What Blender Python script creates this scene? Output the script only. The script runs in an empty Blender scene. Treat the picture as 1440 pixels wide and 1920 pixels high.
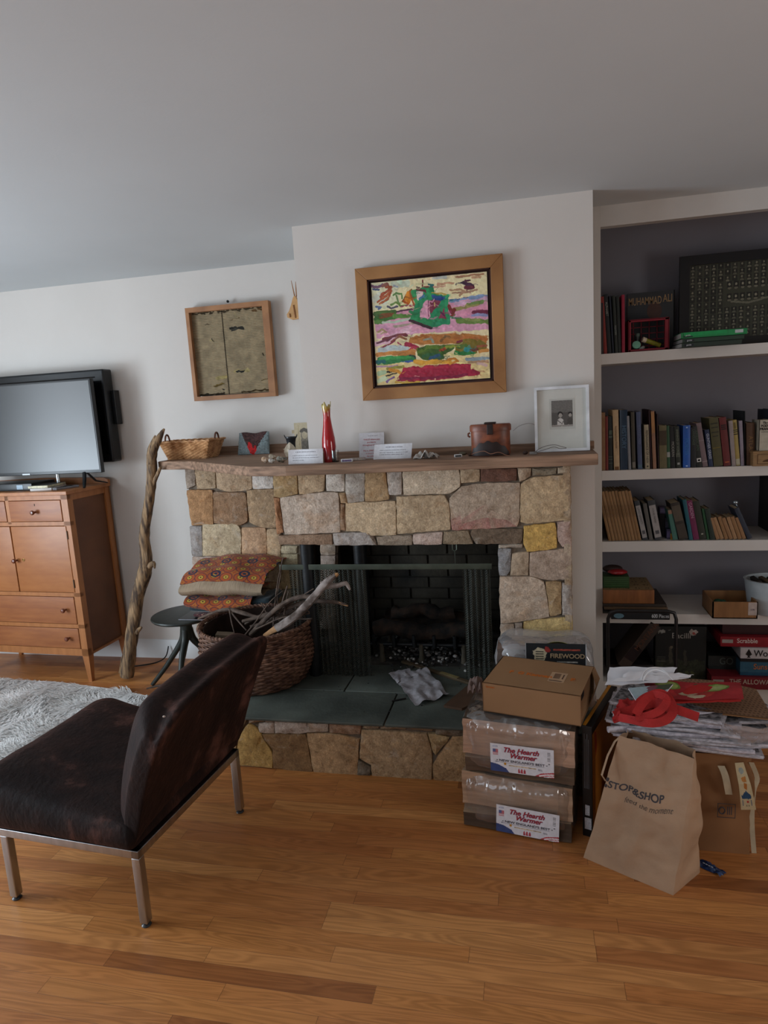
import bpy, bmesh, math, random
import numpy as np
from mathutils import Vector, Matrix, noise as mnoise

sc = bpy.context.scene
COL = sc.collection
# ---------------------------------------------------------------- camera
CAM = Vector((0.0, 0.0, 1.6))
F_PX = 1250.0
CR = Vector((0.975793, 0.210576, -0.059044))      # camera right
CD = Vector((-0.022393, -0.172357, -0.98478))     # camera down
CF = Vector((-0.217547, 0.962263, -0.163469))     # camera forward
cd = bpy.data.cameras.new('camera')
cam = bpy.data.objects.new('camera', cd)
COL.objects.link(cam)
mw = Matrix((( CR.x, -CD.x, -CF.x, CAM.x), (CR.y, -CD.y, -CF.y, CAM.y), (CR.z, -CD.z, -CF.z, CAM.z), (0, 0, 0, 1)))
cam.matrix_world = mw
cd.sensor_fit = 'VERTICAL'
cd.sensor_height = 36.0
cd.lens = F_PX / 1920 * 36.0
cd.clip_start = 0.05
sc.camera = cam
# ---------------------------------------------------------------- look
sc.view_settings.view_transform = 'Standard'
sc.view_settings.look = 'None'
sc.view_settings.gamma = 1.0
sc.view_settings.exposure = EXPOSURE = 0.0
sc.view_settings.use_curve_mapping = False
try:
    sc.cycles.use_denoising = True
    sc.cycles.max_bounces = 8
    sc.cycles.diffuse_bounces = 5
    sc.cycles.transparent_max_bounces = 24
    sc.cycles.caustics_reflective = False
    sc.cycles.caustics_refractive = False
    sc.cycles.sample_clamp_indirect = 6.0
except Exception:
    pass
# ---------------------------------------------------------------- world and daylight
w = bpy.data.worlds.new('sky')
sc.world = w
w.use_nodes = True
wn = w.node_tree.nodes
wn['Background'].inputs[0].default_value = (0.55, 0.68, 0.9, 1)
wn['Background'].inputs[1].default_value = 0.8

def daylight(name, loc, size, direction, watts, color, spread=180):
    l = bpy.data.lights.new(name, 'AREA')
    l.shape = 'RECTANGLE'
    l.size, l.size_y = size
    l.energy = watts
    l.color = color
    l.spread = math.radians(spread)
    o = bpy.data.objects.new(name, l)
    o.location = loc
    o.rotation_euler = Vector(direction).to_track_quat('-Z', 'Y').to_euler()
    COL.objects.link(o)
    return o
daylight('left_window_daylight', (-4.42, 1.25, 1.35), (1.15, 1.9), (1, 0.1, 0.12), 66, (0.84, 0.92, 1.0))
daylight('left_window_ground_light', (-4.40, 1.25, 1.0), (1.15, 1.1), (0.6, 0.25, 0.85), 60, (0.70, 0.86, 1.0))
daylight('left_door_daylight', (-4.42, -0.65, 1.35), (1.3, 1.9), (1, 0, 0.1), 38, (0.80, 0.90, 1.0))
daylight('rear_window_daylight', (-1.6, -2.42, 1.45), (1.9, 1.3), (0, 1, 0.1), 11, (0.92, 0.95, 1.0))
daylight('right_window_daylight', (3.12, 0.7, 1.15), (1.2, 1.0), (-1, 0, -0.1), 24, (1.0, 0.93, 0.87))

# ---------------------------------------------------------------- measuring helpers
def ray(u, v):
    return CR * ((u - 720) / F_PX) + CD * ((v - 960) / F_PX) + CF
def PY(u, v, y):
    r = ray(u, v); return CAM + r * (y / r.y)
def PZ(u, v, z):
    r = ray(u, v); return CAM + r * ((z - CAM.z) / r.z)
def PX(u, v, x):
    r = ray(u, v); return CAM + r * (x / r.x)

def lin(c):
    return c / 12.92 if c <= 0.04045 else ((c + 0.055) / 1.055) ** 2.4
def C(h, k=1.0):
    if not isinstance(h, str):
        return tuple(h)
    h = h.lstrip('#')
    return tuple(lin(int(h[i:i + 2], 16) / 255) * k for i in (0, 2, 4))

# ---------------------------------------------------------------- materials
_M = {}
def mat(name, col, rough=0.6, var=0.12, scale=18.0, metal=0.0, bump=0.0, bscale=None, stretch=(1, 1, 1), col2=None,
        spec=0.4, detail=4.0, sheen=0.0, coat=0.0, attr=False, lo=0.35, hi=0.65):
    if name in _M:
        return _M[name]
    m = bpy.data.materials.new(name)
    m.use_nodes = True
    nt = m.node_tree
    N, L = nt.nodes, nt.links
    b = N['Principled BSDF']
    b.inputs['Roughness'].default_value = rough
    b.inputs['Metallic'].default_value = metal
    b.inputs['Specular IOR Level'].default_value = spec
    if sheen:
        b.inputs['Sheen Weight'].default_value = sheen
        b.inputs['Sheen Roughness'].default_value = 0.4
    if coat:
        b.inputs['Coat Weight'].default_value = coat
        b.inputs['Coat Roughness'].default_value = 0.15
    tc = N.new('ShaderNodeTexCoord')
    mp = N.new('ShaderNodeMapping')
    mp.inputs['Scale'].default_value = stretch
    L.new(tc.outputs['Object'], mp.inputs['Vector'])
    no = N.new('ShaderNodeTexNoise')
    no.inputs['Scale'].default_value = scale
    no.inputs['Detail'].default_value = detail
    L.new(mp.outputs['Vector'], no.inputs['Vector'])
    rp = N.new('ShaderNodeValToRGB')
    rp.color_ramp.elements[0].position = lo
    rp.color_ramp.elements[1].position = hi
    L.new(no.outputs['Fac'], rp.inputs['Fac'])
    if attr:
        g0, g1 = 1 - var, 1 + var
        rp.color_ramp.elements[0].color = (g0, g0, g0, 1)
        rp.color_ramp.elements[1].color = (g1, g1, g1, 1)
        at = N.new('ShaderNodeAttribute')
        at.attribute_name = 'Col'
        mx = N.new('ShaderNodeMix')
        mx.data_type = 'RGBA'; mx.blend_type = 'MULTIPLY'; mx.inputs[0].default_value = 1.0
        L.new(at.outputs['Color'], mx.inputs[6]); L.new(rp.outputs['Color'], mx.inputs[7])
        L.new(mx.outputs[2], b.inputs['Base Color'])
    else:
        c = C(col)
        if col2 is None:
            a = [x * (1 - var) for x in c]; d = [min(1, x * (1 + var)) for x in c]
        else:
            a, d = c, C(col2)
        rp.color_ramp.elements[0].color = (*a, 1)
        rp.color_ramp.elements[1].color = (*d, 1)
        L.new(rp.outputs['Color'], b.inputs['Base Color'])
    if bump:
        n2 = N.new('ShaderNodeTexNoise')
        n2.inputs['Scale'].default_value = bscale or scale * 3
        n2.inputs['Detail'].default_value = 5
        L.new(mp.outputs['Vector'], n2.inputs['Vector'])
        bp = N.new('ShaderNodeBump')
        bp.inputs['Strength'].default_value = 1.0
        bp.inputs['Distance'].default_value = bump
        L.new(n2.outputs['Fac'], bp.inputs['Height'])
        L.new(bp.outputs['Normal'], b.inputs['Normal'])
    _M[name] = m
    return m

def nodes_of(name):
    m = bpy.data.materials.new(name)
    m.use_nodes = True
    return m, m.node_tree.nodes, m.node_tree.links

def wrap_material(name, tint=(1, 1, 1), gloss=0.2, rough=0.07, haze=0.07, bscale=12, bdist=0.04):
    m, N, L = nodes_of(name)
    for n in list(N):
        N.remove(n)
    out = N.new('ShaderNodeOutputMaterial')
    tr = N.new('ShaderNodeBsdfTransparent'); tr.inputs[0].default_value = (*tint, 1)
    gl = N.new('ShaderNodeBsdfGlossy'); gl.inputs['Roughness'].default_value = rough
    df = N.new('ShaderNodeBsdfDiffuse'); df.inputs[0].default_value = (0.75, 0.77, 0.8, 1)
    m1 = N.new('ShaderNodeMixShader'); m1.inputs[0].default_value = haze
    m2 = N.new('ShaderNodeMixShader')
    tc = N.new('ShaderNodeTexCoord')
    no = N.new('ShaderNodeTexNoise'); no.inputs['Scale'].default_value = bscale; no.inputs['Detail'].default_value = 2
    mp = N.new('ShaderNodeMapping'); mp.inputs['Scale'].default_value = (1, 1, 0.35); mp.inputs['Rotation'].default_value = (0, 0.5, 0.3)
    L.new(tc.outputs['Object'], mp.inputs[0]); L.new(mp.outputs[0], no.inputs['Vector'])
    bp = N.new('ShaderNodeBump'); bp.inputs['Distance'].default_value = bdist; bp.inputs['Strength'].default_value = 1
    L.new(no.outputs['Fac'], bp.inputs['Height']); L.new(bp.outputs['Normal'], gl.inputs['Normal'])
    lw = N.new('ShaderNodeLayerWeight'); lw.inputs[0].default_value = 0.25
    L.new(bp.outputs['Normal'], lw.inputs['Normal'])
    mt = N.new('ShaderNodeMath'); mt.operation = 'MULTIPLY_ADD'; mt.inputs[1].default_value = 0.5; mt.inputs[2].default_value = gloss * 0.5
    L.new(lw.outputs['Facing'], mt.inputs[0])
    mm = N.new('ShaderNodeMath'); mm.operation = 'MINIMUM'; mm.inputs[1].default_value = 0.45
    L.new(mt.outputs[0], mm.inputs[0])
    L.new(tr.outputs[0], m1.inputs[1]); L.new(df.outputs[0], m1.inputs[2])
    L.new(mm.outputs[0], m2.inputs[0]); L.new(m1.outputs[0], m2.inputs[1]); L.new(gl.outputs[0], m2.inputs[2])
    L.new(m2.outputs[0], out.inputs[0])
    return m

def glass_material(name, color=(1, 1, 1), rough=0.0, ior=1.45):
    m, N, L = nodes_of(name)
    b = N['Principled BSDF']
    b.inputs['Base Color'].default_value = (*color, 1)
    b.inputs['Transmission Weight'].default_value = 1
    b.inputs['Roughness'].default_value = rough
    b.inputs['IOR'].default_value = ior
    return m

# ---------------------------------------------------------------- object helpers
def tag(o, label=None, cat=None, group=None, kind=None):
    if label: o['label'] = label
    if cat: o['category'] = cat
    if group: o['group'] = group
    if kind: o['kind'] = kind
    return o

def empty(name, loc, rz=0.0, label=None, cat=None, group=None):
    o = bpy.data.objects.new(name, None)
    o.empty_display_size = 0.05
    o.location = loc
    o.rotation_euler = (0, 0, rz)
    COL.objects.link(o)
    return tag(o, label, cat, group)

class MB:
    """collects shapes and links them as one mesh object"""
    def __init__(s):
        s.v = []; s.f = []; s.c = []
        s.col = (1, 1, 1)
        s.T = None
    def add(s, vs, fs, col=None):
        k = len(s.v)
        for p in vs:
            p = Vector(p)
            if s.T is not None: p = s.T @ p
            s.v.append(p)
        for f in fs:
            s.f.append([i + k for i in f]); s.c.append(col or s.col)
        return s
    def box(s, a, b, col=None, R=None, bev=0.0):
        a = Vector(a); b = Vector(b)
        lo = Vector([min(a[i], b[i]) for i in range(3)]); hi = Vector([max(a[i], b[i]) for i in range(3)])
        if bev > 0:
            bm = bmesh.new()
            bmesh.ops.create_cube(bm, size=1)
            for v in bm.verts:
                v.co = Vector([(lo[i] + hi[i]) / 2 + v.co[i] * (hi[i] - lo[i]) for i in range(3)])
            bmesh.ops.bevel(bm, geom=bm.edges[:], offset=min(bev, 0.45 * min(hi - lo)), segments=3, profile=0.6, affect='EDGES')
            bm.verts.index_update()
            vs = [v.co.copy() for v in bm.verts]; fs = [[v.index for v in f.verts] for f in bm.faces]
            bm.free()
        else:
            vs = [Vector((x, y, z)) for x in (lo.x, hi.x) for y in (lo.y, hi.y) for z in (lo.z, hi.z)]
            fs = [(0, 1, 3, 2), (4, 6, 7, 5), (0, 4, 5, 1), (2, 3, 7, 6), (0, 2, 6, 4), (1, 5, 7, 3)]
        if R is not None: vs = [R @ v for v in vs]
        return s.add(vs, fs, col)
    def hexa(s, p, col=None):
        """eight corners: bottom four then top four, both counter-clockwise"""
        return s.add(p, [(3, 2, 1, 0), (4, 5, 6, 7), (0, 1, 5, 4), (1, 2, 6, 5), (2, 3, 7, 6), (3, 0, 4, 7)], col)
    def tube(s, pts, r, n=10, col=None, closed=False, flat=1.0, jit=0.0, cap=True):
        pts = [Vector(p) for p in pts]
        m = len(pts)
        rr = r if hasattr(r, '__len__') else [r] * m
        vs = []; fs = []
        prev = None
        for i, p in enumerate(pts):
            if closed: t = pts[(i + 1) % m] - pts[i - 1]
            else: t = pts[min(i + 1, m - 1)] - pts[max(i - 1, 0)]
            if t.length < 1e-9: t = Vector((0, 0, 1))
            t.normalize()
            if prev is None:
                a = Vector((0, 0, 1)) if abs(t.z) < 0.9 else Vector((1, 0, 0))
                u = t.cross(a).normalized()
            else:
                u = (prev - t * prev.dot(t)).normalized()
            prev = u
            w_ = t.cross(u)
            for k in range(n):
                a = 2 * math.pi * k / n
                q = rr[i] * (1 + (random.uniform(-jit, jit) if jit else 0))
                vs.append(p + u * math.cos(a) * q + w_ * math.sin(a) * q * flat)
        R_ = m if closed else m - 1
        for i in range(R_):
            j = (i + 1) % m
            for k in range(n):
                k2 = (k + 1) % n
                fs.append((i * n + k, i * n + k2, j * n + k2, j * n + k))
        if not closed and cap:
            fs.append(tuple(range(n))[::-1]); fs.append(tuple((m - 1) * n + k for k in range(n)))
        return s.add(vs, fs, col)
    def lathe(s, prof, c=(0, 0, 0), n=32, col=None, sx=1.0, sy=1.0):
        vs = []; fs = []
        for (r, z) in prof:
            for k in range(n):
                a = 2 * math.pi * k / n
                vs.append((c[0] + r * sx * math.cos(a), c[1] + r * sy * math.sin(a), c[2] + z))
        for i in range(len(prof) - 1):
            for k in range(n):
                k2 = (k + 1) % n
                fs.append((i * n + k, i * n + k2, (i + 1) * n + k2, (i + 1) * n + k))
        if prof[0][0] > 1e-5: fs.append(tuple(range(n))[::-1])
        if prof[-1][0] > 1e-5: fs.append(tuple((len(prof) - 1) * n + k for k in range(n)))
        return s.add(vs, fs, col)
    def ball(s, c, r, col=None, n=14, m=9):
        rx, ry, rz = r if hasattr(r, '__len__') else (r, r, r)
        prof = [(max(1e-4, math.sin(math.pi * i / m)), -math.cos(math.pi * i / m)) for i in range(m + 1)]
        vs = []; fs = []
        for (q, z) in prof:
            for k in range(n):
                a = 2 * math.pi * k / n
                vs.append((c[0] + q * rx * math.cos(a), c[1] + q * ry * math.sin(a), c[2] + z * rz))
        for i in range(m):
            for k in range(n):
                fs.append((i * n + k, i * n + (k + 1) % n, (i + 1) * n + (k + 1) % n, (i + 1) * n + k))
        return s.add(vs, fs, col)
    def prism(s, poly, y0, y1, col=None, axis='Y'):
        """polygon in a plane, pulled along an axis"""
        n = len(poly)
        def P(p, t):
            if axis == 'Y': return (p[0], t, p[1])
            if axis == 'Z': return (p[0], p[1], t)
            return (t, p[0], p[1])
        vs = [P(p, y0) for p in poly] + [P(p, y1) for p in poly]
        fs = [tuple(range(n)), tuple(range(2 * n - 1, n - 1, -1))] + [(i, i + n, (i + 1) % n + n, (i + 1) % n) for i in range(n)]
        return s.add(vs, fs, col)
    def sheet(s, grid, th=0.0, col=None):
        """grid of points [row][col]; th gives it thickness along its normal"""
        R_, K = len(grid), len(grid[0])
        pts = [Vector(p) for row in grid for p in row]
        fs = [(i * K + j, i * K + j + 1, (i + 1) * K + j + 1, (i + 1) * K + j) for i in range(R_ - 1) for j in range(K - 1)]
        if th:
            nn = [Vector((0, 0, 0)) for _ in pts]
            for f in fs:
                nr = (pts[f[1]] - pts[f[0]]).cross(pts[f[3]] - pts[f[0]])
                for i in f: nn[i] += nr
            back = [p + (n_.normalized() if n_.length > 1e-12 else Vector((0, 0, 1))) * th for p, n_ in zip(pts, nn)]
            k = len(pts)
            fs2 = [tuple(reversed([i + k for i in f])) for f in fs]
            rim = [i for i in range(K)] + [i * K + K - 1 for i in range(1, R_)] + [(R_ - 1) * K + j for j in range(K - 2, -1, -1)] + [i * K for i in range(R_ - 2, 0, -1)]
            side = [(rim[(i + 1) % len(rim)], rim[i], rim[i] + k, rim[(i + 1) % len(rim)] + k) for i in range(len(rim))]
            return s.add(pts + back, fs + fs2 + side, col)
        return s.add(pts, fs, col)
    def build(s, name, material, parent=None, smooth=True, angle=40, origin=None, color=False, fix=True):
        me = bpy.data.meshes.new(name)
        o_ = Vector(origin) if origin is not None else Vector((0, 0, 0))
        me.from_pydata([tuple(v - o_) for v in s.v], [], s.f)
        if color:
            at = me.color_attributes.new('Col', 'FLOAT_COLOR', 'CORNER')
            buf = []
            for f, c in zip(s.f, s.c):
                buf.extend((c[0], c[1], c[2], 1.0) * len(f))
            at.data.foreach_set('color', buf)
        if fix:
            bm = bmesh.new(); bm.from_mesh(me)
            bmesh.ops.recalc_face_normals(bm, faces=bm.faces)
            bm.to_mesh(me); bm.free()
        if smooth:
            me.polygons.foreach_set('use_smooth', [True] * len(me.polygons))
            try: me.set_sharp_from_angle(angle=math.radians(angle))
            except Exception: pass
        me.materials.append(material)
        o = bpy.data.objects.new(name, me)
        COL.objects.link(o)
        o.location = o_
        if parent is not None: o.parent = parent
        return o

def subsurf(o, lv=2):
    m = o.modifiers.new('smooth', 'SUBSURF'); m.levels = lv; m.render_levels = lv
    return o

def text(parent, s, loc, size, material, rot=(math.pi / 2, 0, 0), name='lettering', align='CENTER', sx=1.0, shear=0.0, bold=0.0, ext=0.0003, matrix=None):
    cu = bpy.data.curves.new(name, 'FONT')
    cu.body = s; cu.size = size; cu.align_x = align; cu.align_y = 'CENTER'
    cu.extrude = ext; cu.offset = bold; cu.shear = shear
    cu.materials.append(material)
    tmp = bpy.data.objects.new(name, cu)
    me = bpy.data.meshes.new_from_object(tmp)
    bpy.data.objects.remove(tmp)
    if not me.materials: me.materials.append(material)
    o = bpy.data.objects.new(name, me)
    COL.objects.link(o)
    if matrix is not None:
        o.matrix_local = matrix
    else:
        o.location = loc; o.rotation_euler = rot; o.scale = (sx, 1, 1)
    o.parent = parent
    return o

def copy_tree(o, parent=None):
    c = o.copy(); COL.objects.link(c)
    if parent is not None: c.parent = parent
    for ch in o.children:
        k = ch.copy(); COL.objects.link(k); k.parent = c
        for g in ch.children:
            d = g.copy(); COL.objects.link(d); d.parent = k
    return c

# paint box: rasterise strokes into a colour grid, then make it a fine mesh
class Art:
    def __init__(s, w, h, nx, ny, base):
        s.w, s.h, s.nx, s.ny = w, h, nx, ny
        s.X, s.Y = np.meshgrid((np.arange(nx) + .5) / nx, (np.arange(ny) + .5) / ny)   # 0..1, y down
        s.I = np.ones((ny, nx, 3)) * np.array(C(base))
        rs = np.random.RandomState(7)
        s.N = [s.smooth(rs, k) for k in (6, 12, 24, 48)]
    def smooth(s, rs, k):
        g = rs.rand(k + 2, k + 2)
        y = s.Y * k; x = s.X * k
        i = np.floor(y).astype(int); j = np.floor(x).astype(int)
        a = y - i; b = x - j
        a = a * a * (3 - 2 * a); b = b * b * (3 - 2 * b)
        return (g[i, j] * (1 - a) * (1 - b) + g[i + 1, j] * a * (1 - b) + g[i, j + 1] * (1 - a) * b + g[i + 1, j + 1] * a * b) - .5
    def warp(s, amt):
        return s.X + amt * (s.N[1] + .6 * s.N[2]), s.Y + amt * (s.N[2] + .6 * s.N[3])
    def put(s, mask, col, var=.12):
        c = np.array(C(col))
        t = 1 + var * 2 * (s.N[3] + s.N[2])
        m = np.clip(mask, 0, 1)[..., None]
        s.I = s.I * (1 - m) + (c[None, None] * t[..., None]) * m
    def poly(s, pts, col, warp=.01, var=.12, a=1.0):
        X, Y = s.warp(warp)
        ins = np.zeros(X.shape, bool)
        n = len(pts)
        for i in range(n):
            x0, y0 = pts[i]; x1, y1 = pts[(i + 1) % n]
            if y0 == y1: continue
            c = ((y0 > Y) != (y1 > Y)) & (X < (x1 - x0) * (Y - y0) / (y1 - y0) + x0)
            ins ^= c
        s.put(ins.astype(float) * a, col, var)
    def line(s, pts, r, col, warp=.01, var=.12, a=1.0):
        X, Y = s.warp(warp)
        asp = s.h / s.w
        d = np.full(X.shape, 9.)
        for (x0, y0), (x1, y1) in zip(pts[:-1], pts[1:]):
            dx, dy = x1 - x0, (y1 - y0) * asp
            L2 = dx * dx + dy * dy + 1e-12
            t = np.clip(((X - x0) * dx + (Y - y0) * asp * dy) / L2, 0, 1)
            d = np.minimum(d, np.hypot(X - x0 - t * dx, (Y - y0) * asp - t * dy))
        s.put((d < r).astype(float) * a, col, var)
    def oval(s, x, y, rx, ry, col, warp=.01, var=.1, a=1.0):
        X, Y = s.warp(warp)
        s.put((((X - x) / rx) ** 2 + ((Y - y) / ry) ** 2 < 1).astype(float) * a, col, var)
    def rect(s, x0, y0, x1, y1, col, warp=0.0, var=.05, a=1.0):
        X, Y = s.warp(warp)
        s.put(((X > x0) & (X < x1) & (Y > y0) & (Y < y1)).astype(float) * a, col, var)
    def build(s, name, material, parent, at, relief=0.0, back=0.002):
        """at(u, v, d) -> local point, u right 0..1, v down 0..1, d towards the viewer"""
        nx, ny = s.nx, s.ny
        vs = []
        for j in range(ny + 1):
            for i in range(nx + 1):
                d = 0
                if relief:
                    jj, ii = min(j, ny - 1), min(i, nx - 1)
                    d = relief * (s.N[3][jj, ii] + s.N[2][jj, ii])
                vs.append(tuple(at(i / nx, j / ny, d)))
        K = nx + 1
        fs = [(j * K + i, (j + 1) * K + i, (j + 1) * K + i + 1, j * K + i + 1) for j in range(ny) for i in range(nx)]
        me = bpy.data.meshes.new(name)
        me.from_pydata(vs, [], fs)
        ca = me.color_attributes.new('Col', 'FLOAT_COLOR', 'CORNER')
        A = np.ones((ny, nx, 4, 4)); A[..., :3] = np.clip(s.I, 0, 1)[:, :, None, :]
        ca.data.foreach_set('color', A.reshape(-1))
        if relief: me.polygons.foreach_set('use_smooth', [True] * len(me.polygons))
        me.materials.append(material)
        o = bpy.data.objects.new(name, me)
        COL.objects.link(o)
        if parent is not None: o.parent = parent
        return o
# ================================================================ the room
WL, WR, YB, YF, CH = -4.5, 3.2, 3.82, -2.5, 2.43
BRY, BRX0, BRX1 = 3.14, -1.07, 0.279
BKY = 3.42      # bookcase front
m_wall = mat('wall_paint', '#cfcac4', rough=0.85, var=0.015, scale=3, bump=0.0003, bscale=120, spec=0.2)
m_breast = m_wall
m_ceil = mat('ceiling_paint', '#c8cdcf', rough=0.9, var=0.015, scale=2, bump=0.0002, bscale=120, spec=0.1)
m_white = mat('shelf_paint', '#c9c6c1', rough=0.55, var=0.03, scale=6, bump=0.0004, bscale=60)
m_base = mat('baseboard_paint', '#d4d6d6', rough=0.45, var=0.03, scale=6)
m_niche = mat('niche_paint_shaded', '#77757c', rough=0.8, var=0.03, scale=4)  # same paint as the rest, darkened to put the recess shade into its colour
random.seed(3)

def floor_material():
    m, N, L = nodes_of('oak_strip_floor')
    b = N['Principled BSDF']
    b.inputs['Roughness'].default_value = 0.38
    b.inputs['Specular IOR Level'].default_value = 0.45
    tc = N.new('ShaderNodeTexCoord')
    sp = N.new('ShaderNodeSeparateXYZ'); L.new(tc.outputs['Object'], sp.inputs[0])
    def mth(op, a, b_=None, c=None):
        n = N.new('ShaderNodeMath'); n.operation = op
        for i, q in enumerate((a, b_, c)):
            if q is None: continue
            if isinstance(q, (int, float)): n.inputs[i].default_value = q
            else: L.new(q, n.inputs[i])
        return n.outputs[0]
    Wd = 0.0575
    row = mth('FLOOR', mth('DIVIDE', sp.outputs['Y'], Wd))
    rfr = mth('FRACT', mth('DIVIDE', sp.outputs['Y'], Wd))
    wn1 = N.new('ShaderNodeTexWhiteNoise'); wn1.noise_dimensions = '1D'; L.new(row, wn1.inputs['W'])
    off = mth('MULTIPLY', wn1.outputs['Value'], 7.3)
    bx = mth('DIVIDE', mth('ADD', sp.outputs['X'], off), 0.82)
    brd = mth('FLOOR', bx); bfr = mth('FRACT', bx)
    cmb = N.new('ShaderNodeCombineXYZ'); L.new(row, cmb.inputs[0]); L.new(brd, cmb.inputs[1])
    wn2 = N.new('ShaderNodeTexWhiteNoise'); wn2.noise_dimensions = '2D'; L.new(cmb.outputs[0], wn2.inputs['Vector'])
    rp = N.new('ShaderNodeValToRGB')
    e = rp.color_ramp.elements
    cols = [(0.0, '#8f5830'), (0.2, '#b07241'), (0.5, '#bc7f47'), (0.75, '#ac6d3c'), (1.0, '#c88d54')]
    e[0].position, e[1].position = cols[0][0], cols[-1][0]
    e[0].color = (*C(cols[0][1]), 1); e[1].color = (*C(cols[-1][1]), 1)
    for p, c in cols[1:-1]:
        q = e.new(p); q.color = (*C(c), 1)
    L.new(wn2.outputs['Value'], rp.inputs['Fac'])
    # grain along the boards, shifted per board
    gx = mth('ADD', mth('MULTIPLY', sp.outputs['X'], 1.3), mth('MULTIPLY', wn2.outputs['Value'], 37.0))
    gy = mth('MULTIPLY', sp.outputs['Y'], 13.0)
    gc = N.new('ShaderNodeCombineXYZ'); L.new(gx, gc.inputs[0]); L.new(gy, gc.inputs[1]); L.new(mth('MULTIPLY', wn2.outputs['Value'], 11.0), gc.inputs[2])
    n1 = N.new('ShaderNodeTexNoise'); n1.inputs['Scale'].default_value = 1.0; n1.inputs['Detail'].default_value = 2; n1.inputs['Distortion'].default_value = .4
    L.new(gc.outputs[0], n1.inputs['Vector'])
    rings = mth('SINE', mth('MULTIPLY', n1.outputs['Fac'], 95.0))
    fine_c = N.new('ShaderNodeCombineXYZ'); L.new(mth('MULTIPLY', gx, 3.0), fine_c.inputs[0]); L.new(mth('MULTIPLY', gy, 16.0), fine_c.inputs[1])
    n3 = N.new('ShaderNodeTexNoise'); n3.inputs['Scale'].default_value = 1.5; n3.inputs['Detail'].default_value = 4; L.new(fine_c.outputs[0], n3.inputs['Vector'])
    gr = mth('ADD', mth('MULTIPLY', rings, 0.11), mth('ADD', mth('MULTIPLY', n3.outputs['Fac'], 0.45), mth('MULTIPLY', n1.outputs['Fac'], 0.5)))
    r2 = N.new('ShaderNodeValToRGB')
    r2.color_ramp.elements[0].position = 0.3; r2.color_ramp.elements[0].color = (0.72, 0.68, 0.63, 1)
    r2.color_ramp.elements[1].position = 0.62; r2.color_ramp.elements[1].color = (1.06, 1.05, 1.03, 1)
    L.new(gr, r2.inputs['Fac'])
    mx = N.new('ShaderNodeMix'); mx.data_type = 'RGBA'; mx.blend_type = 'MULTIPLY'; mx.inputs[0].default_value = 1
    L.new(rp.outputs[0], mx.inputs[6]); L.new(r2.outputs[0], mx.inputs[7])
    # seams
    e1 = mth('LESS_THAN', rfr, 0.018)
    e2 = mth('LESS_THAN', bfr, 0.0022)
    seam = mth('MAXIMUM', e1, e2)
    m2 = N.new('ShaderNodeMix'); m2.data_type = 'RGBA'
    L.new(mth('MULTIPLY', seam, 0.55), m2.inputs[0]); L.new(mx.outputs[2], m2.inputs[6]); m2.inputs[7].default_value = (*C('#4a2a18'), 1)
    L.new(m2.outputs[2], b.inputs['Base Color'])
    bp = N.new('ShaderNodeBump'); bp.inputs['Distance'].default_value = 0.0006
    L.new(mth('SUBTRACT', gr, mth('MULTIPLY', seam, 0.8)), bp.inputs['Height']); L.new(bp.outputs[0], b.inputs['Normal'])
    return m
m_floor = floor_material()

def struct(name, mb, m, **k):
    o = mb.build(name, m, **k); o['kind'] = 'structure'; return o

b = MB(); b.box((WL - .1, YF - .1, -.1), (WR + .1, YB + .1, 0)); struct('floor', b, m_floor, smooth=False)
b = MB(); b.box((WL - .1, YF - .1, CH), (WR + .1, YB + .1, CH + .1)); struct('ceiling', b, m_ceil, smooth=False)
b = MB(); b.box((WL - .1, YB, 0), (-1.07 + .12, YB + .1, CH)); struct('wall_back', b, m_wall, smooth=False)
# chimney breast above the mantel: a hollow box of plaster; below the mantel its right pier
b = MB()
b.box((BRX0, BRY, 1.30), (BRX1, YB + .1, CH))
b.box((0.13, BRY, 0), (BRX1, YB + .1, 1.30))
struct('wall_chimney_breast', b, m_breast, smooth=False)
# walls out of frame, with their window openings
def wall_with_holes(name, axis, pos, th, a0, a1, holes):
    b = MB()
    hs = sorted(holes)
    x = a0
    def bx(p, q, z0, z1):
        if q - p < 1e-4 or z1 - z0 < 1e-4: return
        if axis == 'X': b.box((pos, p, z0), (pos + th, q, z1))
        else: b.box((p, pos, z0), (q, pos + th, z1))
    for (h0, h1, z0, z1) in hs:
        bx(x, h0, 0, CH); bx(h0, h1, 0, z0); bx(h0, h1, z1, CH); x = h1
    bx(x, a1, 0, CH)
    return struct(name, b, m_wall, smooth=False)
wall_with_holes('wall_left', 'X', WL - .1, .1, YF, YB, [(-1.3, 0.0, .4, 2.3), (0.67, 1.83, .4, 2.3)])
wall_with_holes('wall_rear', 'Y', YF - .1, .1, WL, WR, [(-2.55, -.65, .8, 2.1)])
wall_with_holes('wall_right', 'X', WR, .1, YF, YB, [(0.1, 1.3, .65, 1.65)])
def window(n, axis, pos, a0, a1, z0, z1):
    b = MB(); t = .05
    def bx(p, q, za, zb, d0=-.02, d1=.08):
        if axis == 'X': b.box((pos + d0, p, za), (pos + d1, q, zb))
        else: b.box((p, pos + d0, za), (q, pos + d1, zb))
    bx(a0, a1, z0, z0 + t); bx(a0, a1, z1 - t, z1); bx(a0, a0 + t, z0, z1); bx(a1 - t, a1, z0, z1)
    bx((a0 + a1) / 2 - .02, (a0 + a1) / 2 + .02, z0, z1)
    return struct('window_%d' % n, b, m_base, smooth=False)
window(1, 'X', WL - .08, -1.3, 0.0, .4, 2.3)
window(2, 'X', WL - .08, 0.67, 1.83, .4, 2.3)
window(3, 'Y', YF - .08, -2.55, -.65, .8, 2.1)
window(4, 'X', WR, 0.1, 1.3, .65, 1.65)
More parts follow.
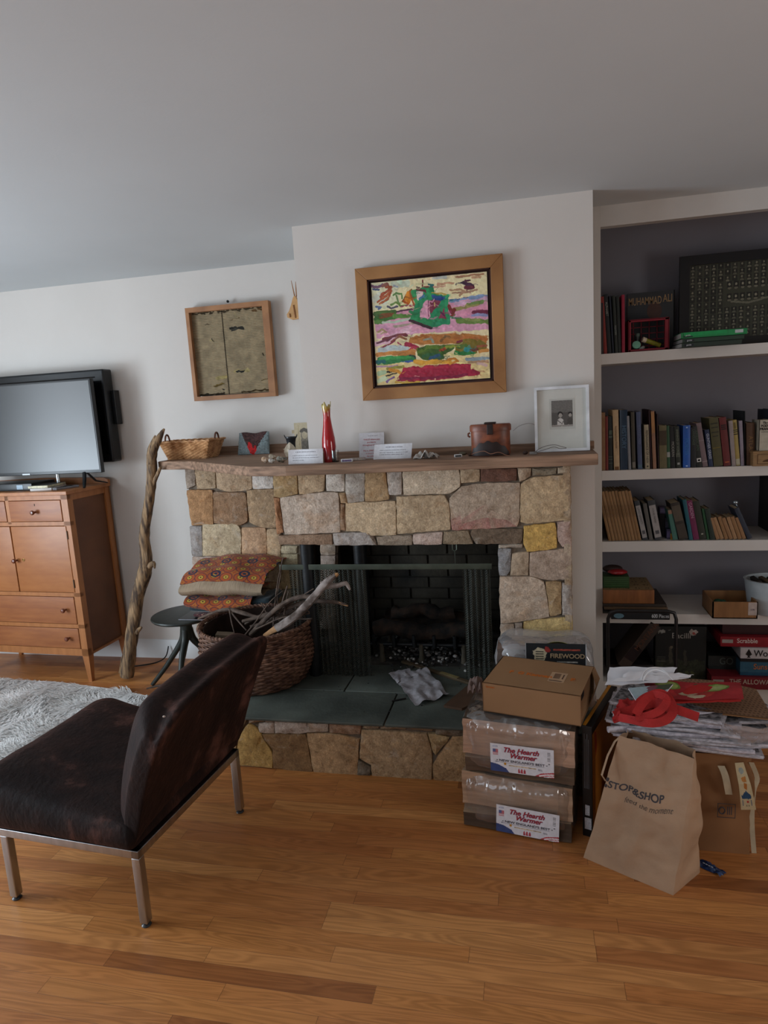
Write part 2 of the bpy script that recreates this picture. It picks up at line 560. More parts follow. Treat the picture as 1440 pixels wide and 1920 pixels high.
# baseboard along the back wall
b = MB()
b.prism([(YB, 0), (YB - .016, 0), (YB - .016, .085), (YB - .012, .09), (YB - .012, .112), (YB - .004, .125), (YB, .125)], WL, -1.99, axis='X')
struct('baseboard_back', b, m_base)
# ---- built-in bookcase in the niche right of the chimney breast
NX0, NX1, NYB = BRX1, 2.0, 3.76
b = MB()
b.box((NX0, BKY, 0), (0.337, BKY + .06, 2.43))                                   # stile
b.box((NX0, BKY + .061, 0), (0.3371, NYB, 2.43))                                   # side panel
b.box((0.3372, BKY, 2.338), (NX1 - .051, BKY + .05, CH))                                 # header
b.box((NX1 - .05, BKY, 0), (NX1, NYB, CH))
SH = {1: (1.761, .049), 2: (1.199, .048), 3: (0.842, .052), 4: (0.468, .05), 5: (0.10, .1)}
for k, (z, t) in SH.items():
    b.box((0.3372, BKY, z - t), (NX1 - .051, NYB, z))
struct('wall_bookcase', b, m_white, smooth=False)
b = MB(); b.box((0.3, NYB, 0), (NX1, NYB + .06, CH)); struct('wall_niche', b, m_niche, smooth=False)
b = MB(); b.box((NX1, BKY, 0), (WR + .1, BKY + .1, CH)); struct('wall_niche_right', b, m_wall, smooth=False)
b = MB(); b.box((1.15, BKY + .02, SH[3][0]), (1.17, NYB, 1.151))
struct('trim_1', b, mat('shelf_divider_dark', '#2c2826', rough=.6), smooth=False)

# ================================================================ stone fireplace
def stone_material():
    m, N, L = nodes_of('field_stone')
    b = N['Principled BSDF']; b.inputs['Roughness'].default_value = .88; b.inputs['Specular IOR Level'].default_value = .25
    tc = N.new('ShaderNodeTexCoord'); at = N.new('ShaderNodeAttribute'); at.attribute_name = 'Col'
    def noise_(scale, det, rough=.5, dist=0.0):
        n = N.new('ShaderNodeTexNoise'); n.inputs['Scale'].default_value = scale; n.inputs['Detail'].default_value = det; n.inputs['Roughness'].default_value = rough; n.inputs['Distortion'].default_value = dist
        L.new(tc.outputs['Object'], n.inputs['Vector']); return n.outputs['Fac']
    def ramp(src, stops):
        r = N.new('ShaderNodeValToRGB'); e = r.color_ramp.elements
        e[0].position, e[0].color = stops[0][0], (*stops[0][1], 1); e[1].position, e[1].color = stops[-1][0], (*stops[-1][1], 1)
        for p, c in stops[1:-1]:
            q = e.new(p); q.color = (*c, 1)
        L.new(src, r.inputs[0]); return r.outputs[0]
    def mul(a, c, f=1.0, mode='MULTIPLY'):
        x = N.new('ShaderNodeMix'); x.data_type = 'RGBA'; x.blend_type = mode
        if isinstance(f, float): x.inputs[0].default_value = f
        else: L.new(f, x.inputs[0])
        L.new(a, x.inputs[6])
        if isinstance(c, tuple): x.inputs[7].default_value = (*c, 1)
        else: L.new(c, x.inputs[7])
        return x.outputs[2]
    big = noise_(9, 4, .6, .6); mid = noise_(34, 8, .68, .4); fin = noise_(150, 4, .6)
    c = mul(at.outputs['Color'], ramp(big, [(.3, (.88, .80, .75)), (.5, (1.10, 1.04, 1.02)), (.7, (1.22, 1.13, 1.08))]))
    c = mul(c, ramp(mid, [(.28, (.5, .46, .40)), (.42, (.84, .82, .80)), (.56, (1.04, 1.04, 1.04)), (.72, (1.38, 1.38, 1.36))]))
    c = mul(c, ramp(fin, [(.3, (.72, .72, .72)), (.7, (1.22, 1.22, 1.22))]))
    rust = noise_(6, 6, .65, 1.0); mr = N.new('ShaderNodeMapRange'); mr.inputs[1].default_value = .54; mr.inputs[2].default_value = .66; mr.inputs[4].default_value = .5; L.new(rust, mr.inputs[0])
    c = mul(c, (.82, .62, .44), mr.outputs[0])
    pale = noise_(11, 7, .7, .8); mp_ = N.new('ShaderNodeMapRange'); mp_.inputs[1].default_value = .58; mp_.inputs[2].default_value = .68; mp_.inputs[4].default_value = .4; L.new(pale, mp_.inputs[0])
    c = mul(c, (.52, .47, .40), mp_.outputs[0], 'MIX')
    L.new(c, b.inputs['Base Color'])
    ad = N.new('ShaderNodeMath'); ad.operation = 'MULTIPLY_ADD'; ad.inputs[1].default_value = .35; L.new(fin, ad.inputs[0]); L.new(mid, ad.inputs[2])
    bp = N.new('ShaderNodeBump'); bp.inputs['Distance'].default_value = .007; L.new(ad.outputs[0], bp.inputs['Height']); L.new(bp.outputs[0], b.inputs['Normal'])
    return m
m_stone = stone_material()
m_mortar = mat('stone_joint', '#6a5f52', rough=.95, var=.3, scale=30, bump=.003)
def build_stone(mb, poly2, to3, col, gap=-.0016, bulge=.007, depth=.05, seed=0, n2=None):
    """poly2: polygon in plane coordinates; to3(a, b, d): plane + depth -> world (d positive goes into the wall)"""
    rnd = random.Random(seed)
    n = len(poly2)
    cx = sum(p[0] for p in poly2) / n; cy = sum(p[1] for p in poly2) / n
    out = []
    for i in range(n):
        p, q = Vector(poly2[i]), Vector(poly2[(i + 1) % n])
        L_ = (q - p).length
        k = max(1, int(L_ / .022))
        for j in range(k):
            t = j / k
            if j == 0 and k > 1:
                r_ = p + (Vector((cx, cy)) - p).normalized() * rnd.uniform(.001, .0045)      # knocked-off corner
            else:
                r_ = p.lerp(q, t) + Vector((rnd.uniform(-1, 1), rnd.uniform(-1, 1))) * .0022
            out.append(r_)
    size = max(1e-3, max((Vector(p) - Vector((cx, cy))).length for p in poly2))
    def ring(ins, d, jit):
        r = []
        for p in out:
            v = Vector((cx, cy)) - p
            q = p + v.normalized() * min(ins, v.length * .8)
            r.append(to3(q.x, q.y, d + rnd.uniform(-jit, jit)))
        return r
    R0 = ring(gap, depth, 0); R1 = ring(gap, .005, .001); R2 = ring(gap + .0022, .0, .0012); R3 = ring(gap + .004 + size * .25, -bulge * .6, .002)
    ctr = to3(cx, cy, -bulge)
    m = len(out)
    vs = R0 + R1 + R2 + R3 + [ctr]
    fs = []
    for k in range(3):
        for i in range(m):
            j = (i + 1) % m
            fs.append((k * m + i, k * m + j, (k + 1) * m + j, (k + 1) * m + i))
    for i in range(m):
        fs.append((3 * m + i, 3 * m + (i + 1) % m, 4 * m))
    c = C(col)
    k0 = len(mb.v)
    mb.add(vs, fs)
    base = len(mb.c) - len(fs)
    for i, f in enumerate(fs):
        if n2 is not None:
            p = vs[f[0]]
            t = max(0, min(1, n2[1](p)))
            c2 = C(n2[0]); mb.c[base + i] = tuple(c[q] * (1 - t) + c2[q] * t for q in range(3))
        else:
            s_ = 1 + .06 * rnd.uniform(-1, 1)
            mb.c[base + i] = tuple(x * s_ for x in c)

def stones_px(mb, rows, ox, oy, sc_, Y, seed=0):
    for i, (pts, col) in enumerate(rows):
        q = []
        for (x, y) in pts:
            p = PY(ox + x / sc_, oy + y / sc_, Y); q.append((p.x, p.z))
        build_stone(mb, q, lambda a, b_, d: Vector((a, Y + d, b_)), col, seed=seed + i)
def stones_xz(mb, rows, Y, seed=0):
    for i, (x0, z0, x1, z1, col) in enumerate(rows):
        build_stone(mb, [(x0, z1), (x1, z1), (x1, z0), (x0, z0)], lambda a, b_, d: Vector((a, Y + d, b_)), col, seed=seed + i)

fire = empty('stone_fireplace', (-.6, 3.1, 0), label='fieldstone fireplace with raised hearth and open sooty firebox below the wooden mantel', cat='fireplace')
def fpart(mb, name, m, **k):
    o = mb.build(name, m, **k); o.parent = fire; o.matrix_parent_inverse = Matrix.Translation(-fire.location); return o
LY, FY = 3.55, 3.0
left = [
 ([(95,70),(160,70),(167,180),(108,207)], '#a3998c'), ([(162,70),(300,66),(305,200),(176,206)], '#ad9b80'),
 ([(302,66),(545,66),(548,205),(480,222),(370,222),(310,202)], '#b5a186'), ([(547,66),(690,66),(692,200),(553,207)], '#d2d0ca'),
 ([(105,212),(282,210),(287,445),(140,453)], '#a88560'), ([(285,225),(505,228),(520,425),(470,455),(289,437)], '#93795f'),
 ([(510,212),(700,205),(712,470),(600,462),(530,430)], '#a79174'),
 ([(125,460),(209,456),(213,657),(143,657)], '#9b9a98'), ([(213,445),(440,436),(474,480),(474,656),(214,658)], '#bdb195'),
 ([(478,466),(640,465),(650,540),(646,668),(480,668)], '#b79a7c'), ([(648,475),(740,475),(740,700),(650,668)], '#b9a486'),
 ([(143,662),(380,662),(370,800),(150,806)], '#bdb3aa'), ([(384,672),(560,672),(560,830),(376,830)], '#a8957c'),
 ([(562,705),(740,705),(740,830),(562,830)], '#a3927b'),
 ([(150,812),(300,812),(300,960),(160,960)], '#ab9a82'), ([(304,834),(560,834),(560,1000),(304,1000)], '#b3a28a'),
 ([(563,834),(745,834),(745,1000),(563,1000)], '#a08a6d'),
 ([(162,965),(300,965),(300,1100),(172,1100)], '#b4ab9c'), ([(304,1004),(560,1004),(560,1160),(304,1160)], '#a59379'),
 ([(563,1004),(745,1004),(745,1160),(563,1160)], '#9b927f'),
 ([(174,1105),(300,1105),(300,1250),(186,1250)], '#b9ac96'), ([(304,1164),(560,1164),(560,1330),(304,1330)], '#a9967b'),
 ([(563,1164),(745,1164),(745,1330),(563,1330)], '#a59a88'),
 ([(188,1255),(300,1255),(300,1440),(203,1440)], '#a09482'), ([(304,1334),(745,1334),(745,1440),(304,1440)], '#a99a85'),
 ([(744,590),(852,590),(852,640),(744,640)], '#aca38a'), ([(744,645),(855,645),(855,720),(744,720)], '#a39c82'),
 ([(744,725),(858,725),(858,880),(744,880)], '#a3906c'), ([(748,885),(860,885),(860,1000),(748,1000)], '#8f8a7a'),
 ([(748,1004),(860,1004),(860,1160),(748,1160)], '#857b6c'), ([(748,1164),(860,1164),(860,1330),(748,1330)], '#7f7568'),
]
b = MB(); stones_px(b, left, 320, 860, 3.6, LY, 100)
fpart(b, 'left_stone_wing', m_stone, color=True)
b = MB(); b.box((-1.975, LY + .012, 0), (-1.27, YB, 1.30)); fpart(b, 'joint_backing', m_mortar, smooth=False)
# front face
def bx(pts): return [(x - 1368, y) for x, y in pts]
A = lambda pts, c: ([(x, y) for x, y in pts], c)
frontA = [
 A([(690,90),(851,90),(857,240),(735,262),(695,258)], '#a8946f'), A([(855,90),(1038,90),(1032,220),(865,243)], '#b2a084'),
 A([(1049,90),(1173,90),(1173,222),(1051,219)], '#c9c7bf'), A([(1180,90),(1310,90),(1306,290),(1195,297),(1180,240)], '#a7a49c'),
 A([(735,264),(1035,225),(1133,230),(1140,300),(1142,500),(766,515)], '#b9aea0'),
 A([(695,264),(733,264),(760,500),(717,512)], '#9a7354'), A([(1138,230),(1178,228),(1190,300),(1146,302)], '#a89274'),
 A([(1145,306),(1174,304),(1182,486),(1145,488)], '#8c7259'),
 A([(725,518),(1087,510),(1092,582),(728,580)], '#8f7a66'), A([(1092,506),(1322,498),(1392,582),(1102,586)], '#a5a29e'),
 A([(1326,500),(1365,524),(1385,560),(1352,530)], '#8f8378'),
]
stones_c = [
 ([(-56,85),(82,85),(105,278),(-58,292)], '#a8916f'), ([(90,85),(191,85),(191,246),(105,249)], '#b3afa8'),
 ([(195,80),(578,75),(587,190),(520,236),(205,246)], '#c3b8a3'), ([(585,75),(719,72),(719,156),(591,166)], '#b8a78c'),
 ([(723,68),(968,68),(965,151),(725,156)], '#6f5347'), ([(972,64),(1066,64),(1063,120),(985,158)], '#b3a38d'),
 ([(1070,64),(1236,64),(1233,101),(1076,116)], '#8c8573'), ([(1241,60),(1318,58),(1315,99),(1246,99)], '#b9ad97'),
 ([(-190,300),(148,285),(156,516),(-20,523),(-100,492),(-188,490)], '#bfae91'),
 ([(154,256),(480,246),(508,300),(523,481),(160,509)], '#b3a286'),
 ([(995,170),(1060,130),(1315,105),(1322,416),(1040,441),(990,430)], '#b5a283'),
 ([(-40,502),(0,527),(26,585),(-5,585)], '#8c8378'),
 ([(16,526),(262,516),(261,583),(32,583)], '#93897a'), ([(266,511),(471,495),(462,579),(268,581)], '#b9aaa0'),
 ([(476,492),(640,486),(672,576),(466,578)], '#8a7d68'), ([(668,470),(1010,475),(1000,572),(690,578),(655,510)], '#6e6152'),
 ([(1015,456),(1230,431),(1241,606),(1040,631),(1012,580)], '#bf9f5c'), ([(1240,426),(1331,421),(1336,596),(1280,596),(1246,560)], '#a8948a'),
 ([(843,583),(1004,576),(1008,602),(845,604)], '#a39b8e'),
 ([(843,609),(931,606),(921,760),(895,792),(850,792)], '#8f9294'), ([(935,640),(1049,630),(1046,791),(924,791)], '#b0a08a'),
 ([(1055,636),(1336,606),(1338,816),(1170,823),(1055,792)], '#a89888'),
 ([(850,796),(1075,796),(1152,832),(1190,1070),(930,1110),(858,1110)], '#b5a694'),
 ([(1160,829),(1269,829),(1269,1050),(1193,1066)], '#a18a68'), ([(1275,840),(1339,840),(1341,1062),(1275,1062)], '#a59f98'),
 ([(858,1115),(951,1114),(951,1300),(860,1300)], '#aaa093'), ([(956,1111),(1005,1109),(1008,1300),(956,1300)], '#a29e99'),
 ([(1012,1100),(1170,1081),(1341,1070),(1346,1300),(1012,1300)], '#c0ac78'),
 ([(860,1306),(1100,1306),(1100,1480),(866,1480)], '#a3927a'), ([(1104,1306),(1347,1306),(1350,1480),(1104,1480)], '#ab9d86'),
 ([(866,1486),(1350,1486),(1352,1640),(870,1640)], '#9d8f7b'),
]
b = MB()
stones_px(b, frontA, 320, 860, 3.6, FY, 200)
stones_px(b, stones_c, 700, 860, 3.6, FY, 300)
q = [(PY(700 + x / 3.6, 860 + y / 3.6, FY).x, PY(700 + x / 3.6, 860 + y / 3.6, FY).z) for x, y in [(512,268),(592,186),(740,165),(990,160),(985,420),(970,460),(528,485)]]
build_stone(b, q, lambda a, b_, d: Vector((a, FY + d, b_)), '#ab9d8b', seed=9, n2=('#a0706a', lambda p: (1.06 - p.z) / .06 * (.7 + mnoise.noise(p * 30))))
fpart(b, 'front_stone_face', m_stone, color=True)
b = MB()
b.box((-1.19, FY + .012, .945), (0.155, BRY + .02, 1.30)); b.box((-.15, FY + .012, .25), (0.155, BRY + .02, .95))
b.box((-1.19, BRY, .98), (-1.07, YB, 1.30))
fpart(b, 'lintel_backing', m_mortar, smooth=False)
# right side of the stone pier
b = MB(); rnd = random.Random(4); z = .25
while z < 1.28:
    h_ = min(1.29 - z, rnd.uniform(.09, .17))
    build_stone(b, [(FY, z + h_), (FY + .135, z + h_), (FY + .135, z), (FY, z)], lambda a, b_, d: Vector((.163 - d, a, b_)), rnd.choice(['#ab9d86', '#a3927a', '#b0a390']), seed=int(z * 1000), depth=.03)
    z += h_
fpart(b, 'pier_side_stones', m_stone, color=True)
# hearth
HZ, HY, HX0, HX1 = .25, 2.58, -1.62, .25
hs = [
 ([(75,432),(168,430),(162,460),(80,466)], '#9a8b78'), ([(170,432),(219,432),(219,460),(185,463),(168,458)], '#a49a8e'),
 ([(132,470),(219,466),(221,526),(137,522)], '#a59b90'), ([(223,432),(400,436),(406,520),(393,527),(226,525)], '#a89f95'),
 ([(404,446),(524,450),(526,516),(405,521)], '#a1988c'), ([(528,452),(711,461),(708,532),(530,523)], '#8c7560'),
 ([(716,462),(815,466),(812,499),(718,497)], '#8f8069'), ([(820,470),(970,477),(964,506),(820,499)], '#8a7c66'),
 ([(976,476),(1120,487),(1115,514),(1000,505)], '#93826a'), ([(1128,490),(1290,496),(1290,541),(1130,530)], '#7f7667'),
 ([(18,560),(75,470),(125,500),(165,560),(212,640),(212,722),(10,702)], '#a98d55'),
 ([(150,530),(400,530),(440,745),(216,724),(212,620)], '#7c6344'), ([(404,528),(560,528),(700,560),(697,600),(690,768),(443,746)], '#a38a68'),
 ([(712,506),(1080,526),(1112,650),(1110,795),(772,768),(765,705),(702,665)], '#a99474'),
 ([(692,672),(765,720),(764,768),(688,766)], '#6d675a'), ([(1086,525),(1212,547),(1130,650),(1116,640)], '#a8946f'),
 ([(1225,541),(1420,548),(1440,700),(1440,812),(1118,797),(1114,700)], '#b09671'),
 ([(1295,500),(1440,506),(1440,548),(1295,540)], '#8d8170'),
 ([(1444,506),(1700,520),(1700,640),(1444,620)], '#98876f'), ([(1444,625),(1700,645),(1700,835),(1444,812)], '#a08c6c'),
 ([(1704,520),(2108,540),(2108,700),(1704,690)], '#9c8b70'), ([(1704,694),(2108,704),(2108,870),(1704,836)], '#8f7f68'),
 ([(-330,420),(-60,424),(-60,560),(-320,556)], '#9b8b74'), ([(-56,424),(70,430),(14,556),(-56,556)], '#8f8470'),
 ([(-318,560),(8,560),(5,700),(-306,690)], '#a08b66'),
]
b = MB(); stones_px(b, hs, 440, 1200, 3.0, HY, 500)
for v_ in b.v: v_.z = min(v_.z, .2385)
for i, (y0, y1, c) in enumerate([(2.58, 2.78, '#9b8b74'), (2.78, 3.05, '#a08b66'), (3.05, 3.3, '#978a78'), (3.3, 3.54, '#8f8470')]):
    build_stone(b, [(y0, .225), (y1, .225), (y1, .0), (y0, .0)], lambda a, b_, d: Vector((HX0 + d, a, b_)), c, seed=70 + i)
fpart(b, 'hearth_stones', m_stone, color=True)
b = MB(); b.box((HX0 + .012, HY + .012, 0), (HX1, 3.0, HZ - .02)); b.box((HX0 + .012, 3.0, 0), (.13, LY, HZ - .02))
fpart(b, 'hearth_core', m_mortar, smooth=False)
m_slate = mat('green_bluestone', '#3b403b', rough=.62, col2='#565c55', scale=5, bump=.0012, bscale=60, detail=8)
b = MB()
for (x0, x1, y0, y1) in [(HX0 - .01, -.64, 2.567, 2.87), (-.633, HX1 + .005, 2.567, 2.87), (HX0 - .02, -.9, 2.877, 3.2), (-.893, .12, 2.877, 3.2)]:
    b.box((x0, y0, HZ - .012), (x1, y1, HZ), bev=.003)
fpart(b, 'hearth_slab', m_slate)
b = MB(); b.box((HX0, 3.2, HZ - .03), (.13, LY + .2, HZ - .003)); fpart(b, 'firebox_floor', mat('ash_floor', '#2e2c28', rough=.95, col2='#6a665f', scale=14, detail=8, lo=.42, hi=.75, bump=.003), smooth=False)
# firebox interior
m_soot = mat('sooty_firebrick', '#161411', rough=.9, col2='#4a4438', scale=4, detail=6, bump=.004, bscale=40, lo=.35, hi=.8)
b = MB()
rnd = random.Random(12)
z = HZ; r_ = 0
while z < 1.28:
    x = -1.27 - (0.11 if r_ % 2 else 0)
    while x < -.14:
        b.box((max(x, -1.27) + .003, 3.72, z + .003), (min(x + .22, -.14) - .003, 3.78, z + .062), bev=.003)
        x += .225
    z += .066; r_ += 1
b.box((-1.3, 3.735, HZ), (-.13, 3.79, 1.3))
b.box((-.15, 3.15, HZ), (-.13, 3.79, 1.3))
b.box((-1.3, 3.15, 1.26), (-.13, 3.8, 1.3))
fpart(b, 'firebox_brick', m_soot)
m_iron = mat('black_iron', '#15181a', rough=.5, metal=.3, var=.3, scale=30, bump=.001)
b = MB(); b.tube([(-1.095, 3.06, HZ), (-1.095, 3.06, .96)], .033, 20); b.tube([(-.9, 3.35, HZ), (-.9, 3.35, 1.26)], .036, 20)
fpart(b, 'steel_posts', m_iron)
b = MB()
stones_px(b, [([(1010,560),(1112,560),(1112,650),(1010,650)], '#a89b8c'), ([(1010,655),(1112,655),(1112,730),(1010,730)], '#a2958a'), ([(1010,735),(1112,735),(1112,860),(1010,860)], '#94887c'), ([(1010,865),(1112,865),(1112,1000),(1010,1000)], '#8c8175'), ([(1010,1004),(1112,1004),(1112,1150),(1010,1150)], '#847a6e')], 320, 860, 3.6, 3.5, 800)
p0, p1 = PY(600, 1015, 3.5), PY(629, 1179, 3.5)
b.box((p0.x, 3.512, HZ), (p1.x, 3.7, 1.26), col=C('#4a4239'))
fpart(b, 'inner_stone_pier', m_stone, color=True)
# mantel
m_mantel = mat('weathered_oak', '#6a5240', rough=.7, col2='#a08068', scale=9, stretch=(.35, 6, 6), bump=.002, bscale=30, detail=8)
mantel = empty('mantel_shelf', (-.6, 3.0, 1.29), label='thick weathered oak mantel board running across the stone fireplace', cat='mantel')
b = MB()
pl = [(-2.1, LY + .02), (-2.1, 3.47), (-1.86, 3.40), (-1.30, 2.925), (-1.10, 2.88), (.27, 2.88), (.27, 3.139), (-1.07, 3.139), (-1.07, YB), (-2.23, YB)]
b.prism(pl, 1.288, 1.335, axis='Z')
o = b.build('mantel_board', m_mantel, smooth=False); o.parent = mantel; o.matrix_parent_inverse = Matrix.Translation(-mantel.location)
bv = o.modifiers.new('edge', 'BEVEL'); bv.width = .004; bv.segments = 2; bv.limit_method = 'ANGLE'
b = MB(); b.box((-1.05, 3.115, 1.335), (.275, 3.139, 1.37)); b.box((-2.1, YB - .03, 1.335), (-1.07, YB - .002, 1.385))
o = b.build('back_ledge', m_mantel, smooth=False); o.parent = mantel; o.matrix_parent_inverse = Matrix.Translation(-mantel.location)
# fire screen rod and mesh curtains
m_rod = mat('screen_rod_metal', '#454c42', rough=.45, metal=.5, var=.2)
scr = empty('fireplace_screen', (-.7, 3.04, .8), label='black mesh fire curtain hanging from a rod across the firebox opening', cat='fire screen')
def sp_(mb, name, m, **k):
    o = mb.build(name, m, **k); o.parent = scr; o.matrix_parent_inverse = Matrix.Translation(-scr.location); return o
b = MB(); b.box((-1.235, 3.035, .812), (-.19, 3.05, .828), bev=.002); b.box((-1.235, 3.03, .805), (-.19, 3.034, .832), bev=.001)
sp_(b, 'curtain_rod', m_rod)
b = MB(); p = PY(848, 1021, 3.03); b.tube([(p.x, 3.03, .94), (p.x, 3.03, .9), (p.x + .01, 3.03, .893), (p.x + .02, 3.03, .9), (p.x + .02, 3.03, .94)], .003, 6)
b.tube([(p.x + .01, 3.03, .893), (p.x + .01, 3.035, .83)], .0012, 5)
sp_(b, 'damper_hook', m_rod)
def mesh_mat():
    m, N, L = nodes_of('chain_mesh')
    for n in list(N): N.remove(n)
    out = N.new('ShaderNodeOutputMaterial'); tr = N.new('ShaderNodeBsdfTransparent')
    bs = N.new('ShaderNodeBsdfPrincipled'); bs.inputs['Base Color'].default_value = (*C('#3a3d37'), 1); bs.inputs['Metallic'].default_value = .4; bs.inputs['Roughness'].default_value = .5
    mx = N.new('ShaderNodeMixShader')
    tc = N.new('ShaderNodeTexCoord'); mp = N.new('ShaderNodeMapping'); mp.inputs['Rotation'].default_value = (0, math.radians(45), 0)
    L.new(tc.outputs['Object'], mp.inputs[0])
    vals = []
    for ax in ('X', 'Z'):
        wv = N.new('ShaderNodeTexWave'); wv.bands_direction = ax; wv.inputs['Scale'].default_value = 38
        L.new(mp.outputs[0], wv.inputs['Vector']); vals.append(wv.outputs['Fac'])
    mt = N.new('ShaderNodeMath'); mt.operation = 'MAXIMUM'; L.new(vals[0], mt.inputs[0]); L.new(vals[1], mt.inputs[1])
    gt = N.new('ShaderNodeMath'); gt.operation = 'GREATER_THAN'; gt.inputs[1].default_value = .62; L.new(mt.outputs[0], gt.inputs[0])
    L.new(gt.outputs[0], mx.inputs[0]); L.new(tr.outputs[0], mx.inputs[1]); L.new(bs.outputs[0], mx.inputs[2]); L.new(mx.outputs[0], out.inputs[0])
    return m
m_mesh = mesh_mat()
for (x0, x1) in [(-1.19, -.80), (-.33, -.20)]:
    g = []
    n = int((x1 - x0) / .004)
    for r_ in range(12):
        z = .806 - r_ * (.806 - HZ - .004) / 11
        g.append([(x0 + (x1 - x0) * i / n, 3.045 + .006 * math.sin(i * 1.05) + .005 * math.sin(i * .33 + r_ * .25), z) for i in range(n + 1)])
    b = MB(); b.sheet(g); sp_(b, 'mesh_curtain', m_mesh, fix=False)
# grate, logs and ash
grate = empty('fire_grate', (-.55, 3.35, HZ), label='black iron grate standing in the firebox under the burnt logs', cat='fire grate')
b = MB()
for i in range(6):
    x = -.27 + i * .105
    b.tube([(x, -.14, .16), (x, -.14, .1), (x, .15, .1), (x, .17, .17)], .009, 8)
b.tube([(-.3, -.1, .095), (.3, -.1, .095)], .01, 8); b.tube([(-.3, .12, .095), (.3, .12, .095)], .01, 8)
b.build('grate_bars', m_iron, grate)
for (x, y) in [(-.24, -.1), (-.03, -.1), (.19, -.1), (-.24, .12), (.19, .12)]:
    b = MB(); b.tube([(x, y, 0), (x, y, .05), (x, y, .1)], [.017, .012, .014], 10); b.build('leg', mat('ashy_iron', '#4c473b', rough=.8, var=.3), grate)
m_char = mat('charred_log', '#0d0c0b', rough=.9, col2='#3a2a1e', scale=20, bump=.006, bscale=40, lo=.4, hi=.8)
for i, (x0, x1, y, z, r_, lb) in enumerate([(-.84, -.34, 3.30, .405, .042, 'charred split log lying at the front of the fire grate'), (-.8, -.3, 3.42, .415, .05, 'burnt log lying at the back of the fire grate'), (-.74, -.42, 3.36, .49, .034, 'half burnt log resting on top of the two grate logs')]):
    b = MB(); n = 9
    b.tube([(x0 + (x1 - x0) * k / n, y + .01 * math.sin(k * 1.3 + i), z + .012 * math.sin(k * .9 + i * 2)) for k in range(n + 1)], [r_ * (1 + .15 * math.sin(k * 2.1 + i)) for k in range(n + 1)], 11, jit=.12)
    tag(b.build('burnt_log', m_char, origin=(x0, y, z)), lb, 'log')
rnd = random.Random(8)
b = MB()
for i in range(420):
    x = rnd.gauss(-.55, .17); y = rnd.gauss(3.34, .09); r_ = rnd.uniform(.003, .011)
    if y < 3.13 or y > 3.66 or x < -.85 or x > -.22: continue
    k = rnd.random(); g = .035 if k < .55 else (.2 if k < .85 else .5)
    h_ = .05 * math.exp(-((x + .55) / .2) ** 2 - ((y - 3.36) / .1) ** 2) * rnd.random()
    b.ball((x, y, HZ + r_ * .5 + h_), (r_ * rnd.uniform(.7, 1.5), r_ * rnd.uniform(.7, 1.5), r_ * .8), col=(g, g * .97, g * .92), n=6, m=4)
tag(b.build('fire_ash', mat('ash_bits', None, rough=.95, attr=True, var=.3), color=True), 'grey ash and charcoal crumbs under the fire grate', 'ash', kind='stuff')
# ================================================================ left side: dresser, televisions, driftwood, stool
m_dfront = mat('dresser_red_brown_veneer', '#8a5230', rough=.42, col2='#9d6238', scale=5, stretch=(1, 1, 7), detail=6, bump=.0003)
m_dcase = mat('dresser_case_wood', '#9a6236', rough=.42, col2='#aa6f40', scale=6, stretch=(5, 5, 1), detail=6)
m_ddoor = mat('dresser_door_veneer', '#965c31', rough=.4, col2='#a3683a', scale=6, stretch=(1, 1, 4), detail=6)
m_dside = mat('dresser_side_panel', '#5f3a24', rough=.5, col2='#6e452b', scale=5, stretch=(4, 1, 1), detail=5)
m_knob = mat('turned_wood_knob', '#6e3a26', rough=.35, coat=.4)
m_brass = mat('brass_fitting', '#a58a4e', rough=.35, metal=.9)
m_dark = mat('dark_hole', '#120d0a', rough=.8)
DW, DD, DH = .88, .385, 1.19
dr = empty('dresser', (-2.68, 3.405, 0), math.radians(-3), 'medium brown wooden dresser with small drawers, double doors and turned knobs under the televisions', 'dresser')
b = MB()
z0 = .165
b.box((-DW - .012, -.014, DH - .022), (.012, DD, DH), bev=.004)                     # top board
b.box((-DW, .0, z0), (-DW + .03, .03, DH - .022)); b.box((-.045, .0, z0), (0, .03, DH - .022))
b.box((-DW, 0, z0), (0, .028, z0 + .045)); b.box((-DW, 0, DH - .05), (0, .028, DH - .022))
for z in (.355, .555, .995): b.box((-DW, 0, z - .012), (0, .028, z + .012))
b.box((-DW / 2 - .012, 0, .995), (-DW / 2 + .012, .028, DH - .022))
b.box((-DW, DD - .012, z0), (0, DD, DH - .022)); b.box((-DW, .02, z0), (0, DD, z0 + .012))
b.box((-DW, .02, z0), (-DW + .012, DD, DH - .02))
b.build('case', m_dcase, dr, smooth=False)
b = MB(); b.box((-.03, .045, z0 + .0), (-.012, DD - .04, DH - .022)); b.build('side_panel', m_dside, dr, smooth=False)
b = MB(); b.box((-.045, .03, z0), (0, .045, DH - .022)); b.box((-.04, DD - .045, z0), (0, DD, DH - .022)); b.box((-.04, .03, DH - .06), (-.004, DD, DH - .022)); b.build('side_stile', m_dcase, dr, smooth=False)
b = MB(); b.prism([(-DW, DH), (.012, DH), (.012, DH + .02), (-.02, DH + .035), (-.5, DH + .045), (-DW, DH + .035)], DD - .02, DD); b.build('back_rail', m_dcase, dr, smooth=False)
def leg(x, y, sx):
    b = MB(); w0, w1 = .045, .024
    b.hexa([(x if sx > 0 else x + w0 - w1, y, 0), (x + (w1 if sx > 0 else w0), y, 0), (x + (w1 if sx > 0 else w0), y + w1, 0), (x if sx > 0 else x + w0 - w1, y + w1, 0), (x, y, z0), (x + w0, y, z0), (x + w0, y + w0, z0), (x, y + w0, z0)])
    b.build('leg', m_dcase, dr, smooth=False)
leg(-.045, 0, -1); leg(-DW, 0, 1); leg(-.045, DD - .045, -1); leg(-DW, DD - .045, 1)
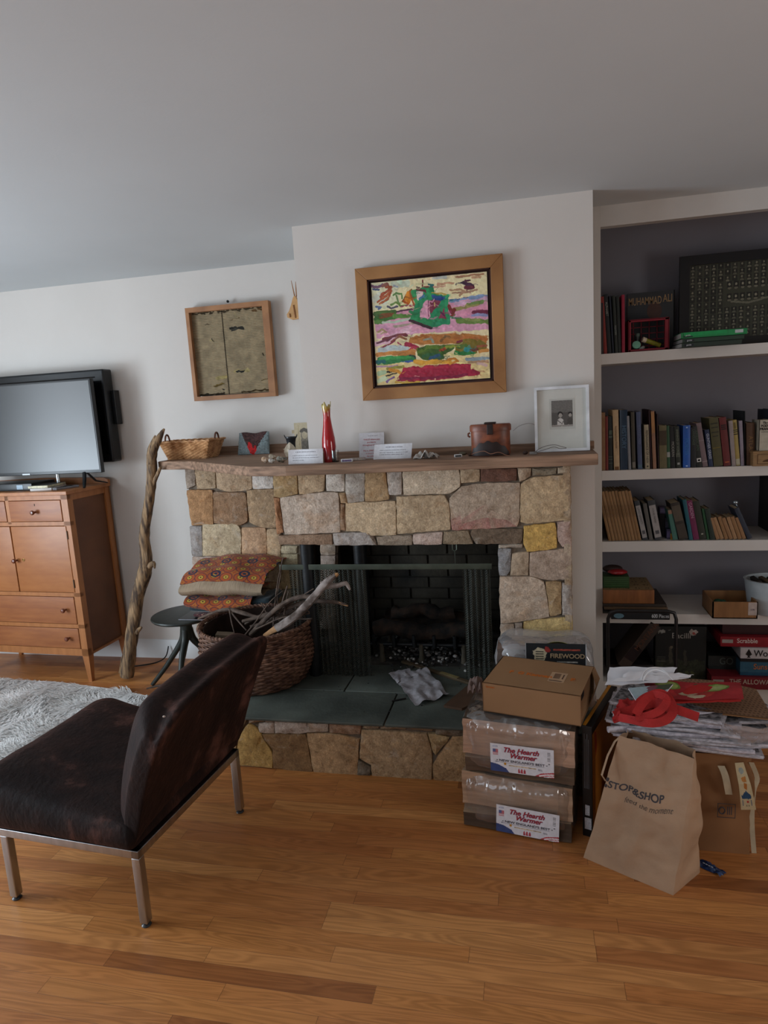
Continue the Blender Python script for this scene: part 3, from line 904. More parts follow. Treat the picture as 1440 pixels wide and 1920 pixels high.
def knob(par, x, z, y=0.0, r=.014):
    b = MB(); prof = [(.006, 0), (.006, .012), (.010, .016), (r, .024), (r, .03), (.010, .035), (.0001, .037)]
    b.lathe(prof, n=18); 
    R = Matrix.Translation((x, y, z)) @ Matrix.Rotation(math.pi / 2, 4, 'X')
    b.v = [R @ v for v in b.v]
    b.build('knob', m_knob, par)
def keyhole(par, x, z, y):
    b = MB(); b.prism([(x - .003, z + .006), (x + .003, z + .006), (x + .0015, z - .008), (x - .0015, z - .008)], y - .0008, y); b.build('keyhole', m_dark, par, smooth=False)
def front(nm, x0, x1, za, zb, knobs, m, kh=()):
    b = MB(); b.box((x0 + .003, -.004, za + .003), (x1 - .003, .02, zb - .003), bev=.003)
    o = b.build(nm, m, dr)
    for (x, z) in knobs: knob(o, x, z, -.004)
    for (x, z) in kh: keyhole(o, x, z, -.004)
    return o
front('drawer', -DW / 2 + .012, -.045, 1.007, DH - .05, [(-.235, 1.068)], m_dfront, [(-.235, 1.112)])
front('drawer', -DW + .03, -DW / 2 - .012, 1.007, DH - .05, [(-.66, 1.068)], m_dfront, [(-.66, 1.112)])
d_ = front('door', -DW / 2, -.03, .567, .983, [(-.425, .77)], m_ddoor)
b = MB()
b.tube([(-.375 + .007 * math.cos(a), -.005, .772 + .007 * math.sin(a)) for a in [i * math.pi / 8 for i in range(16)]], .0022, 6, closed=True)
b.build('key_plate', m_brass, d_)
for zh in (.6, .9):
    b = MB(); b.box((-.034, -.006, zh), (-.029, .004, zh + .05)); b.build('hinge', mat('old_hinge', '#4a3a2a', metal=.6, rough=.5), d_, smooth=False)
front('door', -DW + .03, -DW / 2 - .001, .567, .983, [], m_ddoor)
front('drawer', -DW + .03, -.045, .367, .543, [(-.115, .462), (-.74, .462)], m_dfront)
front('drawer', -DW + .03, -.045, .21, .343, [(-.118, .281), (-.74, .281)], m_dfront)

# televisions
m_tvblack = mat('television_black_plastic', '#101214', rough=.35, var=.1)
m_screen = mat('television_screen', '#1d2022', rough=.30, var=.02, spec=.55)
tv = empty('television', (-3.05, 3.6, DH), 0, 'flat television with a large grey reflective screen standing on the brown dresser', 'television')
b = MB(); b.box((-.5, -.02, .085), (.5, .012, .65), bev=.004); b.box((-.4, .012, .12), (.4, .045, .45), bev=.01); b.build('frame', m_tvblack, tv)
b = MB(); b.box((-.488, -.0215, .105), (.488, -.02, .638)); b.build('screen', m_screen, tv, smooth=False)
b = MB(); b.box((-.06, -.0225, .088), (-.005, -.0212, .096)); b.build('logo_plate', mat('dull_silver', '#8c8f92', metal=.6, rough=.4), tv, smooth=False)
for s_ in (-1, 1):
    b = MB(); b.tube([(s_ * .38, -.02, .09), (s_ * .40, -.06, .03), (s_ * .44, -.12, .008)], [.012, .011, .008], 8, flat=.5)
    b.tube([(s_ * .38, .0, .09), (s_ * .40, .05, .03), (s_ * .43, .12, .008)], [.012, .011, .008], 8, flat=.5)
    b.build('foot', m_tvblack, tv)
tv2 = empty('television', (-3.2, 3.72, 1.327), 0, 'older thick black television mounted behind and above the grey screen', 'television')
b = MB(); b.box((-.62, -.02, 0), (.66, .07, .57), bev=.012); b.build('frame', m_tvblack, tv2)
b = MB(); b.box((-.58, -.024, .05), (.64, -.02, .5)); b.build('screen', mat('dark_screen', '#0c0d0f', rough=.15, coat=.5), tv2, smooth=False)
b = MB(); b.box((-.6, -.023, .52), (.6, -.02, .527)); b.build('speaker_slot', m_dark, tv2, smooth=False)
b = MB(); b.box((.661, .03, .23), (.685, .085, .44), bev=.004); b.build('wall_bracket', m_tvblack, tv2)
b = MB(); b.box((-.3, .07, .1), (.3, .098, .45)); b.build('mount', m_tvblack, tv2, smooth=False)
# things on the dresser
m_paperw = mat('white_paper', '#d8d6d4', rough=.8, var=.05)
def dl(x, y, z): # dresser-local to world
    a = math.radians(-3); return Vector((-2.68 + x * math.cos(a) - y * math.sin(a), 3.405 + x * math.sin(a) + y * math.cos(a), z))
p = dl(-.22, .06, DH)
c_ = empty('dvd_case', p, math.radians(12), 'white edged plastic case lying on the dresser, lowest of its pile', 'case')
b = MB(); b.box((-.065, -.02, 0), (.065, .17, .015), bev=.002); b.build('case', m_paperw, c_); b = MB(); b.box((-.063, -.018, .015), (.063, .168, .0165)); b.build('cover', mat('dark_cover', '#2a2c30', rough=.4), c_, smooth=False)
c_ = empty('dvd_case', p + Vector((-.012, -.004, .0167)), math.radians(4), 'pale patterned plastic case lying on top of the white case', 'case')
b = MB(); b.box((-.065, -.02, 0), (.065, .16, .014), bev=.002); b.build('case', mat('cream_case', '#c9c4a8', rough=.5, var=.25, scale=60), c_); b = MB(); b.box((-.06, -.0, .014), (.063, .158, .0155)); b.build('cover', mat('dark_cover2', '#33302e', rough=.4), c_, smooth=False)
c_ = empty('remote_control', dl(-.1, .12, DH), math.radians(70), 'slim grey remote control lying beside the plastic cases on the dresser', 'remote control')
b = MB(); b.box((-.075, -.02, 0), (.075, .02, .014), bev=.004); b.build('body', mat('remote_grey', '#77777c', rough=.4), c_)
b = MB(); [b.box((-.06 + i * .012, -.012 + j * .01, .014), (-.053 + i * .012, -.006 + j * .01, .0155)) for i in range(9) for j in range(3)]; b.build('buttons', m_dark, c_, smooth=False)
c_ = empty('media_box', dl(-.47, .16, DH), math.radians(-2), 'flat black media player box lying under the grey screen', 'media player')
b = MB(); b.box((-.25, -.1, .0), (.17, .1, .045), bev=.004); b.build('body', m_tvblack, c_); 
for x in (-.2, -.13, .06):
    b = MB(); b.box((x, -.1015, .01), (x + .045, -.0998, .036)); b.build('front_label', mat('pale_blue_label', '#8fa4b4', rough=.4), c_, smooth=False)
c_ = empty('stand_post', dl(-.22, .2, DH), 0, 'small silver post standing behind the cases under the television', 'post')
b = MB(); b.tube([(0, 0, 0), (0, 0, .085)], .012, 14); b.build('post', mat('chrome_post', '#b4bcc0', metal=1, rough=.2), c_); b = MB(); b.box((-.03, -.03, 0), (.03, .03, .006), bev=.001); b.build('base', m_tvblack, c_)
# framed corrugated panel
m_strip = mat('pine_strip', '#8a5f3e', rough=.6, col2='#a5754d', scale=8, stretch=(1, 1, 1), detail=6)
art = empty('corrugated_panel', (-1.72, 3.80, 1.94), 0, 'corrugated brown cardboard relief in a thin pine frame on the left wall', 'picture')
WX, WZ = .262, .272
b = MB()
for (x0, z0_, x1, z1) in [(-WX, WZ - .028, WX, WZ), (-WX, -WZ, WX, -WZ + .025), (-WX, -WZ + .0252, -WX + .022, WZ - .0282), (WX - .04, -WZ + .0252, WX, WZ - .0282)]:
    b.box((x0, -.045, z0_), (x1, .0, z1))
b.build('frame', m_strip, art)
nx, ny = 160, 416
a_ = Art(.48, .5, nx, ny, '#a5967a')
a_.I *= (1 + .25 * (a_.N[2] + a_.N[1]))[..., None]
a_.rect(0, 0, 1, .02, '#4a3f2c', .03); 
for (pts, r_, c) in [([(.52, .22), (.7, .235)], .017, '#33322d'), ([(.54, .245), (.62, .24)], .012, '#4a483f'), ([(.17, .155), (.24, .15)], .004, '#4a3d2a'), ([(.52, .125), (.66, .115)], .004, '#6a573a'), ([(.85, .2), (.87, .2)], .003, '#5a4020'), ([(.23, .345), (.28, .35)], .012, '#b5a67e'), ([(.26, .33), (.28, .36)], .007, '#2e2a22'),
                  ([(.28, .8), (.4, .79)], .022, '#a79a6c'), ([(.54, .735), (.72, .73)], .02, '#a99c72'), ([(.56, .74), (.66, .735)], .013, '#2b2c2e'), ([(.22, .9), (.33, .88)], .008, '#5e4c22'), ([(.25, .88), (.36, .86)], .006, '#7a6530'), ([(.88, .86), (.99, .85)], .006, '#5e4c22'), ([(.85, .04), (.9, .05)], .012, '#6a5132'), ([(.93, .03), (.97, .04)], .012, '#6a5132'), ([(.02, .99), (.35, .985)], .012, '#33291c'), ([(.6, .985), (.98, .975)], .01, '#4a3a20'), ([(.34, .94), (.36, .95)], .008, '#1e1a14'), ([(.93, .55), (.94, .57)], .01, '#3a2f1c'), ([(.6, .05), (.62, .1)], .008, '#b0a27c')]:
    a_.line(pts, r_, c, .02, .3)
def at_corr(u, v, d):
    x = -.24 + .462 * u; z = .247 - .49 * v
    y = -.014 - .0042 * math.sin(v * 52 * 2 * math.pi)
    if abs(u - .425) < .006: y = -.004
    return (x, y, z)
m_vc = mat('painted_surface', None, rough=.7, attr=True, var=.06, scale=80)
a_.rect(.418, 0, .432, 1, '#3a3226')
a_.build('corrugated_board', m_vc, art, at_corr)
b = MB(); b.ball((-.0, -.012, .292), .008); b.tube([(0, 0, .29), (0, -.012, .292)], .003, 8); b.build('nail', m_iron, art)
# hanging wooden ornament cut off by the corner of the chimney breast
orn = empty('wooden_wall_ornament', (-1.42, 3.79, 1.98), 0, 'carved blond wood ornament hanging on the wall beside the chimney corner', 'ornament')
k = PY(545, 590, 3.79) - Vector((-1.42, 3.79, 1.98))
b = MB()
pp = []
for (u, v) in [(541,596),(540,590),(544,584),(548,572),(551,560),(553,556),(556,556),(562,570),(568,590),(562,598),(550,600)]:
    q = PY(u, v, 3.79) - Vector((-1.42, 3.79, 1.98)); pp.append((q.x, q.z))
b.prism(pp, -.02, 0); b.build('body', mat('blond_wood', '#c0935f', rough=.5, var=.1, scale=30), orn)
b = MB()
for (a1, a2) in [((553, 558), (546, 526)), ((556, 556), (554, 528)), ((559, 560), (563, 530))]:
    q1 = PY(*a1, 3.78) - Vector((-1.42, 3.79, 1.98)); q2 = PY(*a2, 3.78) - Vector((-1.42, 3.79, 1.98)); b.tube([q1, (q1 + q2) / 2, q2], [.004, .003, .0015], 7)
b.build('stick', m_strip, orn)
b = MB()
for (u, v, u2, v2) in [(550, 572, 554, 596), (543, 588, 544, 595)]:
    q1 = PY(u, v, 3.768) - Vector((-1.42, 3.79, 1.98)); q2 = PY(u2, v2, 3.768) - Vector((-1.42, 3.79, 1.98)); b.tube([q1, q2], [.004, .004], 7)
b.build('slot', mat('brown_slot', '#8a5c36'), orn)
# driftwood branch
m_drift = mat('barkless_branch', '#46362a', rough=.75, col2='#a0825f', scale=14, stretch=(4, 4, .6), bump=.006, bscale=30, detail=9, lo=.38, hi=.66)
dw = empty('driftwood_branch', (-2.46, 3.44, 0), 0, 'tall gnarled driftwood branch leaning against the left end of the mantel', 'branch')
def path(pts, Y, dr_=None):
    out = []
    for i, q in enumerate(pts):
        y = Y if not isinstance(Y, (list, tuple)) else Y[i]
        out.append(PY(q[0], q[1], y) - Vector((-2.46, 3.44, 0)))
    return out
def smooth_path(pts, rs, k=4):
    P_ = [Vector(p) for p in pts]; O = []; R_ = []
    n = len(P_)
    for i in range(n - 1):
        p0, p1, p2, p3 = P_[max(i - 1, 0)], P_[i], P_[i + 1], P_[min(i + 2, n - 1)]
        for j in range(k):
            t = j / k
            O.append(.5 * ((2 * p1) + (p2 - p0) * t + (2 * p0 - 5 * p1 + 4 * p2 - p3) * t * t + (3 * p1 - p0 - 3 * p2 + p3) * t ** 3))
            R_.append(rs[i] * (1 - t) + rs[i + 1] * t)
    O.append(P_[-1]); R_.append(rs[-1])
    return O, R_
def branch(mb, pts, rs, k=5, n=12, jit=.08, col=None):
    O, R_ = smooth_path(pts, rs, k)
    mb.tube(O, R_, n, jit=jit, col=col)
random.seed(5)
b = MB()
branch(b, path([(238,1268),(246,1200),(258,1120),(270,1078),(274,1050),(271,1000),(281,930),(285,885),(285,850),(296,825),(308,804)], [3.44,3.46,3.48,3.48,3.48,3.47,3.46,3.45,3.44,3.44,3.44]), [.041,.038,.038,.042,.036,.030,.028,.028,.029,.022,.005], n=16, k=6)
branch(b, path([(283,925),(288,905),(296,888),(301,876)], [3.46,3.45,3.44,3.43]), [.018,.014,.011,.007])
branch(b, path([(284,870),(283,842),(291,816)], [3.44,3.44,3.44]), [.028,.018,.003])
branch(b, path([(280,1062),(288,1056),(290,1066)], [3.47,3.46,3.46]), [.02,.014,.004])
branch(b, path([(262,1110),(270,1098),(278,1090)], [3.48,3.48,3.48]), [.02,.014,.006])
branch(b, path([(255,1185),(263,1178),(266,1176)], [3.46,3.46,3.46]), [.02,.01,.005])
b.build('trunk', m_drift, dw)
b = MB(); b.tube(path([(226,1262),(232,1235),(240,1200)], [3.42, 3.44, 3.45]), [.012, .014, .006], 9, jit=.2); b.build('bark_flap', m_drift, dw)
# cable on the floor
b = MB(); O, R_ = smooth_path([(-2.62, 3.62, .006), (-2.5, 3.66, .006), (-2.42, 3.72, .006), (-2.38, 3.76, .03), (-2.37, 3.79, .09)], [.004] * 5, 8); b.tube(O, R_, 8)
tag(b.build('power_cable', m_tvblack, origin=(-2.5, 3.66, 0)), 'black power cable curling along the floor behind the driftwood branch', 'cable')
# stool
m_stool = mat('dark_green_metal', '#2a2f2c', rough=.42, var=.2, scale=12, metal=.2, bump=.0006)
SX, SY, SZ = -1.985, 3.38, .455
st = empty('stool', (SX, SY, 0), 0, 'round dark green pedestal stool with four splayed legs beside the basket', 'stool')
b = MB(); b.lathe([(.0001, SZ - .022), (.16, SZ - .022), (.183, SZ - .018), (.19, SZ - .008), (.188, SZ - .002), (.18, SZ), (.0001, SZ)], n=48); b.build('seat', m_stool, st)
b = MB(); b.lathe([(.035, .31), (.034, .34), (.034, .38), (.037, .415), (.048, .434)], n=24); b.build('column', m_stool, st)
for k_, (fx, fy) in enumerate([(-.265, .0), (-.19, .19), (.0, -.2), (.22, .1)]):
    b = MB(); d = Vector((fx, fy, 0)).normalized()
    pts = [d * .012 + Vector((0, 0, .36)), d * .03 + Vector((0, 0, .30)), d * .075 + Vector((0, 0, .235)), Vector((fx, fy, 0)) * .62 + Vector((0, 0, .12)), Vector((fx, fy, .008))]
    O, R_ = smooth_path(pts, [.026, .021, .017, .0145, .012], 5); b.tube(O, R_, 14); b.build('leg', m_stool, st)
# board on stool and folded cloths
bd = empty('black_tray', (-1.66, 3.38, SZ), 0, 'thin black tray lying on the stool under the folded rug', 'tray')
b = MB(); b.box((-.30, -.115, 0), (.26, .15, .006), bev=.001); b.build('tray_top', mat('black_laminate', '#17181a', rough=.35), bd)
b = MB(); b.box((-.30, -.117, .001), (.26, -.1152, .0055)); b.build('steel_edge', mat('pale_edge', '#8d8d92', rough=.35, metal=.6), bd, smooth=False)

def cloth_fold(name, parent, x0, x1, y0, y1, z0, z1, m, seed=0, amp=.012, nose=.5, layers=1):
    """a soft folded bundle: rounded slab whose outline wobbles"""
    b = MB(); rnd = random.Random(seed)
    nx, nu = 26, 26
    ph = [rnd.uniform(0, 6.28) for _ in range(6)]
    g = []
    for i in range(nx + 1):
        x = x0 + (x1 - x0) * i / nx
        row = []
        for j in range(nu):
            a = 2 * math.pi * j / nu
            cy, cz = (y0 + y1) / 2, (z0 + z1) / 2
            ex = 4.0
            q = (abs(math.cos(a)) ** ex + abs(math.sin(a)) ** ex) ** (-1 / ex)
            sag = 1 - .10 * (2 * i / nx - 1) ** 8
            dy = (y1 - y0) / 2 * math.cos(a) * q * sag; dz = (z1 - z0) / 2 * math.sin(a) * q * sag
            wv = amp * (math.sin(i * .45 + ph[0]) * .5 + math.sin(i * .9 + j * .5 + ph[1]) * .3) if math.sin(a) > -.2 else 0
            row.append(Vector((x, cy + dy + .3 * wv, cz + dz + wv)))
        g.append(row)
    vs = [p for r_ in g for p in r_]; fs = []
    for i in range(nx):
        for j in range(nu): fs.append((i * nu + j, i * nu + (j + 1) % nu, (i + 1) * nu + (j + 1) % nu, (i + 1) * nu + j))
    fs.append(tuple(range(nu))[::-1]); fs.append(tuple(nx * nu + j for j in range(nu)))
    b.add(vs, fs)
    return b.build(name, m, parent)
m_velv = mat('maroon_print_cloth', '#3a1018', rough=.8, col2='#a07a68', scale=90, lo=.55, hi=.68, sheen=.3)
m_teal = mat('dark_teal_cloth', '#1d2c33', rough=.85, col2='#2c4048', scale=12, sheen=.4, bump=.003, bscale=18)
f1 = empty('folded_maroon_cloth', (-1.64, 3.38, SZ + .006), 0, 'folded maroon patterned cloth at the bottom of the pile on the tray', 'cloth')
cloth_fold('cloth', f1, -.24, .17, -.10, .13, 0, .028, m_velv, 2, .004)
f2 = empty('folded_teal_blanket', (-1.65, 3.38, SZ + .034), 0, 'folded dark teal blanket sandwiched beneath the orange rug', 'blanket')
cloth_fold('blanket_fold', f2, -.255, .20, -.09, .14, 0, .04, m_teal, 3, .006)
cloth_fold('blanket_fold', f2, -.02, .23, -.10, .13, .04, .085, m_teal, 5, .008)
# folded orange rug: patterned wool face, tan backing
def rug_material():
    m, N, L = nodes_of('patterned_wool_rug')
    b = N['Principled BSDF']; b.inputs['Roughness'].default_value = .9
    b.inputs['Sheen Weight'].default_value = .1
    uv = N.new('ShaderNodeUVMap'); uv.uv_map = 'UVMap'
    def rings(scale, off, rad, cells=True):
        mp = N.new('ShaderNodeMapping'); mp.inputs['Scale'].default_value = (scale, scale, 1); mp.inputs['Location'].default_value = (off[0], off[1], 0)
        L.new(uv.outputs[0], mp.inputs[0])
        vo = N.new('ShaderNodeTexVoronoi'); vo.voronoi_dimensions = '2D'; vo.inputs['Randomness'].default_value = .22; vo.inputs['Scale'].default_value = 1
        L.new(mp.outputs[0], vo.inputs['Vector'])
        return vo
    base = N.new('ShaderNodeValToRGB'); base.color_ramp.interpolation = 'CONSTANT'
    vo = rings(13, (.2, .1), .3)
    L.new(vo.outputs['Distance'], base.inputs['Fac'])
    e = base.color_ramp.elements
    stops = [(0, '#2b1c20'), (.07, '#c09a34'), (.15, '#a08a30'), (.20, '#5e2614'), (.24, '#a04c1c'), (.43, '#8f3a16'), (.46, '#2b2a3c'), (.50, '#9c461a'), (.58, '#9c7e34'), (.61, '#a0481a')]
    e[0].position = 0; e[0].color = (*C(stops[0][1]), 1); e[1].position = stops[-1][0]; e[1].color = (*C(stops[-1][1]), 1)
    for p, c in stops[1:-1]:
        q = e.new(p); q.color = (*C(c), 1)
    # second motif rows in dark blue
    vo2 = rings(6.5, (.55, .35), .3)
    r2 = N.new('ShaderNodeValToRGB'); r2.color_ramp.interpolation = 'CONSTANT'
    e = r2.color_ramp.elements
    e[0].color = (1, 1, 1, 1); e[1].position = .20; e[1].color = (0, 0, 0, 1)
    q = e.new(.06); q.color = (0, 0, 0, 1); q = e.new(.12); q.color = (1, 1, 1, 1)
    L.new(vo2.outputs['Distance'], r2.inputs['Fac'])
    mx = N.new('ShaderNodeMix'); mx.data_type = 'RGBA'; L.new(r2.outputs[0], mx.inputs[0]); L.new(base.outputs[0], mx.inputs[6]); mx.inputs[7].default_value = (*C('#20233c'), 1)
    no = N.new('ShaderNodeTexNoise'); no.inputs['Scale'].default_value = 260; L.new(uv.outputs[0], no.inputs['Vector'])
    rn = N.new('ShaderNodeValToRGB'); rn.color_ramp.elements[0].position = .35; rn.color_ramp.elements[0].color = (.6, .6, .6, 1); rn.color_ramp.elements[1].position = .65; rn.color_ramp.elements[1].color = (1.25, 1.2, 1.1, 1)
    L.new(no.outputs['Fac'], rn.inputs['Fac'])
    m3 = N.new('ShaderNodeMix'); m3.data_type = 'RGBA'; m3.blend_type = 'MULTIPLY'; m3.inputs[0].default_value = 1
    L.new(mx.outputs[2], m3.inputs[6]); L.new(rn.outputs[0], m3.inputs[7]); L.new(m3.outputs[2], b.inputs['Base Color'])
    return m
m_rug = rug_material()
m_back = mat('rug_backing', '#8f7c66', rough=.95, col2='#a9967e', scale=20, stretch=(18, 1, 1), bump=.002, bscale=30)
rg = empty('folded_orange_rug', (-1.64, 3.38, SZ + .074), 0, 'folded orange patterned rug with tan backing on top of the pile on the stool', 'rug')
def strip(name, prof, xa, xb, m, th, skew=0.0):
    """profile in (y, z) swept along x with a small sag; prof points may vary by side"""
    nx = 30; g = []
    for (y, z, wob) in prof:
        g.append([Vector((xa + (xb - xa) * i / nx + skew * y, y, z + wob * math.sin(math.pi * i / nx) + .004 * math.sin(i * .5 + y * 20))) for i in range(nx + 1)])
    b = MB(); b.sheet(g, th)
    o = b.build(name, m, rg)
    uv = o.data.uv_layers.new(name='UVMap')
    for pl_ in o.data.polygons:
        for li in pl_.loop_indices:
            co = o.data.vertices[o.data.loops[li].vertex_index].co
            uv.data[li].uv = (co.x, co.y + co.z)
    return o
def arc(y0, z0, y1, z1, n, bulge, wob0, wob1):
    out = []
    for i in range(n + 1):
        t = i / n
        out.append((y0 + (y1 - y0) * t + bulge[0] * math.sin(math.pi * t), z0 + (z1 - z0) * t + bulge[1] * math.sin(math.pi * t), wob0 + (wob1 - wob0) * t))
    return out
# lower fold: pattern faces out, drooping at the front
strip('lower_fold', arc(.16, .07, -.10, .055, 10, (0, .012), 0, -.015) + arc(-.10, .055, -.10, .004, 5, (-.03, 0), -.015, -.035) + arc(-.10, .004, .14, .002, 6, (0, 0), -.012, 0), -.27, .13, m_rug, .006)
strip('rolled_edge', arc(-.02, .075, -.105, .075, 6, (0, .01), 0, .0) + arc(-.105, .075, -.112, .125, 6, (-.03, 0), .0, .02) + arc(-.112, .125, -.02, .14, 5, (0, .012), .02, .02), -.285, .205, m_back, .006)
strip('upper_fold', arc(-.108, .132, .0, .18, 8, (-.008, .018), .018, .03) + arc(.0, .18, .20, .205, 12, (0, .02), .03, .02) + arc(.20, .205, .21, .10, 5, (.02, 0), 0, 0), -.275, .225, m_rug, .007, skew=.12)

# ---- wicker baskets
def weave_basket(name, parent, rfun, h0, h1, nstake, nrow, m, tube_r, sx=1.0, sy=1.0, square=2.0, amp=.006, c=(0, 0)):
    b = MB()
    n = nstake * 6
    for r_ in range(nrow):
        z = h0 + (h1 - h0) * (r_ + .5) / nrow
        R_ = rfun((z - h0) / (h1 - h0))
        pts = []
        for k in range(n):
            a = 2 * math.pi * k / n
            q = (abs(math.cos(a)) ** square + abs(math.sin(a)) ** square) ** (-1 / square)
            w_ = amp * math.cos(a * nstake / 2 * 1.0 + (math.pi if r_ % 2 else 0))
            pts.append((c[0] + (R_ * q + w_) * math.cos(a) * sx, c[1] + (R_ * q + w_) * math.sin(a) * sy, z + random.uniform(-.0006, .0006)))
        b.tube(pts, tube_r, 5, closed=True, jit=.1)
    return b.build(name, m, parent)
m_wick = mat('brown_wicker', '#41281e', rough=.65, col2='#82604c', scale=30, detail=6, lo=.35, hi=.7)
BX, BY = -1.375, 3.0
bk = empty('firewood_basket', (BX, BY, HZ), 0, 'big round brown wicker basket full of dry sticks on the hearth', 'basket')
rf = lambda t: .222 + .056 * math.sin(min(1, t * 1.7 + .05) * math.pi / 2) - .014 * max(0, t - .6) / .4
weave_basket('woven_side', bk, rf, .006, .285, 44, 26, m_wick, .0068, sx=1.02, amp=.0045)
b = MB(); b.lathe([(.0001, .002), (.21, .004), (.222, .012), (.262, .1), (.27, .2), (.258, .29), (.254, .29), (.262, .2), (.25, .1), (.205, .02), (.0001, .014)], n=40); b.build('lining', mat('dark_wicker_inside', '#2c1d15', rough=.9, var=.3, scale=40), bk)
b = MB()
for s_ in (0, math.pi):
    pts = [(.272 * math.cos(2 * math.pi * k / 160) * 1.02, .272 * math.sin(2 * math.pi * k / 160), .295 + .005 * math.cos(40 * 2 * math.pi * k / 160 + s_)) for k in range(160)]
    pts = [(p[0] * (1 + .02 * math.sin(40 * 2 * math.pi * k / 160 + s_)), p[1] * (1 + .02 * math.sin(40 * 2 * math.pi * k / 160 + s_)), p[2]) for k, p in enumerate(pts)]
    b.tube(pts, .008, 6, closed=True)
b.build('rim', m_wick, bk)
# sticks in the basket (each stick a thing)
m_twig = mat('grey_brown_twig', '#3a2e27', rough=.85, col2='#6a594d', scale=25, bump=.002, bscale=60, lo=.35, hi=.7)
m_birch = mat('pale_bark_branch', '#4f433c', rough=.85, col2='#958a84', scale=16, bump=.003, bscale=50, lo=.4, hi=.62)
m_fresh = mat('broken_wood_end', '#a47a52', rough=.8, var=.2, scale=50)
def stick(pts, rs, label, m=m_twig, subs=(), name='stick', cat='stick', group=None, ends=()):
    P_ = [PY(u, v, y) for (u, v, y) in pts]
    o_ = P_[0]
    b = MB(); random.seed(int(abs(o_.x) * 1000))
    branch(b, P_, rs, k=4, n=9, jit=.12)
    for (sp, sr) in subs: branch(b, [PY(u, v, y) for (u, v, y) in sp], sr, k=4, n=7, jit=.1)
    o = b.build(name, m, origin=o_)
    tag(o, label, cat, group)
    for (e0, e1, r_) in ends:
        b2 = MB(); b2.tube([PY(*e0) - o_, PY(*e1) - o_], [r_, r_ * .55], 8, jit=.2); b2.build('broken_end', m_fresh, o)
    return o
stick([(520,1178,2.88),(560,1150,2.87),(590,1118,2.86),(612,1092,2.84),(630,1078,2.83)], [.022,.020,.019,.017,.010], 'thickest pale branch rising from the basket towards the firebox', m_birch,
      subs=[([(605,1100,2.85),(632,1098,2.86),(648,1094,2.87),(656,1106,2.87)], [.014,.012,.011,.006]), ([(606,1102,2.85),(603,1090,2.85)], [.01, .008])], ends=[((520,1178,2.88), (496,1192,2.9), .016), ((630,1078,2.83), (634,1076,2.83), .01)], name='branch', cat='branch')
stick([(470,1190,2.95),(520,1140,2.93),(560,1120,2.92),(590,1118,2.9),(612,1100,2.9)], [.012,.013,.012,.012,.006], 'brown branch lying just behind the thick pale branch', name='branch', cat='branch')
stick([(455,1165,3.0),(510,1150,2.98),(570,1130,2.95),(620,1128,2.93),(650,1134,2.92)], [.009,.011,.011,.010,.004], 'long branch whose bare tip points right past the basket', name='branch', cat='branch', ends=[((636,1130,2.925), (652,1136,2.92), .007)])
stick([(372,1160,3.15),(420,1143,3.1),(450,1148,3.05),(500,1160,3.0),(560,1150,2.98)], [.006,.009,.010,.008,.004], 'crooked grey branch lying low across the back of the basket', name='branch', cat='branch')
tw = [
 ([(430,1142,3.0),(434,1165,2.95),(440,1190,2.9)], .0045, 'short upright twig at the left inside of the basket'),
 ([(432,1146,3.0),(447,1165,2.95),(462,1182,2.92)], .0055, 'twig slanting down right from the left side of the basket'),
 ([(455,1196,2.9),(480,1165,2.92),(505,1130,2.95),(530,1108,2.98)], .004, 'thin twig crossing in front of the folded rug corner'),
 ([(512,1180,2.92),(516,1130,2.96),(521,1090,3.0),(531,1045,3.0)], .0045, 'tallest thin twig standing beside the folded rug'),
 ([(524,1165,2.95),(520,1120,2.98),(526,1080,3.0),(528,1050,3.02)], .0035, 'second thin upright twig right of the folded rug'),
 ([(524,1150,2.95),(532,1120,2.95),(539,1098,2.95)], .006, 'grey twig forked upward in the middle of the basket'),
 ([(533,1152,2.94),(536,1130,2.95),(541,1108,2.95)], .0045, 'slim twig next to the forked grey twig'),
 ([(500,1170,2.95),(540,1135,2.95),(570,1115,2.93),(588,1104,2.92)], .005, 'straight twig behind the thick branch with a cut tip'),
 ([(470,1175,2.98),(520,1160,2.98),(560,1140,2.97)], .008, 'dark stick lying in the basket centre'),
 ([(480,1180,2.9),(530,1158,2.9),(580,1150,2.9),(560,1138,2.9)], .005, 'curved twig looping at the right of the basket'),
 ([(460,1170,3.05),(500,1150,3.03),(540,1160,3.0),(585,1160,2.97)], .007, 'flat lying twig under the branches at the basket rim'),
 ([(490,1130,3.05),(500,1150,3.03),(508,1162,3.0)], .004, 'small twig beneath the dark blanket edge'),
]
for pts, r_, lb in tw:
    n = len(pts); stick(pts, [r_ * (1 - .5 * i / (n - 1)) for i in range(n)], lb, name='twig', cat='twig')
p = PY(420, 1188, 2.93)
b = MB(); b.box((-.04, -.02, -.012), (.045, .02, .012), bev=.002); o = b.build('wood_scrap', mat('grey_wood_block', '#6b5d4c', rough=.85, var=.2, scale=20)); o.location = p - Vector((0, 0, .01)); o.rotation_euler = (0.1, .1, .2); tag(o, 'small squared wood scrap in the left of the stick basket', 'wood scrap')

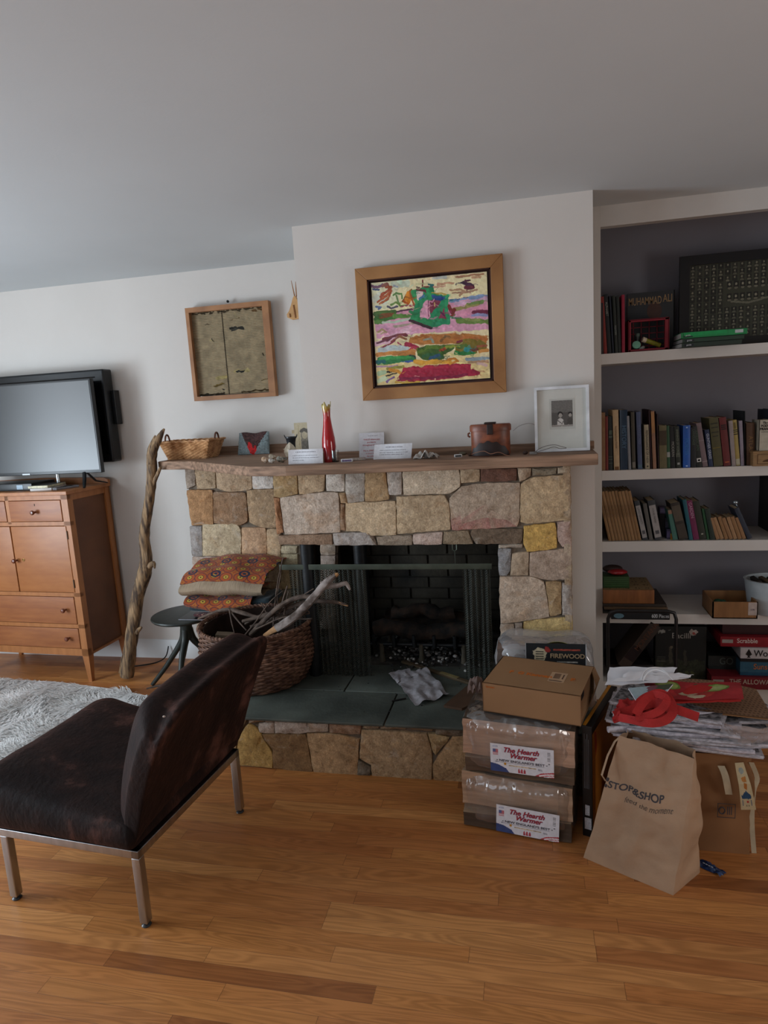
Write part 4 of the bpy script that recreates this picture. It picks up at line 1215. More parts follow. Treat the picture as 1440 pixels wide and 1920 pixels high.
# ---- fluffy rug under the chair
def fluffy():
    rnd = random.Random(11)
    base_pts = []
    # outline in floor coordinates
    L_ = [(-3.9, 3.30), (-3.3, 3.37), (-2.9, 3.36), (-2.5, 3.30), (-2.0, 3.18), (-1.75, 3.05), (-1.74, 2.75), (-1.95, 2.45), (-2.3, 2.3), (-3.0, 2.2), (-3.9, 2.15)]
    def inside(x, y):
        c = False; n = len(L_)
        for i in range(n):
            x0, y0 = L_[i]; x1, y1 = L_[(i + 1) % n]
            if (y0 > y) != (y1 > y) and x < (x1 - x0) * (y - y0) / (y1 - y0) + x0: c = not c
        return c
    b = MB(); b.prism(L_, .001, .012, axis='Z')
    b2 = MB()
    V = []; Fc = []
    cnt = 0
    while cnt < 30000:
        x = rnd.uniform(-3.9, -1.7); y = rnd.uniform(1.7, 3.4)
        if not inside(x, y): continue
        cnt += 1
        n_ = mnoise.noise_vector(Vector((x * 5, y * 5, 0)))
        ang = 3.6 + 2.2 * n_.x + rnd.uniform(-.5, .5)
        ln = rnd.uniform(.04, .10); h_ = rnd.uniform(.016, .04) * (1 + .6 * n_.y)
        dx, dy = math.cos(ang), math.sin(ang)
        w_ = rnd.uniform(.0016, .0036)
        px, py = -dy * w_, dx * w_
        k = len(V)
        V += [(x - px, y - py, .008), (x + px, y + py, .008), (x + dx * ln * .45 + px, y + dy * ln * .45 + py, h_), (x + dx * ln * .45 - px, y + dy * ln * .45 - py, h_), (x + dx * ln, y + dy * ln, h_ * rnd.uniform(.5, 1.0))]
        Fc += [(k, k + 1, k + 2, k + 3), (k + 3, k + 2, k + 4)]
    root = empty('shag_rug', (-2.8, 2.6, 0), 0, 'white long haired shag rug on the floor behind the brown chair', 'rug')
    M0 = mat('shag_wool', '#d2d0cc', rough=.95, col2='#ebeae8', scale=6, sheen=.5)
    o = b.build('rug_base', M0, root, smooth=False); o.matrix_parent_inverse = Matrix.Translation((2.8, -2.6, 0))
    me = bpy.data.meshes.new('wool_pile'); me.from_pydata(V, [], Fc); me.polygons.foreach_set('use_smooth', [True] * len(me.polygons)); me.materials.append(M0)
    o = bpy.data.objects.new('wool_pile', me); COL.objects.link(o); o.parent = root; o.matrix_parent_inverse = Matrix.Translation((2.8, -2.6, 0)); o['kind'] = 'stuff'
fluffy()
tw_ = MB(); random.seed(2)
branch(tw_, [(-2.24, 3.3, .018), (-2.16, 3.32, .03), (-2.09, 3.30, .02), (-2.0, 3.31, .03)], [.004, .007, .006, .003], k=4, n=7)
tag(tw_.build('twig', m_twig, origin=(-2.2, 3.3, .02)), 'small brown twig lying on the floor at the foot of the stool', 'twig')
# ================================================================ painting above the mantel
m_pframe = mat('honey_wood_frame', '#8c6036', rough=.45, col2='#a87a4a', scale=5, stretch=(1, 1, 1), detail=7)
m_pinner = mat('dark_walnut_inner', '#38180f', rough=.5, var=.2)
pt = empty('abstract_painting', (-.437, BRY - .004, 1.907), 0, 'colourful abstract painting of green and crimson strokes in a wide wooden frame above the mantel', 'painting')
W2, H2, FW = .334, .299, .054
def mitre(nm, pts, par, m, y0, y1):
    b = MB(); b.prism(pts, y0, y1); o = b.build(nm, m, par, smooth=False)
    q = o.modifiers.new('edge', 'BEVEL'); q.width = .002; q.segments = 2; return o
for s_ in (1, -1):
    mitre('frame_rail', [(-W2 * s_, H2 * s_), (W2 * s_, H2 * s_), ((W2 - FW) * s_, (H2 - FW) * s_), (-(W2 - FW) * s_, (H2 - FW) * s_)], pt, m_pframe, -.035, 0)
    mitre('frame_rail', [(W2 * s_, H2 * s_), (W2 * s_, -H2 * s_), ((W2 - FW) * s_, -(H2 - FW) * s_), ((W2 - FW) * s_, (H2 - FW) * s_)], pt, m_pframe, -.035, 0)
b = MB(); i0, i1 = W2 - FW, H2 - FW
for (x0, z0_, x1, z1) in [(-i0, i1 - .006, i0, i1), (-i0, -i1, i0, -i1 + .006), (-i0, -i1, -i0 + .006, i1), (i0 - .006, -i1, i0, i1)]:
    b.box((x0, -.03, z0_), (x1, -.002, z1))
b.box((-i0, -.008, -i1), (i0, -.002, i1)); b.build('inner_lip', m_pinner, pt, smooth=False)
def K(x, y):
    u = v = .5
    for _ in range(6):
        u = (x - (208 + 30 * v)) / (964 - 14 * v); v = (y - (368 - 88 * u)) / (850 + 38 * u)
    return (u, v)
def KK(*p): return [K(*q) for q in p]
a_ = Art(.54, .476, 300, 264, '#e8dcae')
R = a_
def L_(pts, px, col, warp=.012, a=1.0, var=.12): R.line(KK(*pts), px / 964, col, warp, var, a)
def P_(pts, col, warp=.012, a=1.0, var=.12): R.poly(KK(*pts), col, warp, var, a)
# pale sky tints
P_([(208,368),(420,350),(450,560),(220,590)], '#d9d8b4'); L_([(230,500),(280,470),(320,520)], 28, '#cfd3c0'); L_([(400,380),(520,370)], 26, '#c3cdb5')
L_([(700,320),(900,310),(1150,300)], 22, '#e2d3a8'); L_([(740,330),(830,320)], 14, '#c2c6bb')
for pts, r_, c in [([(215,395),(260,400),(300,380)], 12, '#7a5a6e'), ([(225,420),(270,425)], 9, '#4f5a78'), ([(300,390),(350,372),(350,400)], 11, '#8a5a4e'), ([(330,400),(375,395),(345,430),(300,460)], 11, '#9c5136'),
                   ([(370,410),(330,440),(290,480)], 10, '#a8553a'), ([(375,430),(335,470),(260,520)], 10, '#b3603c'), ([(370,450),(345,500),(300,530)], 9, '#a04b2c'), ([(355,480),(310,520),(280,535)], 8, '#b56a44'),
                   ([(250,560),(290,565),(270,580)], 9, '#5f7396'), ([(400,385),(430,400)], 8, '#9aa8b8'), ([(340,560),(370,575),(430,565)], 8, '#55505e'),
                   ([(395,470),(420,450),(465,455),(470,490)], 7, '#5f8a4a'), ([(420,470),(435,520),(450,545)], 7, '#6b8f55'), ([(370,545),(420,530),(460,560),(540,550)], 9, '#6f8f4a'),
                   ([(475,515),(510,470),(550,425)], 9, '#7a4a1c'), ([(495,520),(530,450)], 16, '#d98a2c'), ([(520,530),(550,470)], 16, '#d07a22'), ([(540,430),(560,520),(575,560)], 8, '#a05a2c'), ([(480,510),(540,560),(575,555)], 8, '#b5561f'),
                   ([(645,345),(648,400)], 6, '#7a3434'), ([(600,400),(640,425),(700,400),(730,395)], 9, '#5a2c34'), ([(695,375),(735,385),(700,400)], 7, '#2a6a6a'), ([(640,420),(690,400),(670,450)], 10, '#7c3a34'),
                   ([(770,380),(850,370),(900,372)], 9, '#c89a7a'), ([(740,400),(830,395)], 8, '#cfa288'), ([(920,320),(1000,315),(1060,310),(1140,300)], 8, '#a87a5c'), ([(1060,330),(1120,325)], 9, '#c49a78'),
                   ([(870,430),(960,425),(990,440),(950,470)], 9, '#b08a6a'), ([(890,450),(1000,450),(1090,430)], 8, '#a88468'), ([(1000,350),(1040,350)], 7, '#5a2c3c'), ([(925,385),(970,370),(1000,365)], 7, '#3c3048'),
                   ([(990,370),(1055,395)], 16, '#4c2c44'), ([(1000,410),(1060,408)], 14, '#6a2a3a'), ([(1010,430),(1040,455)], 6, '#b58a76')]:
    L_(pts, r_, c)
# bands
P_([(225,600),(560,585),(700,560),(870,520),(1175,470),(1180,600),(900,640),(560,700),(240,740)], '#d395ab')
P_([(230,690),(560,690),(880,640),(1180,600),(1182,760),(900,770),(520,790),(240,840)], '#d79db4')
L_([(880,520),(1000,500),(1170,480)], 12, '#7f95b8'); L_([(870,512),(1010,492)], 5, '#3c5590'); L_([(920,540),(1040,530),(1175,495)], 15, '#c9a6bc')
L_([(900,590),(1000,565),(1100,545)], 15, '#9a8f58'); L_([(1020,548),(1130,525)], 16, '#6f8a4a'); L_([(950,640),(1080,600),(1170,580)], 26, '#d893aa')
L_([(1060,615),(1175,612)], 15, '#6a2640'); L_([(1050,640),(1170,635)], 10, '#8f95bd'); L_([(880,660),(950,658),(1010,690)], 8, '#3f7a55'); L_([(930,680),(1050,690),(1175,690)], 20, '#6f8a45'); L_([(1000,670),(1100,680)], 9, '#8a9a55')
L_([(235,620),(340,610),(400,605)], 20, '#4a6a34'); L_([(240,660),(330,655),(400,640)], 24, '#3f6e34'); L_([(280,640),(380,625)], 16, '#7a4a26'); L_([(400,640),(480,640),(550,625)], 19, '#5f8a42'); L_([(240,690),(300,685)], 16, '#55803f')
L_([(420,600),(500,590),(590,575)], 7, '#5a3448'); L_([(460,565),(520,555),(575,560)], 7, '#94465a'); L_([(300,690),(400,690),(560,660)], 10, '#b5c4b0'); L_([(250,735),(330,720)], 12, '#cf9ab5')
L_([(250,770),(290,745),(320,770),(280,785)], 9, '#a5926a'); L_([(400,725),(560,705)], 8, '#a59a86'); L_([(300,840),(400,800),(520,750)], 26, '#dcb0c0')
# house shape
P_([(550,430),(600,415),(735,400),(740,450),(855,480),(865,700),(780,720),(690,740),(530,680),(560,600),(580,540)], '#2f8a58')
P_([(590,440),(650,425),(640,500),(600,520)], '#e6cfc8'); P_([(610,600),(660,520),(705,490),(705,650),(680,670),(610,650)], '#dc9fb6'); L_([(560,440),(580,500),(600,540)], 14, '#3f9a5c'); L_([(640,500),(600,560),(570,630)], 17, '#2c8c5e')
P_([(700,510),(790,500),(800,560),(720,630),(700,600)], '#7a3448'); L_([(690,500),(690,640)], 5, '#8a4a62'); P_([(710,500),(815,485),(815,510),(790,520)], '#203f7a'); L_([(720,480),(820,490)], 10, '#2a4f8a')
L_([(690,690),(760,600),(840,510)], 21, '#23885a'); L_([(700,700),(840,690)], 19, '#2a8c60'); L_([(845,500),(850,700)], 14, '#2f9462'); P_([(765,660),(825,575),(830,660)], '#8a3450'); L_([(790,600),(820,640)], 7, '#55284a')
L_([(540,610),(600,660),(700,690)], 19, '#2c8a55'); L_([(535,680),(620,705),(705,740)], 12, '#3f2830'); L_([(600,420),(660,430),(700,470)], 9, '#6a2c34'); L_([(720,450),(800,455),(840,470)], 6, '#b5a04a'); L_([(690,440),(700,490)], 18, '#2f9a5c'); L_([(620,500),(650,470)], 9, '#4a7aa0'); L_([(865,560),(890,620),(905,590)], 13, '#7a2c2a'); L_([(870,640),(900,630)], 10, '#8f3a34'); L_([(850,480),(840,500)], 16, '#36a066')
L_([(740,530),(745,560)], 5, '#c9b06a')
# lower half
P_([(240,830),(560,790),(1180,760),(1185,1010),(240,1030)], '#e3d3a8')
L_([(240,870),(360,840),(470,790)], 20, '#dfb6c4'); L_([(300,830),(400,800),(500,795)], 11, '#7a3c40'); L_([(250,860),(330,840),(400,800)], 8, '#6a3a4a'); L_([(370,850),(440,810),(500,830)], 9, '#8a5a3c'); L_([(260,920),(300,890),(360,870),(400,840)], 8, '#8a3448'); L_([(430,860),(470,900),(500,880)], 8, '#a0405a')
P_([(530,810),(680,790),(860,790),(1020,790),(1170,815),(1165,870),(1000,870),(860,870),(640,880),(520,860)], '#b5773c'); L_([(560,830),(640,800),(700,830)], 12, '#a5642c'); L_([(650,840),(700,820),(720,860)], 9, '#8f9a8a'); L_([(780,850),(820,810),(860,820)], 9, '#7a5a34'); L_([(900,820),(1100,830),(1165,840)], 12, '#b06a34')
L_([(270,925),(340,905),(430,900),(500,915)], 22, '#b9c4c4'); L_([(500,870),(560,890),(590,910)], 18, '#a32c48'); L_([(560,900),(520,930)], 12, '#b03a4a')
L_([(240,960),(400,945),(560,935)], 16, '#c48444'); L_([(430,960),(560,955)], 13, '#b87a3c')
P_([(240,980),(550,960),(565,990),(560,1030),(240,1045)], '#2f7a44'); L_([(260,1000),(400,985),(520,980)], 14, '#3f9a50'); L_([(240,1020),(300,1015)], 16, '#2a6a6a'); L_([(460,1030),(540,1020)], 12, '#3a5a9a'); L_([(520,965),(565,975),(570,1010)], 8, '#3c2c34')
P_([(580,910),(640,890),(760,880),(900,880),(900,920),(830,950),(810,1000),(720,1010),(640,1010),(590,970)], '#3f5f26'); L_([(600,940),(680,900),(780,900)], 14, '#5a7a2c'); L_([(640,980),(720,960),(790,980)], 14, '#2f5a34'); L_([(700,1000),(770,970)], 13, '#2a4f6a'); L_([(780,930),(820,910)], 11, '#b5402c'); L_([(830,900),(900,895)], 12, '#8a9a3a'); L_([(820,970),(870,960)], 12, '#d6c690')
P_([(905,870),(960,840),(1090,830),(1170,880),(1160,940),(1080,935),(1080,965),(960,975),(910,950)], '#7a6a26'); L_([(930,900),(1000,900)], 16, '#4f6a2c'); L_([(910,950),(1060,960)], 14, '#2a7a3c'); L_([(990,925),(1020,925)], 16, '#2f8a86'); L_([(1035,930),(1080,925)], 13, '#6a3a2c'); L_([(1090,900),(1160,890)], 11, '#a05a3c'); L_([(920,860),(960,850)], 10, '#7a2c3a'); L_([(1100,940),(1170,930)], 13, '#c88a44')
P_([(240,1045),(600,1020),(850,1010),(1185,990),(1188,1168),(238,1218)], '#dcc58a')
L_([(570,1020),(650,1035),(760,1020),(860,1030)], 18, '#d8a03c'); L_([(840,1010),(900,1000),(930,1025),(880,1040)], 10, '#b5742c'); L_([(860,960),(960,1000),(1090,970)], 14, '#e0cf94'); L_([(1000,1005),(1090,1000),(1180,1000)], 14, '#8fa0a8'); L_([(1010,1030),(1100,1025),(1175,1030)], 11, '#b08a6a'); L_([(1090,1040),(1160,1060)], 12, '#c9a8a0')
L_([(240,1060),(330,1060),(420,1055)], 7, '#b08aa0'); L_([(330,1080),(400,1070),(470,1065)], 12, '#8f8a3c'); L_([(310,1110),(350,1100),(400,1095)], 7, '#2f2c24'); L_([(310,1145),(360,1120),(410,1115)], 6, '#3a342c'); L_([(260,1120),(300,1110)], 20, '#a5ba92'); L_([(350,1085),(420,1100),(440,1120)], 13, '#c8892c'); L_([(250,1180),(300,1160),(330,1180)], 20, '#c3cfa8'); L_([(320,1190),(380,1150)], 10, '#7a5a8a'); L_([(400,1190),(460,1200),(600,1190)], 9, '#c8a040')
P_([(470,1075),(560,1060),(760,1048),(1030,1045),(1035,1095),(1110,1115),(1110,1140),(1030,1150),(900,1165),(740,1180),(520,1190),(400,1180),(440,1130)], '#9c1f3c')
L_([(480,1090),(700,1070),(1000,1065)], 10, '#b02a44'); L_([(420,1165),(700,1160),(1000,1140)], 11, '#7f1a3c'); L_([(560,1145),(600,1147)], 3, '#cf8a86'); L_([(735,1165),(735,1190)], 5, '#d8a08a'); L_([(1050,1100),(1100,1125)], 12, '#8c1c38')
rs_ = random.Random(31)
for _ in range(330):
    x, y = rs_.random(), rs_.random(); c0_ = a_.I[int(y * (a_.ny - 1)), int(x * (a_.nx - 1))]
    f_ = rs_.choice([.62, .78, 1.18, 1.3]); c_ = tuple(min(1, q * f_ * rs_.uniform(.85, 1.15)) for q in c0_)
    L__ = rs_.uniform(.02, .07); h_ = rs_.uniform(-.018, .018)
    a_.line([(x, y), (x + L__ * .5, y + h_), (x + L__, y - h_ * .5)], rs_.uniform(.0025, .006), c_, .02, .1, .55)
def at_c(u, v, d): return (-.263 + .526 * u, -.022 - d, .231 - .462 * v)
m_oil = mat('oil_paint', None, rough=.45, attr=True, var=.05, scale=120, bump=.0006, bscale=140)
a_.build('canvas', m_oil, pt, at_c, relief=.0015)
b = MB(); b.box((-.263, -.0205, -.231), (.263, -.009, .231)); b.build('canvas_edge', mat('raw_canvas', '#d6ccb0', rough=.9), pt, smooth=False)

# ================================================================ things on the mantel
MZ = 1.335
def on_mantel(u, v): return PZ(u, v, MZ)
# wicker tray basket
m_lw = mat('light_wicker', '#99683e', rough=.6, col2='#d4a474', scale=26, detail=5)
p0 = PY(362, 860, 3.62)
wb = empty('wicker_tray_basket', (p0.x, 3.63, MZ), 0, 'rectangular honey coloured wicker basket with looped handles on the left mantel end', 'basket')
def rect_basket(par, w0, d0, w1, d1, h, rows, m, tr, amp):
    b = MB()
    for r_ in range(rows):
        t = (r_ + .5) / rows; W_, D_ = w0 + (w1 - w0) * t, d0 + (d1 - d0) * t
        pts = []
        per = [(-W_, -D_), (W_, -D_), (W_, D_), (-W_, D_)]
        i = 0
        for k in range(4):
            (x0, y0), (x1, y1) = per[k], per[(k + 1) % 4]
            n = int(math.hypot(x1 - x0, y1 - y0) / .006)
            nx_, ny_ = (y1 - y0), -(x1 - x0); l_ = math.hypot(nx_, ny_); nx_ /= l_; ny_ /= l_
            for j in range(n):
                f = j / n; w_ = amp * math.sin(i * 1.05 + (math.pi if r_ % 2 else 0)); i += 1
                pts.append((x0 + (x1 - x0) * f + nx_ * w_, y0 + (y1 - y0) * f + ny_ * w_, h * t))
        b.tube(pts, tr, 5, closed=True)
    b.build('woven_side', m, par)
rect_basket(wb, .12, .075, .155, .10, .10, 15, m_lw, .0043, .0028)
b = MB(); b.box((-.115, -.07, .001), (.115, .07, .006)); b.build('base', m_lw, wb, smooth=False)
b = MB()
per = [(-.162, -.107), (.162, -.107), (.162, .107), (-.162, .107)]
for s_ in (0, math.pi):
    pts = []; i = 0
    for k in range(4):
        (x0, y0), (x1, y1) = per[k], per[(k + 1) % 4]; n = int(math.hypot(x1 - x0, y1 - y0) / .006)
        for j in range(n): pts.append((x0 + (x1 - x0) * j / n, y0 + (y1 - y0) * j / n + .003 * math.cos(i * .5 + s_), .104 + .003 * math.sin(i * .5 + s_))); i += 1
    b.tube(pts, .004, 5, closed=True)
b.build('rim', m_lw, wb)
for s_ in (-1, 1):
    b = MB(); b.tube([(s_ * .16, .025 * math.cos(t), .102 + .042 * math.sin(t)) for t in [math.pi * i / 12 for i in range(13)]], .0055, 8, jit=.08); b.build('handle', mat('dark_wicker_handle', '#5e3623', rough=.6, var=.2, scale=60), wb)
# felt pouch
p0 = PY(475, 850, 3.70)
fp = empty('felt_pouch', (p0.x, 3.705, MZ), 0, 'small grey felt pouch with brown knitted triangle and red splash on the mantel', 'pouch')
g = []
nx, nz = 40, 30
a_ = Art(.2, .13, 80, 60, '#7f8c8e')
a_.poly([(.06, -.02), (.97, -.02), (.52, .95)], '#4a3230', .02, .4); 
a_.I *= (1 + .5 * (a_.N[3]))[..., None]
for pts in [[(.40, .45), (.44, .9)], [(.44, .6), (.55, .8), (.52, .95)], [(.58, .62), (.6, .8), (.5, .95)], [(.44, .5), (.48, .75)], [(.38, .6), (.46, .88)]]: a_.line(pts, .035, '#c22a2c', .02, .2)
def at_p(u, v, d):
    x = (-.10 + .2 * u) * (1 - .06 * (1 - v)); z = .128 * (1 - v); pf = (math.sin(math.pi * min(max(u, 0), 1)) * math.sin(math.pi * min(1, max(0, v)))) ** .5 if 0 < u < 1 and 0 < v < 1 else 0
    return (x, -.004 - .024 * pf - d * 1.0 + .035 * (1 - v), z + .004 * math.sin(u * 9) * (1 - v))
m_felt = mat('felted_wool', None, rough=.98, attr=True, var=.2, scale=200, bump=.002, bscale=220, sheen=.2)
a_.build('front_panel', m_felt, fp, at_p, relief=.004)
b = MB(); b.sheet([[(at_p(u / 20, v / 12, 0)[0], .03 + .02 * math.sin(math.pi * u / 20) * math.sin(math.pi * v / 12) + .035 * (1 - v / 12) - .03, at_p(u / 20, v / 12, 0)[2]) for u in range(21)] for v in range(13)], .002); b.build('back_panel', mat('grey_felt', '#7a8486', rough=.98, bump=.002, bscale=200), fp)
# photo card with cross-shaped tab
p0 = PY(560, 846, 3.66)
cdp = empty('old_picture_card', (p0.x + .008, 3.68, MZ), 0, 'faded brown picture card standing against the chimney corner, partly hidden', 'card')
a_ = Art(.07, .17, 40, 96, '#b9ab8e'); a_.rect(.45, .2, 1, .95, '#8a8274', .05, .3); a_.oval(.72, .42, .2, .12, '#b7a98e'); a_.line([(.5, .28), (.7, .22), (.95, .3)], .12, '#5a544c'); a_.rect(.5, .6, 1, .95, '#6d675e', .06, .3); a_.line([(.3, .1), (.35, .9)], .03, '#a89878')
a_.build('printed_face', m_vc, cdp, lambda u, v, d: (-.035 + .085 * u, -.0 + .01 * (1 - v), .172 * (1 - v)))
b = MB(); b.prism([(-.035, 0), (.05, 0), (.05, .172), (-.035, .172), (-.035, .132), (-.052, .132), (-.052, .112), (-.035, .112)], .012, .014); b.build('card_back', mat('tan_card', '#ab9a7c', rough=.8), cdp, smooth=False)
# small black bowl, star shell and shells
def put(name, u, v, lb, cat, group=None): 
    p = on_mantel(u, v); return empty(name, p, 0, lb, cat, group)
bw = empty('black_bowl', on_mantel(548, 855), 0, 'small dark bowl with tiny ears behind the star shaped shell', 'bowl'); bw.location.z = MZ; bw.scale = (1.05, 1.05, 1.6)
b = MB(); b.lathe([(.0001, .0), (.02, .0), (.022, .045), (.027, .06), (.030, .062), (.030, .066), (.026, .066), (.022, .05), (.0001, .05)], n=28)
for s_ in (-1, 1): b.tube([(s_ * .03, 0, .064), (s_ * .034, 0, .07), (s_ * .036, 0, .074)], [.003, .0025, .001], 6)
b.build('body', mat('black_pottery', '#1f2226', rough=.35, var=.3, scale=40), bw)
m_shell = mat('cream_shell', '#a4957f', rough=.6, col2='#cfc4b0', scale=50, bump=.001, bscale=120)
m_shell2 = mat('speckled_shell', '#5f6058', rough=.6, col2='#b5b2a2', scale=90, lo=.42, hi=.6)
m_shell3 = mat('orange_shell', '#b08a66', rough=.55, col2='#e0cdb8', scale=40)
s_ = put('star_shell', 545, 858, 'spiky cream shell standing upright behind the folded note', 'shell')
b = MB(); rnd = random.Random(3)
prof = [(.004, 0), (.022, .006), (.03, .03), (.026, .05), (.016, .066), (.003, .08)]
b.lathe(prof, n=16)
b.v = [Vector((v.x * (1 + .22 * math.cos(5 * math.atan2(v.y, v.x))), v.y * (1 + .22 * math.cos(5 * math.atan2(v.y, v.x))), v.z)) for v in b.v]
for k_ in range(5):
    a = k_ * 1.2566; b.tube([(.02 * math.cos(a), .02 * math.sin(a), .04), (.036 * math.cos(a), .036 * math.sin(a), .048)], [.009, .001], 6)
b.build('body', m_shell, s_)
def shell(u, v, r, m, lb, rz=0.0, twist=True):
    p = on_mantel(u, v); e = empty('sea_shell', p, rz, lb, 'shell')
    b = MB(); n = 22
    pts = []; rr = []
    for i in range(n):
        t = i / (n - 1); a = t * 9
        pts.append((r[0] * (t * 2 - 1), .25 * r[1] * math.cos(a) * (1 - t), r[2] * .8 + .2 * r[2] * math.sin(a) * (1 - t))); rr.append(max(.0008, r[1] * math.sin(math.pi * min(.97, .25 + t * .72)) * (1 - .12 * math.cos(a * 2))))
    b.tube(pts, rr, 12); o = b.build('body', m, e); mz = min(v_.z for v_ in b.v); o.location.z = -mz
    b = MB(); b.tube([(r[0] * -.5, -r[1] * .75, r[2] * .3 - mz), (0, -r[1] * .9, r[2] * .35 - mz), (r[0] * .5, -r[1] * .7, r[2] * .3 - mz)], [.001, r[1] * .22, .001], 8, flat=.6); b.build('opening', mat('shell_mouth', '#8f6f58', rough=.4), e)
shell(499, 868, (.016, .014, .013), m_shell3, 'small orange cream shell, first of the mantel shells')
shell(512, 862, (.018, .013, .012), m_shell, 'cream snail shell lying behind the white shell')
shell(511, 869, (.016, .011, .010), mat('white_shell', '#cfcac0', rough=.5), 'tiny white shell in front of the others', .2)
shell(530, 867, (.026, .014, .012), m_shell2, 'speckled grey green shell beside the folded note', .25)
# notes
def note(name, u0, u1, v0, v1, Y, lb, tilt=.03, curl=.01, lines=(), cat='note', col='#d6d7dc', th=.0012, skew=0.0, hdr=None):
    p0 = PY(u0, v1, Y); p1 = PY(u1, v1, Y); pt_ = PY((u0 + u1) / 2, v0, Y); pb = PY((u0 + u1) / 2, v1, Y)
    W_ = (p1 - p0).length; H_ = pt_.z - pb.z
    c = (p0 + p1) / 2
    e = empty(name, (c.x, Y, MZ), math.atan2(p1.y - p0.y, p1.x - p0.x), lb, cat)
    a_ = Art(W_, H_, 120, max(20, int(120 * H_ / W_)), col)
    for (xa, xb, y, c_, th_) in lines:
        rs = random.Random(int(y * 1000)); x = xa
        while x < xb:
            w_ = rs.uniform(.02, .06); a_.rect(x, y - th_, min(x + w_, xb), y + th_, c_, 0, .3, .75); x += w_ + .012
    def at(u, v, d): return ((u - .5) * W_ + skew * (1 - v) * W_, tilt * (1 - v) + curl * math.sin(u * math.pi * 2), max(H_ * (1 - v), .0005))
    a_.build('printed_sheet', m_vc, e, at)
    b = MB(); b.sheet([[Vector(at(i / 12, j / 4, 0)) + Vector((0, .0008, 0)) for i in range(13)] for j in range(5)], -.0004); b.build('sheet_back', m_paperw, e)
    return e
tx = '#55555c'
note('folded_note', 541, 606, 845, 872, 2.95, 'white folded note with typed lines left of the red vase', .012, .006, [(.2, .8, .18, tx, .03), (.12, .85, .42, tx, .022), (.12, .9, .58, tx, .022), (.12, .45, .74, tx, .022)])
note('folded_note', 700, 771, 834, 862, 3.02, 'white curled note with typed lines right of the handwritten card', .012, .005, [(.3, .75, .2, tx, .03), (.15, .85, .42, tx, .022), (.15, .9, .56, tx, .022), (.15, .8, .7, tx, .022)], skew=.04)
hw = note('handwritten_card', 673, 720, 803, 851, 3.09, 'white card with red handwriting leaning against the chimney breast', .03, .002, [(.35, .75, .12, '#a9a9ae', .02)], cat='card')
for i, s_ in enumerate(['THIS IS where you', 'put hearts', 'throughout the host', '', 'Put in SPACE your', 'in your heart', 'for others']):
    if s_: text(hw, s_, (-.0, .022 - .03 * (1 - (.24 + .11 * i)) * 0 - .03 + .03 * (1 - (.24 + .11 * i)) - .0025 + .004, .118 * (1 - (.24 + .11 * i))), .0105, mat('red_ink', '#b5303a', rough=.7), name='red_writing', shear=.2, rot=(math.radians(76), 0, 0))
# vase
vs_ = put('glass_vase', 619, 866, 'tall red swung glass vase with yellow fluted rim on the mantel', 'vase')
def vase_mat():
    m, N, L = nodes_of('red_amber_glass')
    b = N['Principled BSDF']; b.inputs['Roughness'].default_value = .06; b.inputs['Transmission Weight'].default_value = .35; b.inputs['IOR'].default_value = 1.45; b.inputs['Coat Weight'].default_value = .6
    tc = N.new('ShaderNodeTexCoord'); sp = N.new('ShaderNodeSeparateXYZ'); L.new(tc.outputs['Object'], sp.inputs[0])
    no = N.new('ShaderNodeTexNoise'); no.inputs['Scale'].default_value = 30; L.new(tc.outputs['Object'], no.inputs['Vector'])
    ad = N.new('ShaderNodeMath'); ad.operation = 'MULTIPLY_ADD'; ad.inputs[1].default_value = .05; L.new(no.outputs['Fac'], ad.inputs[0]); L.new(sp.outputs['Z'], ad.inputs[2])
    mr = N.new('ShaderNodeMapRange'); mr.inputs[1].default_value = 0; mr.inputs[2].default_value = .285; L.new(ad.outputs[0], mr.inputs[0])
    rp = N.new('ShaderNodeValToRGB'); e = rp.color_ramp.elements
    e[0].color = (*C('#6d0c14'), 1); e[0].position = 0; e[1].position = 1; e[1].color = (*C('#e0cf86'), 1)
    for p, c in [(.35, '#c00f1e'), (.78, '#d4141c'), (.88, '#c8301c'), (.94, '#d8b45c')]:
        q = e.new(p); q.color = (*C(c), 1)
    L.new(mr.outputs[0], rp.inputs['Fac']); L.new(rp.outputs[0], b.inputs['Base Color'])
    return m
b = MB(); H_ = .275
prof = [(.0001, 0), (.027, 0), (.028, .02), (.026, .045), (.030, .07), (.0275, .11), (.018, .17), (.0135, .21), (.0150, .235), (.0175, .255)]
n = 36; b.lathe(prof, n=n)
# fluted rim
vs = []; K_ = len(prof)
for i in range(n):
    a = 2 * math.pi * i / n; hh = .262 + .014 * max(0, math.sin(3 * a + .6)) + .006 * math.sin(7 * a)
    vs.append((.020 * math.cos(a), .020 * math.sin(a), hh))
k0 = len(b.v); b.add(vs, [])
last = k0 - n
for i in range(n): b.f.append((last + i, last + (i + 1) % n, k0 + (i + 1) % n, k0 + i)); b.c.append((1, 1, 1))
b.f = [f for f in b.f if not (len(f) == n and f[0] > 3)]; b.c = b.c[:len(b.f)]
o = b.build('body', vase_mat(), vs_, angle=80); sd = o.modifiers.new('wall', 'SOLIDIFY'); sd.thickness = .003
